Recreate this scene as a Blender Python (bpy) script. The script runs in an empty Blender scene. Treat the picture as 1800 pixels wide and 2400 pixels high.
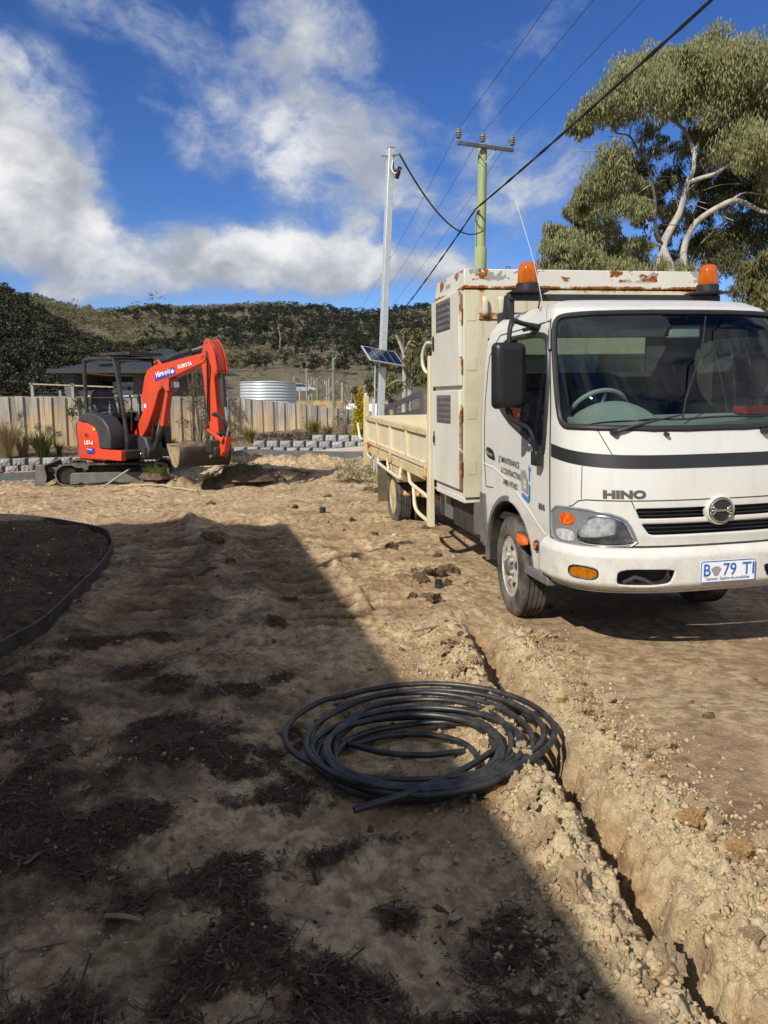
import bpy, bmesh, math, random
import numpy as np
from mathutils import Matrix, Vector
from math import sin, cos, tan, pi, radians, sqrt, atan2, hypot

random.seed(7)
RNG = np.random.default_rng(11)
SC = bpy.context.scene
COL = SC.collection

# ------------------------------------------------------------------ camera
cd = bpy.data.cameras.new('camera')
cd.sensor_fit = 'VERTICAL'
cd.sensor_height = 24.0
cd.lens = 18.0                      # 24-ish mm phone lens held upright
cd.clip_start = 0.05
cd.clip_end = 6000
cam = bpy.data.objects.new('camera', cd)
COL.objects.link(cam)
cam.location = (0, 0, 1.6)
cam.rotation_euler = (radians(90 - 8.4), 0, 0)
SC.camera = cam

# ------------------------------------------------------------------ light
SUN_DIR = Vector((-0.75, -1.05, 1.0)).normalized()      # towards the sun: behind and left of the viewer
sd = bpy.data.lights.new('sun', 'SUN')
sd.energy = 4.2
sd.angle = radians(0.55)
sd.color = (1.0, 0.94, 0.85)
sun = bpy.data.objects.new('sun', sd)
COL.objects.link(sun)
sun.location = SUN_DIR * 60
sun.rotation_euler = SUN_DIR.to_track_quat('Z', 'Y').to_euler()
SUN_EL = math.asin(SUN_DIR.z)
SUN_ROT = atan2(SUN_DIR.x, SUN_DIR.y)

SC.render.engine = 'CYCLES'
SC.cycles.use_denoising = True
SC.cycles.max_bounces = 7
SC.cycles.diffuse_bounces = 3
SC.cycles.glossy_bounces = 3
SC.cycles.transmission_bounces = 5
SC.cycles.transparent_max_bounces = 10
SC.cycles.caustics_reflective = False
SC.cycles.caustics_refractive = False
SC.cycles.sample_clamp_indirect = 6
SC.view_settings.view_transform = 'Standard'
SC.view_settings.look = 'None'
SC.view_settings.exposure = 0.35
SC.view_settings.gamma = 1.0
SC.view_settings.use_curve_mapping = False


# ------------------------------------------------------------------ node helpers
class NT:
    """Small wrapper to write node trees as expressions."""
    def __init__(s, tree):
        s.t = tree
        tree.nodes.clear()

    def n(s, kind, **kw):
        nd = s.t.nodes.new(kind)
        for k, v in kw.items():
            if k.startswith('_'):
                setattr(nd, k[1:], v)
            else:
                s.inp(nd, k, v)
        return nd

    def inp(s, nd, k, v):
        sock = nd.inputs[int(k[1:])] if k[0] == 'i' and k[1:].isdigit() else nd.inputs[k.replace('__', ' ')]
        if isinstance(v, bpy.types.NodeSocket):
            s.t.links.new(v, sock)
        elif isinstance(v, bpy.types.Node):
            s.t.links.new(v.outputs[0], sock)
        else:
            if sock.type == 'RGBA' and isinstance(v, (int, float)):
                v = (v, v, v, 1)
            elif sock.type == 'RGBA' and len(v) == 3:
                v = (*v, 1)
            sock.default_value = v

    def math(s, op, a, b=0.0, c=None, clamp=False):
        nd = s.t.nodes.new('ShaderNodeMath')
        nd.operation = op
        nd.use_clamp = clamp
        s.inp(nd, 'i0', a)
        s.inp(nd, 'i1', b)
        if c is not None:
            s.inp(nd, 'i2', c)
        return nd.outputs[0]

    def vmath(s, op, a, b=(0, 0, 0), scale=None):
        nd = s.t.nodes.new('ShaderNodeVectorMath')
        nd.operation = op
        s.inp(nd, 'i0', a)
        if op not in ('LENGTH', 'NORMALIZE', 'SCALE'):
            s.inp(nd, 'i1', b)
        if scale is not None:
            s.inp(nd, 'Scale', scale)
        return nd.outputs['Value'] if op in ('LENGTH', 'DOT_PRODUCT', 'DISTANCE') else nd.outputs[0]

    def step(s, v, a, b, smooth=True):
        nd = s.t.nodes.new('ShaderNodeMapRange')
        nd.interpolation_type = 'SMOOTHSTEP' if smooth else 'LINEAR'
        s.inp(nd, 'Value', v)
        s.inp(nd, 'From Min', a)
        s.inp(nd, 'From Max', b)
        return nd.outputs[0]

    def mix(s, f, a, b, blend='MIX'):
        nd = s.t.nodes.new('ShaderNodeMix')
        nd.data_type = 'RGBA'
        nd.blend_type = blend
        s.inp(nd, 'i0', f)
        s.inp(nd, 'i6', a)
        s.inp(nd, 'i7', b)
        return nd.outputs[2]

    def noise(s, vec, scale, detail=3.0, rough=0.55, dist=0.0):
        nd = s.n('ShaderNodeTexNoise', Scale=scale, Detail=detail, Roughness=rough, Distortion=dist)
        if vec is not None:
            s.inp(nd, 'Vector', vec)
        return nd.outputs[0]

    def scale(s, vec, sc):
        return s.vmath('MULTIPLY', vec, sc)


# ------------------------------------------------------------------ sky with broken cloud
world = bpy.data.worlds.new('World')
SC.world = world
world.use_nodes = True
world.cycles.sampling_method = 'MANUAL'
world.cycles.sample_map_resolution = 256
w = NT(world.node_tree)
sky = w.n('ShaderNodeTexSky')
sky.sky_type = 'NISHITA'
sky.sun_disc = False
sky.sun_elevation = SUN_EL
sky.sun_rotation = SUN_ROT
sky.altitude = 1800
sky.air_density = 1.0
sky.dust_density = 0.0
sky.ozone_density = 4.0
wdir = w.n('ShaderNodeTexCoord').outputs['Generated']
wsep = w.n('ShaderNodeSeparateXYZ', Vector=wdir)
SKY_STRENGTH = 0.1


def cam_dir(px, py):
    """Direction in the world of a place in the sky, from its bearing and height in the photograph (1800 x 2400)."""
    p = radians(8.4)
    a, b = (px - 900) / 1800, -(py - 1200) / 1800
    return Vector((a, cos(p) + b * sin(p), -sin(p) + b * cos(p))).normalized()


# cloud banks: bearing/height of the middle, half-width, half-height, thickness
BANKS = [(-20, 300, 190, 150, 1.25), (60, 430, 190, 120, 1.15), (150, 540, 170, 80, 0.85), (-20, 560, 200, 80, 0.8),
         (520, 260, 220, 100, 0.52), (760, 170, 170, 180, 0.56), (640, 350, 250, 95, 0.54), (890, 330, 140, 130, 0.52), (760, 460, 140, 80, 0.44),
         (330, 45, 220, 60, 0.52), (640, 30, 150, 60, 0.48), (900, 470, 120, 70, 0.38),
         (310, 655, 220, 60, 1.0), (540, 610, 200, 85, 1.2), (740, 600, 180, 85, 1.05), (920, 640, 170, 65, 0.9), (1080, 640, 120, 50, 0.7), (200, 690, 110, 40, 0.5),
         (1120, 540, 140, 130, 0.62), (1150, 320, 100, 130, 0.52), (1300, 430, 120, 110, 0.46), (1020, 420, 110, 120, 0.44),
         (1330, 80, 110, 80, 0.46), (90, 668, 50, 24, 0.5), (1780, 150, 130, 60, 0.3), (1150, 120, 70, 90, 0.3)]
warp = w.n('ShaderNodeTexNoise', Scale=5.0, Detail=4.0, Roughness=0.6, Vector=wdir)
wv = w.vmath('ADD', wdir, w.vmath('SCALE', w.vmath('SUBTRACT', warp.outputs['Color'], (0.5, 0.5, 0.5)), scale=0.085))
dens = None
for (px, py, sx, sy, th) in BANKS:
    d = cam_dir(px, py)
    r = w.scale(w.vmath('SUBTRACT', wv, tuple(d)), (1800 / sx, 1800 / sx, 1800 / sy))
    g = w.math('MULTIPLY', w.step(w.vmath('LENGTH', r), 1.45, 0.0), th)
    dens = g if dens is None else w.math('ADD', dens, g)
# unseen rest of the sky, its cloud thickened to brighten the shade
flat = w.vmath('DIVIDE', wv, w.n('ShaderNodeCombineXYZ', X=w.math('ADD', wsep.outputs[2], 0.3), Y=w.math('ADD', wsep.outputs[2], 0.3), Z=1.0))
ncl = w.noise(w.vmath('MULTIPLY', flat, (1, 1, 0)), 1.5, 5, 0.5)
away = w.step(w.vmath('DISTANCE', wdir, tuple(cam_dir(900, 400))), 0.55, 0.95)
dens = w.math('ADD', dens, w.math('MULTIPLY', away, w.math('MULTIPLY', w.step(ncl, 0.36, 0.58), 1.1)))
n_mid = w.noise(w.scale(wv, (1, 1, 1.6)), 7.5, 7, 0.62)
n_fin = w.noise(w.scale(wv, (1, 1, 1.5)), 24.0, 5, 0.6)
edge = w.math('ADD', w.math('MULTIPLY', w.math('SUBTRACT', n_mid, 0.5), 2.6), w.math('MULTIPLY', w.math('SUBTRACT', n_fin, 0.5), 0.35))
dens = w.math('ADD', dens, w.math('MULTIPLY', edge, w.step(dens, 0.0, 0.35)))
alpha = w.math('MULTIPLY', w.step(dens, 0.20, 0.98), 0.95)
thick = w.step(dens, 0.45, 1.30)
lit = w.noise(w.scale(w.vmath('ADD', wv, (-0.03, 0.0, 0.05)), (1, 1, 1.5)), 6.0, 5, 0.55)
cloud = w.mix(w.step(lit, 0.36, 0.64), (3.1, 3.3, 3.7, 1), (7.4, 7.4, 7.3, 1))
cloud = w.mix(thick, (2.5, 3.1, 4.5, 1), cloud)
hs = w.n('ShaderNodeHueSaturation', Hue=0.514, Saturation=1.22, Value=0.92, Color=sky)
skyc = w.mix(alpha, hs, cloud)
bg = w.n('ShaderNodeBackground', Color=skyc, Strength=SKY_STRENGTH)
wo = w.n('ShaderNodeOutputWorld')
w.t.links.new(bg.outputs[0], wo.inputs[0])


# ------------------------------------------------------------------ materials
MATS = {}


def new_mat(name):
    m = bpy.data.materials.new(name)
    m.use_nodes = True
    MATS[name] = m
    return m, NT(m.node_tree)


def finish(t, shader, disp=None):
    o = t.n('ShaderNodeOutputMaterial')
    t.t.links.new(shader.outputs[0] if isinstance(shader, bpy.types.Node) else shader, o.inputs[0])


def mat(name, col, rough=0.55, metal=0.0, col2=None, var=0.25, vs=4.0, bump=0.0, bs=60.0, spec=0.5, coat=0.0,
        rvar=0.1, space='Object', objrand=0.0, stretch=(1, 1, 1)):
    """Painted / plain surface: two tones mixed by noise, slight roughness change, fine relief."""
    m, t = new_mat(name)
    v = t.scale(t.n('ShaderNodeTexCoord').outputs[space], stretch)
    n1 = t.noise(v, vs, 5, 0.6)
    c2 = col2 or tuple(c * (1 - var) for c in col)
    c = t.mix(t.step(n1, 0.35, 0.68), (*col, 1), (*c2, 1))
    if objrand:
        r = t.n('ShaderNodeObjectInfo').outputs['Random']
        c = t.mix(1.0, c, t.n('ShaderNodeCombineColor', Red=t.math('MULTIPLY_ADD', r, objrand * 2, 1 - objrand), Green=t.math('MULTIPLY_ADD', r, objrand * 2, 1 - objrand), Blue=t.math('MULTIPLY_ADD', r, objrand * 2, 1 - objrand)).outputs[0], 'MULTIPLY')
    p = t.n('ShaderNodeBsdfPrincipled', Base__Color=c, Metallic=metal, Coat__Weight=coat)
    p.inputs['Specular IOR Level'].default_value = spec
    t.inp(p, 'Roughness', t.math('MULTIPLY_ADD', t.math('SUBTRACT', t.noise(v, vs * 3.7, 3), 0.5), rvar * 2, rough, clamp=True))
    if bump:
        b = t.n('ShaderNodeBump', Strength=bump, Distance=0.01, Height=t.noise(v, bs, 4, 0.6))
        t.inp(p, 'Normal', b)
    finish(t, p)
    return m


def leaf_mat(name, cols, trans=0.3, rough=0.55, objrand=0.0):
    """Foliage: tone differs from leaf to leaf, light passes through."""
    m, t = new_mat(name)
    g = t.n('ShaderNodeNewGeometry')
    ramp = t.n('ShaderNodeValToRGB', Fac=g.outputs['Random Per Island'])
    cr = ramp.color_ramp
    while len(cr.elements) < len(cols):
        cr.elements.new(0.5)
    for i, c in enumerate(cols):
        cr.elements[i].position = i / max(1, len(cols) - 1)
        cr.elements[i].color = (*c, 1)
    r = t.math('MULTIPLY_ADD', t.n('ShaderNodeObjectInfo').outputs['Random'], objrand * 2, 1 - objrand)
    c = t.mix(1.0, ramp.outputs[0], t.n('ShaderNodeCombineColor', Red=r, Green=r, Blue=r).outputs[0], 'MULTIPLY')
    p = t.n('ShaderNodeBsdfPrincipled', Base__Color=c, Roughness=rough)
    p.inputs['Specular IOR Level'].default_value = 0.25
    tr = t.n('ShaderNodeBsdfTranslucent', Color=c)
    mx = t.n('ShaderNodeMixShader', i0=trans, i1=p, i2=tr)
    finish(t, mx)
    return m


def glass_mat(name, tint, refl=1.0, rough=0.02):
    m, t = new_mat(name)
    fr = t.n('ShaderNodeFresnel', IOR=1.5)
    g = t.n('ShaderNodeBsdfGlossy', Color=(0.95, 0.97, 1, 1), Roughness=rough)
    tr = t.n('ShaderNodeBsdfTransparent', Color=(*tint, 1))
    mx = t.n('ShaderNodeMixShader', i0=t.math('MULTIPLY', fr.outputs[0], refl), i1=tr, i2=g)
    finish(t, mx)
    return m


# ------------------------------------------------------------------ mesh builder
def rotm(rx=0, ry=0, rz=0):
    return (Matrix.Rotation(rz, 3, 'Z') @ Matrix.Rotation(ry, 3, 'Y') @ Matrix.Rotation(rx, 3, 'X'))


class MB:
    def __init__(s):
        s.v = []
        s.f = []

    def add(s, vs, fs, M=None, at=(0, 0, 0)):
        o = len(s.v)
        for p in vs:
            q = Vector(p)
            if M is not None:
                q = M @ q
            s.v.append((q.x + at[0], q.y + at[1], q.z + at[2]))
        s.f += [tuple(i + o for i in f) for f in fs]
        return s

    def box(s, c, d, M=None):
        x, y, z = d[0] / 2, d[1] / 2, d[2] / 2
        vs = [(-x, -y, -z), (x, -y, -z), (x, y, -z), (-x, y, -z), (-x, -y, z), (x, -y, z), (x, y, z), (-x, y, z)]
        fs = [(0, 3, 2, 1), (4, 5, 6, 7), (0, 1, 5, 4), (1, 2, 6, 5), (2, 3, 7, 6), (3, 0, 4, 7)]
        return s.add(vs, fs, M, c)

    def hexa(s, p):
        """Eight corners: bottom ring of four, top ring of four."""
        return s.add(p, [(0, 3, 2, 1), (4, 5, 6, 7), (0, 1, 5, 4), (1, 2, 6, 5), (2, 3, 7, 6), (3, 0, 4, 7)])

    def prism(s, poly, a, b, axis='x'):
        """Polygon in the two other axes, from a to b along the axis. poly order: (y,z), (x,z) or (x,y)."""
        def P(u, v, h):
            return {'x': (h, u, v), 'y': (u, h, v), 'z': (u, v, h)}[axis]
        n = len(poly)
        vs = [P(u, v, a) for u, v in poly] + [P(u, v, b) for u, v in poly]
        fs = [tuple(range(n))[::-1], tuple(range(n, 2 * n))] + [(i, (i + 1) % n, n + (i + 1) % n, n + i) for i in range(n)]
        return s.add(vs, fs)

    def tube(s, path, r, n=8, closed=False, cap=True, flat=None):
        P = [Vector(p) for p in path]
        m = len(P)
        rr = r if hasattr(r, '__len__') else [r] * m
        o = len(s.v)
        up = None
        for i in range(m):
            if closed:
                d = P[(i + 1) % m] - P[i - 1]
            else:
                d = P[min(i + 1, m - 1)] - P[max(i - 1, 0)]
            if d.length < 1e-9:
                d = Vector((0, 0, 1))
            d.normalize()
            if up is None:
                up = Vector((0, 0, 1)) if abs(d.z) < 0.9 else Vector((1, 0, 0))
            a = d.cross(up)
            if a.length < 1e-6:
                a = d.orthogonal()
            a.normalize()
            b = a.cross(d).normalized()
            up = b
            for k in range(n):
                t = 2 * pi * k / n
                q = P[i] + a * (cos(t) * rr[i]) + b * (sin(t) * rr[i] * (flat or 1))
                s.v.append(tuple(q))
        for i in range(m if closed else m - 1):
            j = (i + 1) % m
            for k in range(n):
                l = (k + 1) % n
                s.f.append((o + i * n + k, o + i * n + l, o + j * n + l, o + j * n + k))
        if cap and not closed:
            s.f.append(tuple(o + k for k in range(n))[::-1])
            s.f.append(tuple(o + (m - 1) * n + k for k in range(n)))
        return s

    def cyl(s, a, b, r, n=16, r2=None):
        return s.tube([a, b], [r, r if r2 is None else r2], n)

    def lathe(s, prof, n=24, axis='x', at=(0, 0, 0), close=False):
        """Profile of (radius, height along the axis)."""
        o = len(s.v)
        m = len(prof)
        for (r, h) in prof:
            for k in range(n):
                t = 2 * pi * k / n
                c, d = r * cos(t), r * sin(t)
                p = {'x': (h, c, d), 'y': (d, h, c), 'z': (c, d, h)}[axis]
                s.v.append((p[0] + at[0], p[1] + at[1], p[2] + at[2]))
        for i in range(m - 1 + (1 if close else 0)):
            j = (i + 1) % m
            for k in range(n):
                l = (k + 1) % n
                s.f.append((o + i * n + k, o + i * n + l, o + j * n + l, o + j * n + k))
        if not close:
            if prof[0][0] > 1e-6:
                s.f.append(tuple(o + k for k in range(n))[::-1])
            if prof[-1][0] > 1e-6:
                s.f.append(tuple(o + (m - 1) * n + k for k in range(n)))
        return s

    def grid(s, P):
        """P[i][j] points."""
        o = len(s.v)
        m, n = len(P), len(P[0])
        for row in P:
            s.v += [tuple(float(c) for c in p) for p in row]
        for i in range(m - 1):
            for j in range(n - 1):
                s.f.append((o + i * n + j, o + i * n + j + 1, o + (i + 1) * n + j + 1, o + (i + 1) * n + j))
        return s

    def build(s, name, m, parent=None, smooth=35, bevel=0, seg=2, loc=None, rot=None, fix=True):
        me = bpy.data.meshes.new(name)
        me.from_pydata(s.v, [], s.f)
        if fix:
            bm = bmesh.new()
            bm.from_mesh(me)
            bmesh.ops.recalc_face_normals(bm, faces=bm.faces)
            bm.to_mesh(me)
            bm.free()
        o = link(name, me, m, parent, smooth)
        if bevel:
            bv = o.modifiers.new('bevel', 'BEVEL')
            bv.width = bevel
            bv.segments = seg
            bv.limit_method = 'ANGLE'
            bv.angle_limit = radians(40)
        if loc is not None:
            o.location = loc
        if rot is not None:
            o.rotation_euler = rot
        return o


def link(name, me, m, parent=None, smooth=None):
    o = bpy.data.objects.new(name, me)
    COL.objects.link(o)
    if m is not None:
        me.materials.clear()
        me.materials.append(MATS[m] if isinstance(m, str) else m)
    if parent is not None:
        o.parent = parent
    if smooth and len(me.polygons):
        me.polygons.foreach_set('use_smooth', [True] * len(me.polygons))
        me.set_sharp_from_angle(angle=radians(smooth))
    return o


def np_mesh(name, V, F, m, parent=None, smooth=False):
    me = bpy.data.meshes.new(name)
    V = np.ascontiguousarray(V, dtype=np.float32)
    F = np.ascontiguousarray(F, dtype=np.int32)
    me.vertices.add(len(V))
    me.vertices.foreach_set('co', V.ravel())
    me.loops.add(F.size)
    me.loops.foreach_set('vertex_index', F.ravel())
    me.polygons.add(len(F))
    me.polygons.foreach_set('loop_start', np.arange(len(F), dtype=np.int32) * F.shape[1])
    me.update(calc_edges=True)
    if smooth:
        me.polygons.foreach_set('use_smooth', np.ones(len(F), bool))
    return link(name, me, m, parent)


def thing(name, label, cat, loc=(0, 0, 0), rot=(0, 0, 0), group=None):
    o = bpy.data.objects.new(name, None)
    o.empty_display_size = 0.2
    COL.objects.link(o)
    o.location = loc
    o.rotation_euler = rot
    return tag(o, label, cat, group)


def tag(o, label, cat, group=None):
    o['label'] = label
    o['category'] = cat
    if group:
        o['group'] = group
    return o


def kind(o, k, label=None):
    o['kind'] = k
    if label:
        o['label'] = label
    return o


def copy_tree(o, parent=None):
    c = o.copy()
    COL.objects.link(c)
    if parent is not None:
        c.parent = parent
    for ch in list(o.children):
        copy_tree(ch, c)
    return c


def rrect(cx, cy, w, h, r, n=5):
    """Rounded rectangle outline, counter-clockwise."""
    out = []
    for (sx, sy, a0) in ((1, 1, 0), (-1, 1, 90), (-1, -1, 180), (1, -1, 270)):
        for k in range(n + 1):
            a = radians(a0 + 90 * k / n)
            out.append((cx + sx * (w / 2 - r) + r * cos(a), cy + sy * (h / 2 - r) + r * sin(a)))
    return out


def smooth_path(pts, n=8, closed=False):
    """Catmull-Rom through the points."""
    P = [Vector(p) for p in pts]
    m = len(P)
    out = []
    for i in range(m if closed else m - 1):
        p0 = P[(i - 1) % m] if closed or i > 0 else P[0] * 2 - P[1]
        p1 = P[i]
        p2 = P[(i + 1) % m]
        p3 = P[(i + 2) % m] if closed or i + 2 < m else P[-1] * 2 - P[-2]
        for k in range(n):
            t = k / n
            out.append(0.5 * ((2 * p1) + (p2 - p0) * t + (2 * p0 - 5 * p1 + 4 * p2 - p3) * t * t + (3 * p1 - p0 - 3 * p2 + p3) * t ** 3))
    if not closed:
        out.append(P[-1])
    return out


def text_mesh(name, body, m, parent, place, size=1.0, bold=0.0, align='LEFT', shear=0.0, sub=0, xs=1.0):
    """Flat lettering; place(u, v) -> point on the surface it is painted on."""
    cu = bpy.data.curves.new(name, 'FONT')
    cu.body = body
    cu.size = size
    cu.align_x = align
    cu.offset = bold
    cu.shear = shear
    cu.resolution_u = 3
    tmp = bpy.data.objects.new(name, cu)
    COL.objects.link(tmp)
    bpy.context.view_layer.update()
    me = bpy.data.meshes.new_from_object(tmp)
    bpy.data.objects.remove(tmp)
    if sub:
        bm = bmesh.new()
        bm.from_mesh(me)
        for _ in range(sub):
            bmesh.ops.subdivide_edges(bm, edges=[e for e in bm.edges if e.calc_length() > size * 0.25], cuts=1)
        bm.to_mesh(me)
        bm.free()
    for v in me.vertices:
        v.co = place(v.co.x * xs, v.co.y)
    me.name = name
    return link(name, me, m, parent)


# ------------------------------------------------------------------ noise for shaping (numpy)
def pn(x, y, seed=0):
    x = np.asarray(x, float)
    y = np.asarray(y, float)
    xi = np.floor(x).astype(np.int64)
    yi = np.floor(y).astype(np.int64)
    xf = x - xi
    yf = y - yi

    def gr(ix, iy, dx, dy):
        h = (ix * 374761393 + iy * 668265263 + seed * 974634777) & 0xFFFFFFFF
        h = ((h ^ (h >> 13)) * 1274126177) & 0xFFFFFFFF
        h = (h ^ (h >> 16)) & 0xFFFF
        a = h * (2 * pi / 65536)
        return np.cos(a) * dx + np.sin(a) * dy
    u = xf * xf * xf * (xf * (xf * 6 - 15) + 10)
    v = yf * yf * yf * (yf * (yf * 6 - 15) + 10)
    a = gr(xi, yi, xf, yf)
    b = gr(xi + 1, yi, xf - 1, yf)
    c = gr(xi, yi + 1, xf, yf - 1)
    d = gr(xi + 1, yi + 1, xf - 1, yf - 1)
    return 1.5 * ((a * (1 - u) + b * u) * (1 - v) + (c * (1 - u) + d * u) * v)


def fbm(x, y, o=4, seed=0, gain=0.5):
    s, a, f = 0, 1.0, 1.0
    for i in range(o):
        s = s + a * pn(x * f, y * f, seed + i * 17)
        a *= gain
        f *= 2.03
    return s


def sst(a, b, x):
    t = np.clip((x - a) / (b - a), 0, 1)
    return t * t * (3 - 2 * t)


def poly_dist(x, y, pts):
    """Distance to a polyline, signed (right of travel positive), and length along it."""
    best = np.full(np.shape(x), 1e9)
    sign = np.zeros(np.shape(x))
    along = np.zeros(np.shape(x))
    L = 0
    for (ax, ay), (bx, by) in zip(pts[:-1], pts[1:]):
        dx, dy = bx - ax, by - ay
        l = hypot(dx, dy)
        t = np.clip(((x - ax) * dx + (y - ay) * dy) / (l * l), 0, 1)
        d = np.hypot(x - ax - t * dx, y - ay - t * dy)
        c = ((x - ax) * dy - (y - ay) * dx) / l
        k = d < best
        best = np.where(k, d, best)
        sign = np.where(k, np.sign(c), sign)
        along = np.where(k, L + t * l, along)
        L += l
    return best, sign, along


# ================================================================== ground
TRENCH = [(0.60, 5.25), (0.66, 4.30), (0.71, 3.60), (0.755, 3.10), (0.80, 2.70), (0.83, 2.36), (0.815, 2.14), (0.86, 1.93), (0.915, 1.78), (1.0, 1.4), (1.1, 0.9)]
BED = [(-2.30, 3.4), (-2.34, 4.5), (-2.34, 5.26), (-2.52, 6.5), (-2.74, 7.55), (-2.95, 8.15), (-3.30, 8.8), (-4.4, 9.75), (-5.2, 10.0), (-7.5, 10.3)]
EDGE = [(-9.6, 13.9), (-7.6, 14.75), (-6.4, 15.35), (-3.7, 16.75), (-2.4, 17.25), (-0.7, 17.75), (0.4, 18.0)]
WALL_X = [-14, -9.3, -7.76, -5.0, -3.0, 0.2, 1.2]
WALL_Y = [13.4, 16.3, 17.1, 17.75, 18.25, 18.75, 18.9]
FENCE_A, FENCE_B = (-12.0, 17.05), (-0.35, 22.2)
SWATHS = [([(-3.3, 10.6), (-2.75, 9.3), (-2.15, 7.8), (-1.8, 6.2), (-1.75, 5.0)], 0.34),
          ([(-2.1, 10.4), (-1.45, 9.0), (-0.85, 7.2), (-0.42, 5.7), (-0.25, 4.9)], 0.36),
          ([(-0.7, 9.4), (-0.32, 8.0), (0.0, 6.2), (0.15, 5.3)], 0.2)]
MULCH = [(-0.80, 4.05, .26), (-0.62, 4.2, .16), (-0.93, 2.68, .30), (-1.25, 2.5, .3), (-0.45, 1.98, .26), (-0.1, 1.9, .2), (0.28, 2.02, .26), (0.05, 2.15, .12),
         (-1.72, 3.6, .32), (-1.25, 4.15, .22), (-1.9, 4.9, .3), (-1.55, 5.0, .22), (-0.78, 5.3, .2), (-1.1, 3.55, .3), (-1.0, 3.3, .22), (-1.5, 2.9, .5),
         (-1.5, 2.1, .45), (-1.0, 1.6, .5), (-2.2, 4.1, .4), (-0.6, 3.1, .13), (-0.45, 3.5, .1), (-1.5, 4.4, .2), (0.2, 1.6, .3), (-1.3, 1.85, .3), (-0.75, 6.0, .14), (-1.6, 7.0, .2), (-0.2, 2.45, .12), (-0.45, 1.6, .4)]


def tshift(al):
    """The trench wanders and its lips crumble."""
    return 0.03 * pn(al * 2.1, al * 0 + 3.3, 5) + 0.018 * pn(al * 6, al * 0 + 1.3, 6)


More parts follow.
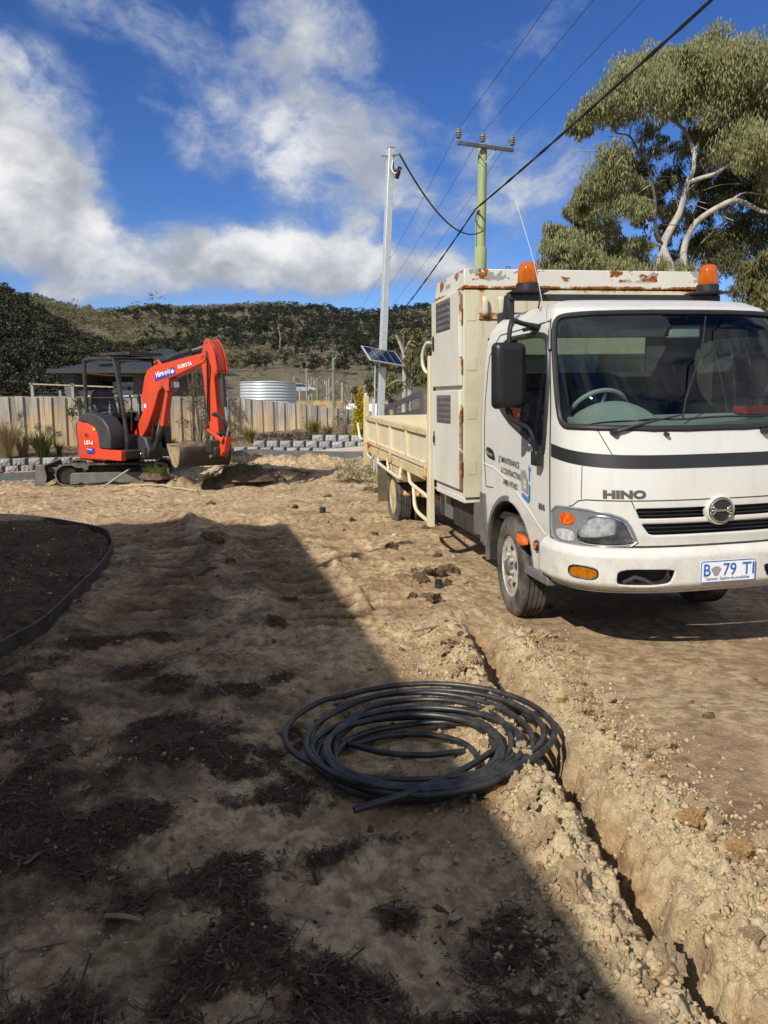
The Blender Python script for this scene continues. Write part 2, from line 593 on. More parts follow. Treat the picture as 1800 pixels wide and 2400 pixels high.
def ground(x, y, masks=False):
    x = np.asarray(x, float)
    y = np.asarray(y, float)
    r = np.hypot(x, y)
    near = 1 - sst(18, 40, r)
    rough = 1.55 - 1.05 * sst(1.05, 1.45, x) * (1 - sst(7, 9, y))
    z = near * (0.035 * fbm(x * 0.45, y * 0.45, 2, 1) + rough * ( 0.018 * fbm(x * 1.7, y * 1.7, 3, 2) + 0.0105 * fbm(x * 6, y * 6, 4, 3) + 0.008 * np.abs(fbm(x * 13, y * 13, 3, 9))))
    fine = near * rough * 0.0055 * fbm(x * 26, y * 26, 3, 4)
    z = z + fine
    # rise of the ground towards the driveway and the garden behind the low wall
    rise = 0.24 * sst(14.4, 17.4, y) * sst(-5.2, -2.4, x) * (1 - sst(4, 9, x))
    yw = np.interp(x, WALL_X, WALL_Y)
    wb = np.interp(x, [-9, -4.7, -4.0, -2.4, 1], [0.27, 0.27, 0.41, 0.52, 0.60])
    garden = sst(0.06, 0.16, y - yw) * (1 - sst(1.2, 2.2, x))
    gz = wb + 0.085 * np.clip(y - yw, 0, 5)
    z = z * (1 - 0.5 * garden) + np.maximum(rise * (1 - garden), garden * gz)
    z = z - 4.0 * sst(26, 75, y) * sst(-60, -20, y)
    # dug and heaped earth along the far edging
    de, se, ae = poly_dist(x, y, EDGE)
    heap = np.exp(-((de * -se - 0.55) / 0.38) ** 2) * (0.10 + 0.09 * fbm(x * 2.3, y * 2.3, 3, 21)) * (1 - sst(-1.6, -0.6, x)) * (y < yw - 0.05)
    heap = np.maximum(heap, 0)
    z = z + heap
    hole = np.exp(-(((x + 3.05) / 0.75) ** 2 + ((y - 15.15) / 0.6) ** 2) ** 2)
    z = z - 0.32 * hole
    spoil = np.zeros_like(x)
    for (cx, cy, rx, ry, h) in [(-4.05, 13.75, .45, .35, .30), (-3.2, 13.95, .7, .25, .13), (-2.45, 14.1, .6, .3, .14), (-2.0, 15.4, .8, .5, .12), (-1.3, 16.6, .7, .4, .12), (-0.55, 14.4, .5, .35, .12), (0.1, 13.1, .5, .4, .09), (-3.6, 17.0, .9, .45, .2), (-2.6, 16.6, 1.3, .5, .14)]:
        g = np.exp(-(((x - cx) / rx) ** 2 + ((y - cy) / ry) ** 2))
        spoil = np.maximum(spoil, g)
        z = z + h * g * (0.8 + 0.5 * fbm(x * 4, y * 4, 3, 31))
    # planting bed on the left, held by a steel strip
    db, sb, ab = poly_dist(x, y, BED)
    inbed = sst(-0.01, 0.03, -sb * db) * (y < 12)
    z = z + inbed * (0.06 + 0.035 * fbm(x * 3.5, y * 3.5, 4, 8)) + 0.02 * np.exp(-(np.maximum(sb * db, 0) / 0.25) ** 2) * (1 - inbed)
    # wheels of the parked truck have pressed the ground level
    tk_ = sst(0.55, 0.95, x) * (1 - sst(4.5, 6, x)) * sst(3.6, 4.4, y) * (1 - sst(11.5, 13, y))
    z = z * (1 - .85 * tk_) - .045 * tk_
    # tracks pressed by the digger
    ribm = np.zeros_like(x)
    groove = np.zeros_like(x)
    for k, (pts, hw) in enumerate(SWATHS):
        d, s, al = poly_dist(x + 0.03 * pn(x * 2, y * 2, 40 + k), y, pts)
        L = sum(hypot(b[0] - a[0], b[1] - a[1]) for a, b in zip(pts[:-1], pts[1:]))
        m = (1 - sst(hw * 0.75, hw * 1.1, d)) * sst(0.05, 0.5, al) * (1 - sst(L - 0.6, L - 0.02, al))
        wear = np.clip(0.75 + 0.6 * fbm(x * 1.6, y * 1.6, 2, 50 + k), 0.15, 1.2)
        rib = np.sin(2 * pi * al / 0.235 + 0.9 * pn(x * 2.5, y * 2.5, 60))
        z = z + m * (-0.035 + 0.040 * wear * np.clip(rib * 1.4, -1, 1)) + 0.028 * np.exp(-((d - hw * 1.2) / 0.08) ** 2) * sst(0.05, 0.5, al) * (1 - sst(L - 0.6, L - 0.02, al)) * (0.6 + 0.8 * pn(x * 5, y * 5, 70 + k))
        ribm = np.maximum(ribm, m)
        groove = np.maximum(groove, m * (.5 - .5 * np.clip(rib * 1.4, -1, 1)) * wear)
    dr, sr, ar = poly_dist(x, y, [(-3.0, 10.4), (-2.3, 9.5), (-1.95, 8.6), (-1.55, 7.9)])
    z = z + 0.10 * np.exp(-(dr / 0.22) ** 2) * (0.8 + 0.6 * fbm(x * 3, y * 3, 3, 80))
    # trench with spoil thrown up on both sides
    dt, stn, al = poly_dist(x, y, TRENCH)
    d = -dt * stn            # right of the trench (seen from the viewer) is positive
    d = d + tshift(al) * (dt < 0.8)
    start = sst(0.0, 0.5, al) if True else 1
    jag = 0.02 * fbm(x * 11, y * 11, 3, 90)
    bank_l = np.exp(-((d + 0.19) / 0.13) ** 2)
    bank_r = np.exp(-((d - 0.26) / 0.15) ** 2)
    lump = np.abs(fbm(x * 5.5, y * 5.5, 3, 91)) * 0.085 + np.abs(fbm(x * 14, y * 14, 3, 92)) * 0.05
    nearb = np.clip(bank_l + bank_r, 0, 1)
    fade = sst(-0.35, 0.25, al + 0 * d) * (1 - sst(0.0, 0.9, np.maximum(0, y - 5.4)))
    z = z + fade * (bank_l * (0.040 + lump * 0.85) + bank_r * (0.035 + lump * 0.75))
    cut_l = sst(-0.075, -0.045, d + jag)
    wallr = np.clip((0.105 + jag * 1.8 - d) / 0.085, 0, 1)
    cut = cut_l * np.clip(wallr, 0, 1)
    floor = 0.035 * fbm(x * 7, y * 7, 3, 93) + 0.02 * fbm(x * 22, y * 22, 2, 94)
    inside = cut * sst(0.0, 0.35, al) * (al > 0.001)
    z = z - inside * (0.11 + 0.11 * sst(0.0, 1.6, al)) + inside * floor
    mul = np.zeros_like(x)
    for (cx, cy, rr) in MULCH:
        mul = np.maximum(mul, np.exp(-(((x - cx) / rr) ** 2 + ((y - cy) / (rr * 0.85)) ** 2)))
    nz = fbm(x * 3.2, y * 3.2, 4, 101)
    mul = 0.9 * sst(0.25, 0.95, mul + 0.5 * nz) * (1 - 0.9 * nearb) * (x < 0.75)
    mul = np.maximum(mul, 0.70 * inbed)
    lowleft = (1 - sst(-0.2, 0.35, x)) * (1 - sst(3.2, 4.6, y))
    mul = np.maximum(mul, lowleft * 0.85 * sst(0.0, 0.75, nz + 0.10))
    z = z + mul * (y < 11) * (0.004 + 0.030 * np.abs(fbm(x * 8, y * 8, 3, 111)) + 0.012 * fbm(x * 24, y * 24, 2, 112))
    if not masks:
        return z
    dark = np.clip(np.maximum(heap * 12, np.maximum(hole, 0)) + 0.75 * spoil * (y < 15.9), 0, 1)
    clay = 0.75 * np.clip(inside * sst(-0.02, 0.04, d) * sst(-0.1, 0.5, fbm(x * 3, y * 3, 3, 103)), 0, 1)
    moist = np.clip(sst(-0.1, 0.6, fbm(x * 0.8, y * 0.8, 3, 104) + 0.18) * 0.5 + ribm * 0.25 + groove * 0.9 + sst(0.95, 1.6, x) * (1 - sst(8, 10, y)) * 0.28 + inside * 0.5, 0, 1) * (1 - nearb * 0.9 * fade)
    moist = moist * (1 - sst(10.2, 11.5, y) * 0.4)
    chips = garden
    # left half of the yard: brown soil, darkened further to deepen its shade
    shade_soil = sst(0.25, -1.1, x + 0.35 * fbm(x * 1.3, y * 1.3, 3, 120)) * (1 - sst(8.6, 9.8, y)) * np.clip(0.62 + 0.55 * fbm(x * 2.4, y * 2.4, 4, 121), 0, 1)
    return z, dict(groove=np.clip(groove, 0, 1), mulch=mul, dark=dark, clay=clay, moist=moist, bank=nearb * fade, garden=chips, shade_soil=shade_soil)


def gz(x, y):
    return float(ground(np.array([x]), np.array([y]))[0])


def gzs(P):
    P = np.asarray([(p[0], p[1]) for p in P], float)
    return ground(P[:, 0], P[:, 1])


def build_ground():
    a_in = np.linspace(-0.80, 0.80, 660)
    a_out = np.linspace(0.80, 2 * pi - 0.80, 70)[1:-1]
    A = np.concatenate([a_in, a_out])
    R = np.concatenate([[0.25, 0.5, 0.7], np.geomspace(0.9, 4.5, 290), np.linspace(4.52, 10.6, 300), np.geomspace(10.66, 34, 150), np.geomspace(35, 4000, 46)])
    aa, rr = np.meshgrid(A, R)
    X, Y = rr * np.sin(aa), rr * np.cos(aa)
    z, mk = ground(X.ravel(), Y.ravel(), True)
    V = np.stack([X.ravel(), Y.ravel(), z], -1)
    n, m = len(A), len(R)
    i = np.arange((m - 1) * n)
    row, col = i // n, i % n
    c2 = (col + 1) % n
    F = np.stack([row * n + col, row * n + c2, (row + 1) * n + c2, (row + 1) * n + col], -1)
    V = np.vstack([V, [[0, 0, V[:n, 2].mean()]]])
    F = F[:, ::-1]
    o = np_mesh('ground', V, F, 'earth', smooth=True)
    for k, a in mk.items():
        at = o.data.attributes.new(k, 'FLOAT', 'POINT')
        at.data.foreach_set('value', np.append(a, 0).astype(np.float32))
    kind(o, 'structure', 'bare tan clay ground with digger tracks, dark mulch patches and a trench')
    return o


def earth_material():
    m, t = new_mat('earth')
    v = t.n('ShaderNodeTexCoord').outputs['Object']
    at = {k: t.n('ShaderNodeAttribute', _attribute_name=k).outputs['Fac'] for k in ('groove', 'mulch', 'dark', 'clay', 'moist', 'bank', 'garden', 'shade_soil')}
    nb = t.noise(v, 2.2, 5, 0.62)
    nm = t.noise(v, 13.0, 6, 0.65)
    nf = t.noise(v, 75.0, 5, 0.7)
    ng = t.noise(v, 260.0, 2, 0.5)
    dry = t.mix(t.step(nm, 0.36, 0.64), (0.303, 0.200, 0.109, 1), (0.680, 0.527, 0.307, 1))
    dry = t.mix(t.math('MULTIPLY', t.step(nb, 0.42, 0.75), 0.7), dry, (0.460, 0.316, 0.186, 1))
    pale = t.mix(t.step(nf, 0.4, 0.7), (0.513, 0.380, 0.221, 1), (0.680, 0.612, 0.392, 1))
    c = t.mix(at['bank'], dry, pale)
    wet = t.mix(t.step(nm, 0.35, 0.7), (0.160, 0.091, 0.050, 1), (0.310, 0.193, 0.110, 1))
    wm = t.math('MULTIPLY', at['moist'], t.step(t.math('ADD', nm, t.math('MULTIPLY', nf, 0.35)), 0.34, 0.82), clamp=True)
    c = t.mix(wm, c, wet)
    # damp brown and pale powdery patches lying over each other
    nw = t.noise(v, 1.15, 6, 0.7)
    c = t.mix(t.math('MULTIPLY', t.step(nw, 0.54, 0.66), t.math('MULTIPLY_ADD', at['bank'], -0.75, 0.75)), c, wet)
    c = t.mix(t.math('MULTIPLY', t.step(t.noise(v, 3.1, 6, 0.75), 0.56, 0.68), 0.45), c, (0.549, 0.445, 0.317, 1))
    c = t.mix(t.math('MULTIPLY', t.step(t.math('ADD', at['groove'], t.math('MULTIPLY', t.math('SUBTRACT', nf, 0.5), 0.6)), 0.3, 0.8), 0.85), c, t.mix(nm, (0.075, 0.046, 0.027, 1), (0.16, 0.102, 0.059, 1)))  # damp groove soil, painted darker to add the shade between ribs
    c = t.mix(t.math('MULTIPLY', t.step(t.math('ADD', at['shade_soil'], t.math('MULTIPLY', t.math('SUBTRACT', nf, 0.5), 0.7)), 0.15, 0.95), 0.85), c, t.mix(t.step(nm, 0.35, 0.68), (0.085, 0.056, 0.036, 1), (0.20, 0.140, 0.090, 1)))  # brown soil tint that also darkens the yard under the house shade
    # scattered pale grit
    vo = t.n('ShaderNodeTexVoronoi', Vector=v, Scale=95.0)
    grit = t.math('MULTIPLY', t.step(vo.outputs['Distance'], 0.24, 0.14), t.step(t.noise(v, 9, 2), 0.5, 0.62))
    c = t.mix(t.math('MULTIPLY', grit, 0.75), c, t.mix(vo.outputs['Color'], (0.358, 0.269, 0.194, 1), (0.635, 0.610, 0.479, 1)))
    cl = t.mix(t.step(nm, 0.3, 0.7), (0.30, 0.135, 0.050, 1), (0.48, 0.265, 0.115, 1))
    c = t.mix(at['clay'], c, cl)
    mc = t.mix(t.step(nf, 0.38, 0.68), (0.036, 0.023, 0.014, 1), (0.135, 0.086, 0.050, 1))
    mm = t.step(t.math('ADD', at['mulch'], t.math('ADD', t.math('MULTIPLY', t.math('SUBTRACT', nf, 0.5), 1.5), t.math('MULTIPLY', t.math('SUBTRACT', nm, 0.5), 1.3))), 0.22, 0.85)
    c = t.mix(mm, c, mc)
    dc = t.mix(t.step(nf, 0.35, 0.7), (0.032, 0.020, 0.013, 1), (0.115, 0.074, 0.046, 1))
    dm = t.step(t.math('ADD', at['dark'], t.math('MULTIPLY', t.math('SUBTRACT', nm, 0.5), 0.8)), 0.25, 0.6)
    c = t.mix(dm, c, dc)
    vg = t.n('ShaderNodeTexVoronoi', Vector=v, Scale=38.0)
    gc = t.mix(t.step(t.noise(v, 21, 4, .7), 0.4, 0.62), (0.10, 0.072, 0.042, 1), t.mix(vg.outputs['Color'], (0.20, 0.145, 0.085, 1), (0.42, 0.34, 0.22, 1)))
    c = t.mix(at['garden'], c, gc)
    p = t.n('ShaderNodeBsdfPrincipled', Base__Color=c, Roughness=0.93)
    p.inputs['Specular IOR Level'].default_value = 0.18
    h = t.math('ADD', t.math('MULTIPLY', nm, 0.9), t.math('ADD', t.math('MULTIPLY', nf, 0.55), t.math('MULTIPLY', ng, 0.16)))
    h = t.math('ADD', h, t.math('MULTIPLY', grit, 0.25))
    b = t.n('ShaderNodeBump', Strength=0.95, Distance=0.030, Height=h)
    t.inp(p, 'Normal', b)
    finish(t, p)


earth_material()
GROUND = build_ground()


# ================================================================== the house beside the viewer (throws the big shadow)
mat('render_wall', (0.50, 0.48, 0.44), 0.85, var=.1, bump=.1, bs=30)
mat('roof_steel', (0.055, 0.058, 0.064), 0.45, 0.2, var=.15)
mat('window_frame', (0.06, 0.06, 0.065), 0.4)
mat('dark_glass', (0.02, 0.025, 0.03), 0.06, 0.0, spec=1.0)
mat('gutter_grey', (0.30, 0.31, 0.32), 0.45)
HOUSE = thing('house', 'two-storey rendered house beside the bare yard, throwing its long shadow over it', 'house', (-5.16, 4.29, 0))
EV = 5.2
ca, cb, cc, cd_ = (-.35, -.35), (-8.5, -.30), (-7.0, -13.0), (3.10, -13.0)


def hw(a, b, h0, h1, th=.2):
    d = Vector((b[0] - a[0], b[1] - a[1], 0)).normalized()
    n = Vector((-d.y, d.x, 0)) * th
    A, B = Vector((*a, 0)), Vector((*b, 0))
    return [A + Vector((0, 0, h0)), B + Vector((0, 0, h0)), B + n + Vector((0, 0, h0)), A + n + Vector((0, 0, h0)), A + Vector((0, 0, h1)), B + Vector((0, 0, h1)), B + n + Vector((0, 0, h1)), A + n + Vector((0, 0, h1))]


wr = (2.50, -13.0)
for (a, b) in ((ca, cb), (cb, cc), (cc, wr), (wr, ca)):
    MB().hexa([tuple(p) for p in hw(a, b, -.1, EV - .1)]).build('wall', 'render_wall', HOUSE)
E0_, E1_, E2_, E3_ = (0.0, 0.0), (-9.0, .08), (-7.5, -13.6), (3.29, -13.6)
rf = MB()
ridge = [(-4.0, -4.2, EV + 1.5), (-2.6, -9.6, EV + 1.5)]
rf.add([(*E0_, EV), (*E1_, EV), (*E2_, EV), (*E3_, EV), ridge[0], ridge[1]], [(0, 1, 4), (1, 2, 5, 4), (2, 3, 5), (3, 0, 4, 5), (3, 2, 1, 0)])
rf = rf.build('roof', 'roof_steel', HOUSE)
gu = MB()
for a, b in ((E0_, E1_), (E1_, E2_), (E2_, E3_), (E3_, E0_)):
    gu.tube([(*a, EV - .05), (*b, EV - .05)], .06, 6)
gu.build('gutter', 'gutter_grey', rf)
for (t0, z0) in ((.25, 1.0), (.6, 1.0), (.25, 3.5), (.6, 3.5)):
    for (a, b) in ((wr, ca), (ca, cb)):
        p = Vector((a[0] + (b[0] - a[0]) * t0, a[1] + (b[1] - a[1]) * t0, z0 + .6))
        d = Vector((b[0] - a[0], b[1] - a[1], 0)).normalized()
        n = Vector((d.y, -d.x, 0))
        wn = MB().box(tuple(p + n * .01), (1.5, .06, 1.2), rotm(0, 0, atan2(d.y, d.x))).build('window', 'window_frame', HOUSE)
        MB().box(tuple(p + n * .042), (1.36, .01, 1.06), rotm(0, 0, atan2(d.y, d.x))).build('pane', 'dark_glass', wn)
mast = MB().tube([(.76, -2.3, 0), (.76, -2.3, 6.25)], .055, 8).build('antenna_mast', 'gutter_grey', HOUSE)


# ================================================================== truck
def cab_paint():
    """White enamel of a working truck: chalky tone, road dust thickening towards the sills, rust specks on the roof."""
    m, t = new_mat('cab_paint')
    v = t.n('ShaderNodeTexCoord').outputs['Object']
    sep = t.n('ShaderNodeSeparateXYZ', Vector=v)
    z = sep.outputs[2]
    n1 = t.noise(v, 1.6, 5, .6)
    n2 = t.noise(v, 11, 6, .7)
    n3 = t.noise(t.scale(v, (14, 14, 1.2)), 1.0, 5, .65)
    n4 = t.noise(v, 70, 3, .6)
    c = t.mix(t.step(n1, .35, .7), (0.635, 0.635, 0.595, 1), (0.59, 0.582, 0.525, 1))
    c = t.mix(t.math('MULTIPLY', t.step(n3, .5, .8), .22), c, (0.40, 0.35, 0.26, 1))
    d = t.math('MULTIPLY', t.step(z, 1.0, .42), t.step(t.math('ADD', t.math('MULTIPLY', n2, .7), t.math('MULTIPLY', n4, .3)), .36, .72))
    c = t.mix(t.math('MULTIPLY', d, .62), c, (0.36, 0.27, 0.175, 1))
    chip = t.step(t.math('ADD', t.math('MULTIPLY', n4, .6), t.math('MULTIPLY', n2, .4)), .685, .70)
    c = t.mix(t.math('MULTIPLY', chip, .8), c, (0.20, 0.15, 0.11, 1))
    r = t.math('MULTIPLY', t.step(z, 2.13, 2.17), t.step(t.math('ADD', t.math('MULTIPLY', n4, .55), t.math('MULTIPLY', n2, .45)), .60, .63))
    c = t.mix(r, c, (0.42, 0.17, 0.04, 1))
    p = t.n('ShaderNodeBsdfPrincipled', Base__Color=c, Coat__Weight=.3)
    t.inp(p, 'Roughness', t.math('MULTIPLY_ADD', d, .4, t.math('MULTIPLY_ADD', n2, .2, .24)))
    t.inp(p, 'Normal', t.n('ShaderNodeBump', Strength=.03, Distance=.01, Height=t.noise(v, 9, 3)))
    finish(t, p)


cab_paint()
mat('black_plastic', (0.022, 0.023, 0.025), 0.48, var=0.3, bump=0.05, bs=220)
mat('mirror_plastic', (0.014, 0.016, 0.018), 0.42, var=0.3, bump=0.04, bs=300)
mat('grey_plastic', (0.10, 0.105, 0.11), 0.5, var=0.3, vs=7, col2=(0.17, 0.155, 0.135))
mat('rubber', (0.030, 0.029, 0.027), 0.82, col2=(0.15, 0.128, 0.10), vs=7, bump=0.25, bs=90)
mat('wheel_paint', (0.52, 0.50, 0.44), 0.5, col2=(0.30, 0.26, 0.20), vs=9, bump=0.08, bs=70)
mat('wheel_cream', (0.60, 0.50, 0.28), 0.5, col2=(0.36, 0.28, 0.16), vs=7)
mat('chassis', (0.020, 0.019, 0.018), 0.7, col2=(0.06, 0.05, 0.04), vs=6)
mat('chrome', (0.72, 0.73, 0.75), 0.14, 1.0, var=0.1, rvar=0.04)
mat('badge_grey', (0.16, 0.155, 0.14), 0.35, 0.5)
mat('letter_black', (0.02, 0.02, 0.022), 0.5)
mat('orange_lens', (0.85, 0.17, 0.012), 0.16, col2=(0.55, 0.05, 0.004), vs=30, coat=0.6)
mat('amber_lens', (0.42, 0.15, 0.006), 0.18, col2=(0.30, 0.085, 0.003), vs=40, coat=0.6, bump=0.3, bs=140)
mat('reflector', (0.88, 0.89, 0.88), 0.28, 0.35, col2=(0.50, 0.51, 0.52), vs=26, rvar=0.05, bump=0.25, bs=45)
mat('lamp_grey', (0.30, 0.31, 0.31), 0.25, 0.3, coat=0.8)
mat('dash_grey', (0.26, 0.30, 0.275), 0.7, var=0.15)
mat('seat_cloth', (0.075, 0.080, 0.088), 0.9, var=0.3, bump=0.1, bs=120)
mat('cab_lining', (0.035, 0.037, 0.040), 0.85)
mat('logo_blue', (0.045, 0.20, 0.46), 0.5)
mat('logo_grey', (0.30, 0.30, 0.29), 0.5)
mat('plate_white', (0.74, 0.76, 0.78), 0.45, var=0.05)
mat('plate_blue', (0.03, 0.12, 0.42), 0.45)
mat('flap', (0.15, 0.115, 0.07), 0.85, var=.4)
mat('red_plastic', (0.45, 0.02, 0.015), 0.5)
mat('vent_plate', (0.42, 0.43, 0.44), 0.3, 0.9, var=0.35, vs=14)
glass_mat('windscreen_glass', (0.66, 0.75, 0.72), 0.75, 0.008)
glass_mat('side_glass', (0.62, 0.68, 0.66), 0.9)
glass_mat('lamp_glass', (0.92, 0.94, 0.95), 1.0)
mat('beacon_glass', (0.86, 0.20, 0.012), 0.14, col2=(0.80, 0.15, 0.008), vs=9, coat=.7)
for _n in MATS['beacon_glass'].node_tree.nodes:
    if _n.type == 'BSDF_PRINCIPLED':
        _n.inputs['Transmission Weight'].default_value = .55
        _n.inputs['IOR'].default_value = 1.15


def rust_paint(name, paint, paint2, amount, stain=0.4, rough=0.5, band=None, streak=True, top=None):
    """Old enamel: chalky tone changes, brown runs, blisters of rust; band = heights along which rust creeps."""
    m, t = new_mat(name)
    v = t.n('ShaderNodeTexCoord').outputs['Object']
    sep = t.n('ShaderNodeSeparateXYZ', Vector=v)
    n1 = t.noise(v, 2.3, 5, 0.6)
    n2 = t.noise(v, 9.0, 6, 0.7)
    n3 = t.noise(v, 46.0, 4, 0.7)
    c = t.mix(t.step(n1, 0.35, 0.7), (*paint, 1), (*paint2, 1))
    if streak:
        run = t.noise(t.scale(v, (9, 9, 0.7)), 1.6, 5, 0.65)
        c = t.mix(t.math('MULTIPLY', t.step(run, 0.52, 0.8), stain), c, (0.42, 0.26, 0.085, 1))
    k = t.math('ADD', t.math('MULTIPLY', n2, 0.7), t.math('MULTIPLY', n3, 0.3))
    if band:
        bm = None
        for (z0, hw, s) in band:
            g = t.math('MULTIPLY', t.step(t.math('ABSOLUTE', t.math('SUBTRACT', sep.outputs[2], z0)), hw, 0.0), s)
            bm = g if bm is None else t.math('MAXIMUM', bm, g)
        k = t.math('ADD', k, t.math('MULTIPLY', bm, t.math('MULTIPLY_ADD', n1, 1.2, -0.25)))
    if top:
        z0, z1 = top
        pm = t.math('MULTIPLY', t.step(sep.outputs[2], z0, z1), t.step(t.math('ADD', t.noise(t.scale(v, (1, 1, 1.6)), 5.5, 4, 0.6), 0.0), 0.53, 0.56))
        c = t.mix(pm, c, (0.29, 0.30, 0.29, 1))
        k = t.math('ADD', k, t.math('MULTIPLY', pm, t.math('MULTIPLY', t.step(t.noise(v, 4.1, 3), 0.42, 0.52), 0.32)))
    halo = t.step(k, amount - 0.055, amount + 0.01)
    core = t.step(k, amount, amount + 0.05)
    c = t.mix(t.math('MULTIPLY', halo, 0.6), c, (0.52, 0.30, 0.10, 1))
    rc = t.mix(t.step(n3, 0.4, 0.66), (0.10, 0.028, 0.010, 1), (0.46, 0.135, 0.020, 1))
    c = t.mix(core, c, rc)
    p = t.n('ShaderNodeBsdfPrincipled', Base__Color=c)
    t.inp(p, 'Roughness', t.math('MULTIPLY_ADD', core, 0.4, rough))
    b = t.n('ShaderNodeBump', Strength=0.25, Distance=0.004, Height=t.math('ADD', t.math('MULTIPLY', core, n3), t.math('MULTIPLY', n2, 0.15)))
    t.inp(p, 'Normal', b)
    finish(t, p)


rust_paint('box_paint', (0.63, 0.62, 0.545), (0.58, 0.56, 0.45), 0.79, 0.16, band=[(0.80, .05, .16), (1.71, .03, .14)])
rust_paint('box_front_paint', (0.62, 0.585, 0.43), (0.53, 0.485, 0.315), 0.745, 0.7, band=[(2.500, .045, .6), (2.33, .09, .24)])
rust_paint('box_top_paint', (0.66, 0.65, 0.585), (0.62, 0.60, 0.50), 0.725, 0.14, top=(2.55, 2.585), band=[(2.520, .034, .85)])
rust_paint('tray_paint', (0.66, 0.60, 0.43), (0.60, 0.52, 0.33), 0.645, 0.40, band=[(0.995, .05, .22), (1.33, .05, .14)])
rust_paint('tray_rail_paint', (0.62, 0.52, 0.32), (0.54, 0.42, 0.23), 0.575, 0.6)
rust_paint('hinge_rust', (0.60, 0.52, 0.32), (0.45, 0.30, 0.14), 0.47, 0.6)

TRUCK = thing('tipper_truck', 'white small tipper truck with tall rusty toolbox behind the cab and cream tray', 'truck',
              (1.8624, 5.6450, -0.035), (0, radians(-1.1), radians(11.07)))
TRUCK.scale = (1.01, 1.0, 1.022)

KZ = [.40, .74, .80, 1.00, 1.20, 1.43, 1.60, 1.85, 2.05, 2.13, 2.19, 2.24, 2.268, 2.282, 2.288]
KW = [.845, .855, .86, .86, .86, .858, .85, .84, .815, .795, .76, .70, .58, .35, .02]
KF = [-.99, -1.02, -1.03, -1.03, -1.01, -.96, -.885, -.745, -.60, -.52, -.42, -.28, -.10, .12, .33]
K0 = [-.50, -.49, -.485, -.47, -.46, -.45, -.43, -.39, -.325, -.29, -.24, -.15, -.03, .16, .34]
KR = [.93, .93, .93, .93, .93, .93, .93, .92, .91, .88, .84, .78, .70, .55, .36]


def cab_np(t, z, off=0.0):
    t = np.asarray(t, float)
    z = np.asarray(z, float)
    W, Fr, Y0, YR = [np.interp(z, KZ, k) for k in (KW, KF, K0, KR)]
    a = np.minimum(np.abs(t) / .62, 1) * pi / 2
    e = 2 / 2.8
    x = W * np.sign(t) * np.sin(a) ** e
    y = Y0 + (Fr - Y0) * np.maximum(np.cos(a), 0) ** e
    s = np.clip((np.abs(t) - .62) / .38, 0, 1)
    y = y + s * (YR - Y0)
    return np.stack([x, y, z + 0 * t], -1)


def cab_pt(t, z, off=0.0):
    p = cab_np(t, z)
    if off:
        a = cab_np(t - .004, z) - cab_np(t + .004, z)
        b = cab_np(t, z + .006) - cab_np(t, z - .006)
        n = np.cross(b, a)
        n = n / (np.linalg.norm(n) + 1e-9)
        c = np.array([0, 0.2, 1.3])
        if np.dot(n, p - c) < 0:
            n = -n
        p = p + n * off
    return Vector(p.tolist())


def side_t(y, z):
    """Outline parameter of a place on the flat side, given how far back it is."""
    y0, yr = np.interp(z, KZ, K0), np.interp(z, KZ, KR)
    return .62 + .38 * (y - y0) / (yr - y0)


def front_t(x, z):
    W = np.interp(z, KZ, KW)
    return .62 * math.asin(min(1, abs(x) / W) ** 1.4) / (pi / 2) * (1 if x >= 0 else -1)


def pip(px, py, poly):
    ins = np.zeros(px.shape, bool)
    n = len(poly)
    for i in range(n):
        (x1, y1), (x2, y2) = poly[i], poly[(i + 1) % n]
        c = ((y1 > py) != (y2 > py)) & (px < (x2 - x1) * (py - y1) / (y2 - y1 + 1e-12) + x1)
        ins ^= c
    return ins


def nearest_on(px, py, poly):
    best, bx, by = 1e9, px, py
    n = len(poly)
    for i in range(n):
        (x1, y1), (x2, y2) = poly[i], poly[(i + 1) % n]
        dx, dy = x2 - x1, y2 - y1
        t = max(0, min(1, ((px - x1) * dx + (py - y1) * dy) / (dx * dx + dy * dy + 1e-12)))
        qx, qy = x1 + t * dx, y1 + t * dy
        d = (qx - px) ** 2 + (qy - py) ** 2
        if d < best:
            best, bx, by = d, qx, qy
    return bx, by


def mirror_poly(p):
    return [(-a, b) for a, b in p][::-1]


def chaikin(p, n=2):
    for _ in range(n):
        q = []
        for i in range(len(p)):
            a, b = p[i], p[(i + 1) % len(p)]
            q += [(a[0] * .78 + b[0] * .22, a[1] * .78 + b[1] * .22), (a[0] * .22 + b[0] * .78, a[1] * .22 + b[1] * .78)]
        p = q
    return p


WS = chaikin([(-.556, 1.60), (-.530, 1.45), (-.40, 1.445), (0, 1.425), (.40, 1.445), (.530, 1.45), (.556, 1.60), (.560, 2.00), (.535, 2.115), (.40, 2.135), (0, 2.145), (-.40, 2.135), (-.535, 2.115), (-.560, 2.00)], 2)
sw = [(.62, 2.045), (-.20, 2.040), (-.385, 1.98), (-.395, 1.275), (-.36, 1.275), (.60, 1.555)]
SWIN = chaikin([(-side_t(a, b), b) for a, b in sw], 2)
SWR = mirror_poly(SWIN)
WC_F, WC_R, WHEEL_R = (0.29, 0.375), (4.70, 0.365), 0.375


def arch_poly(s, r=0.47):
    out = []
    for k in range(21):
        a = pi * k / 20
        y, z = WC_F[0] + r * cos(a) * 1.02, WC_F[1] + .02 + r * sin(a)
        out.append((s * side_t(y, max(z, .41)), z))
    out += [(s * side_t(WC_F[0] - r, .41), .30), (s * side_t(WC_F[0] + r, .41), .30)]
    return out


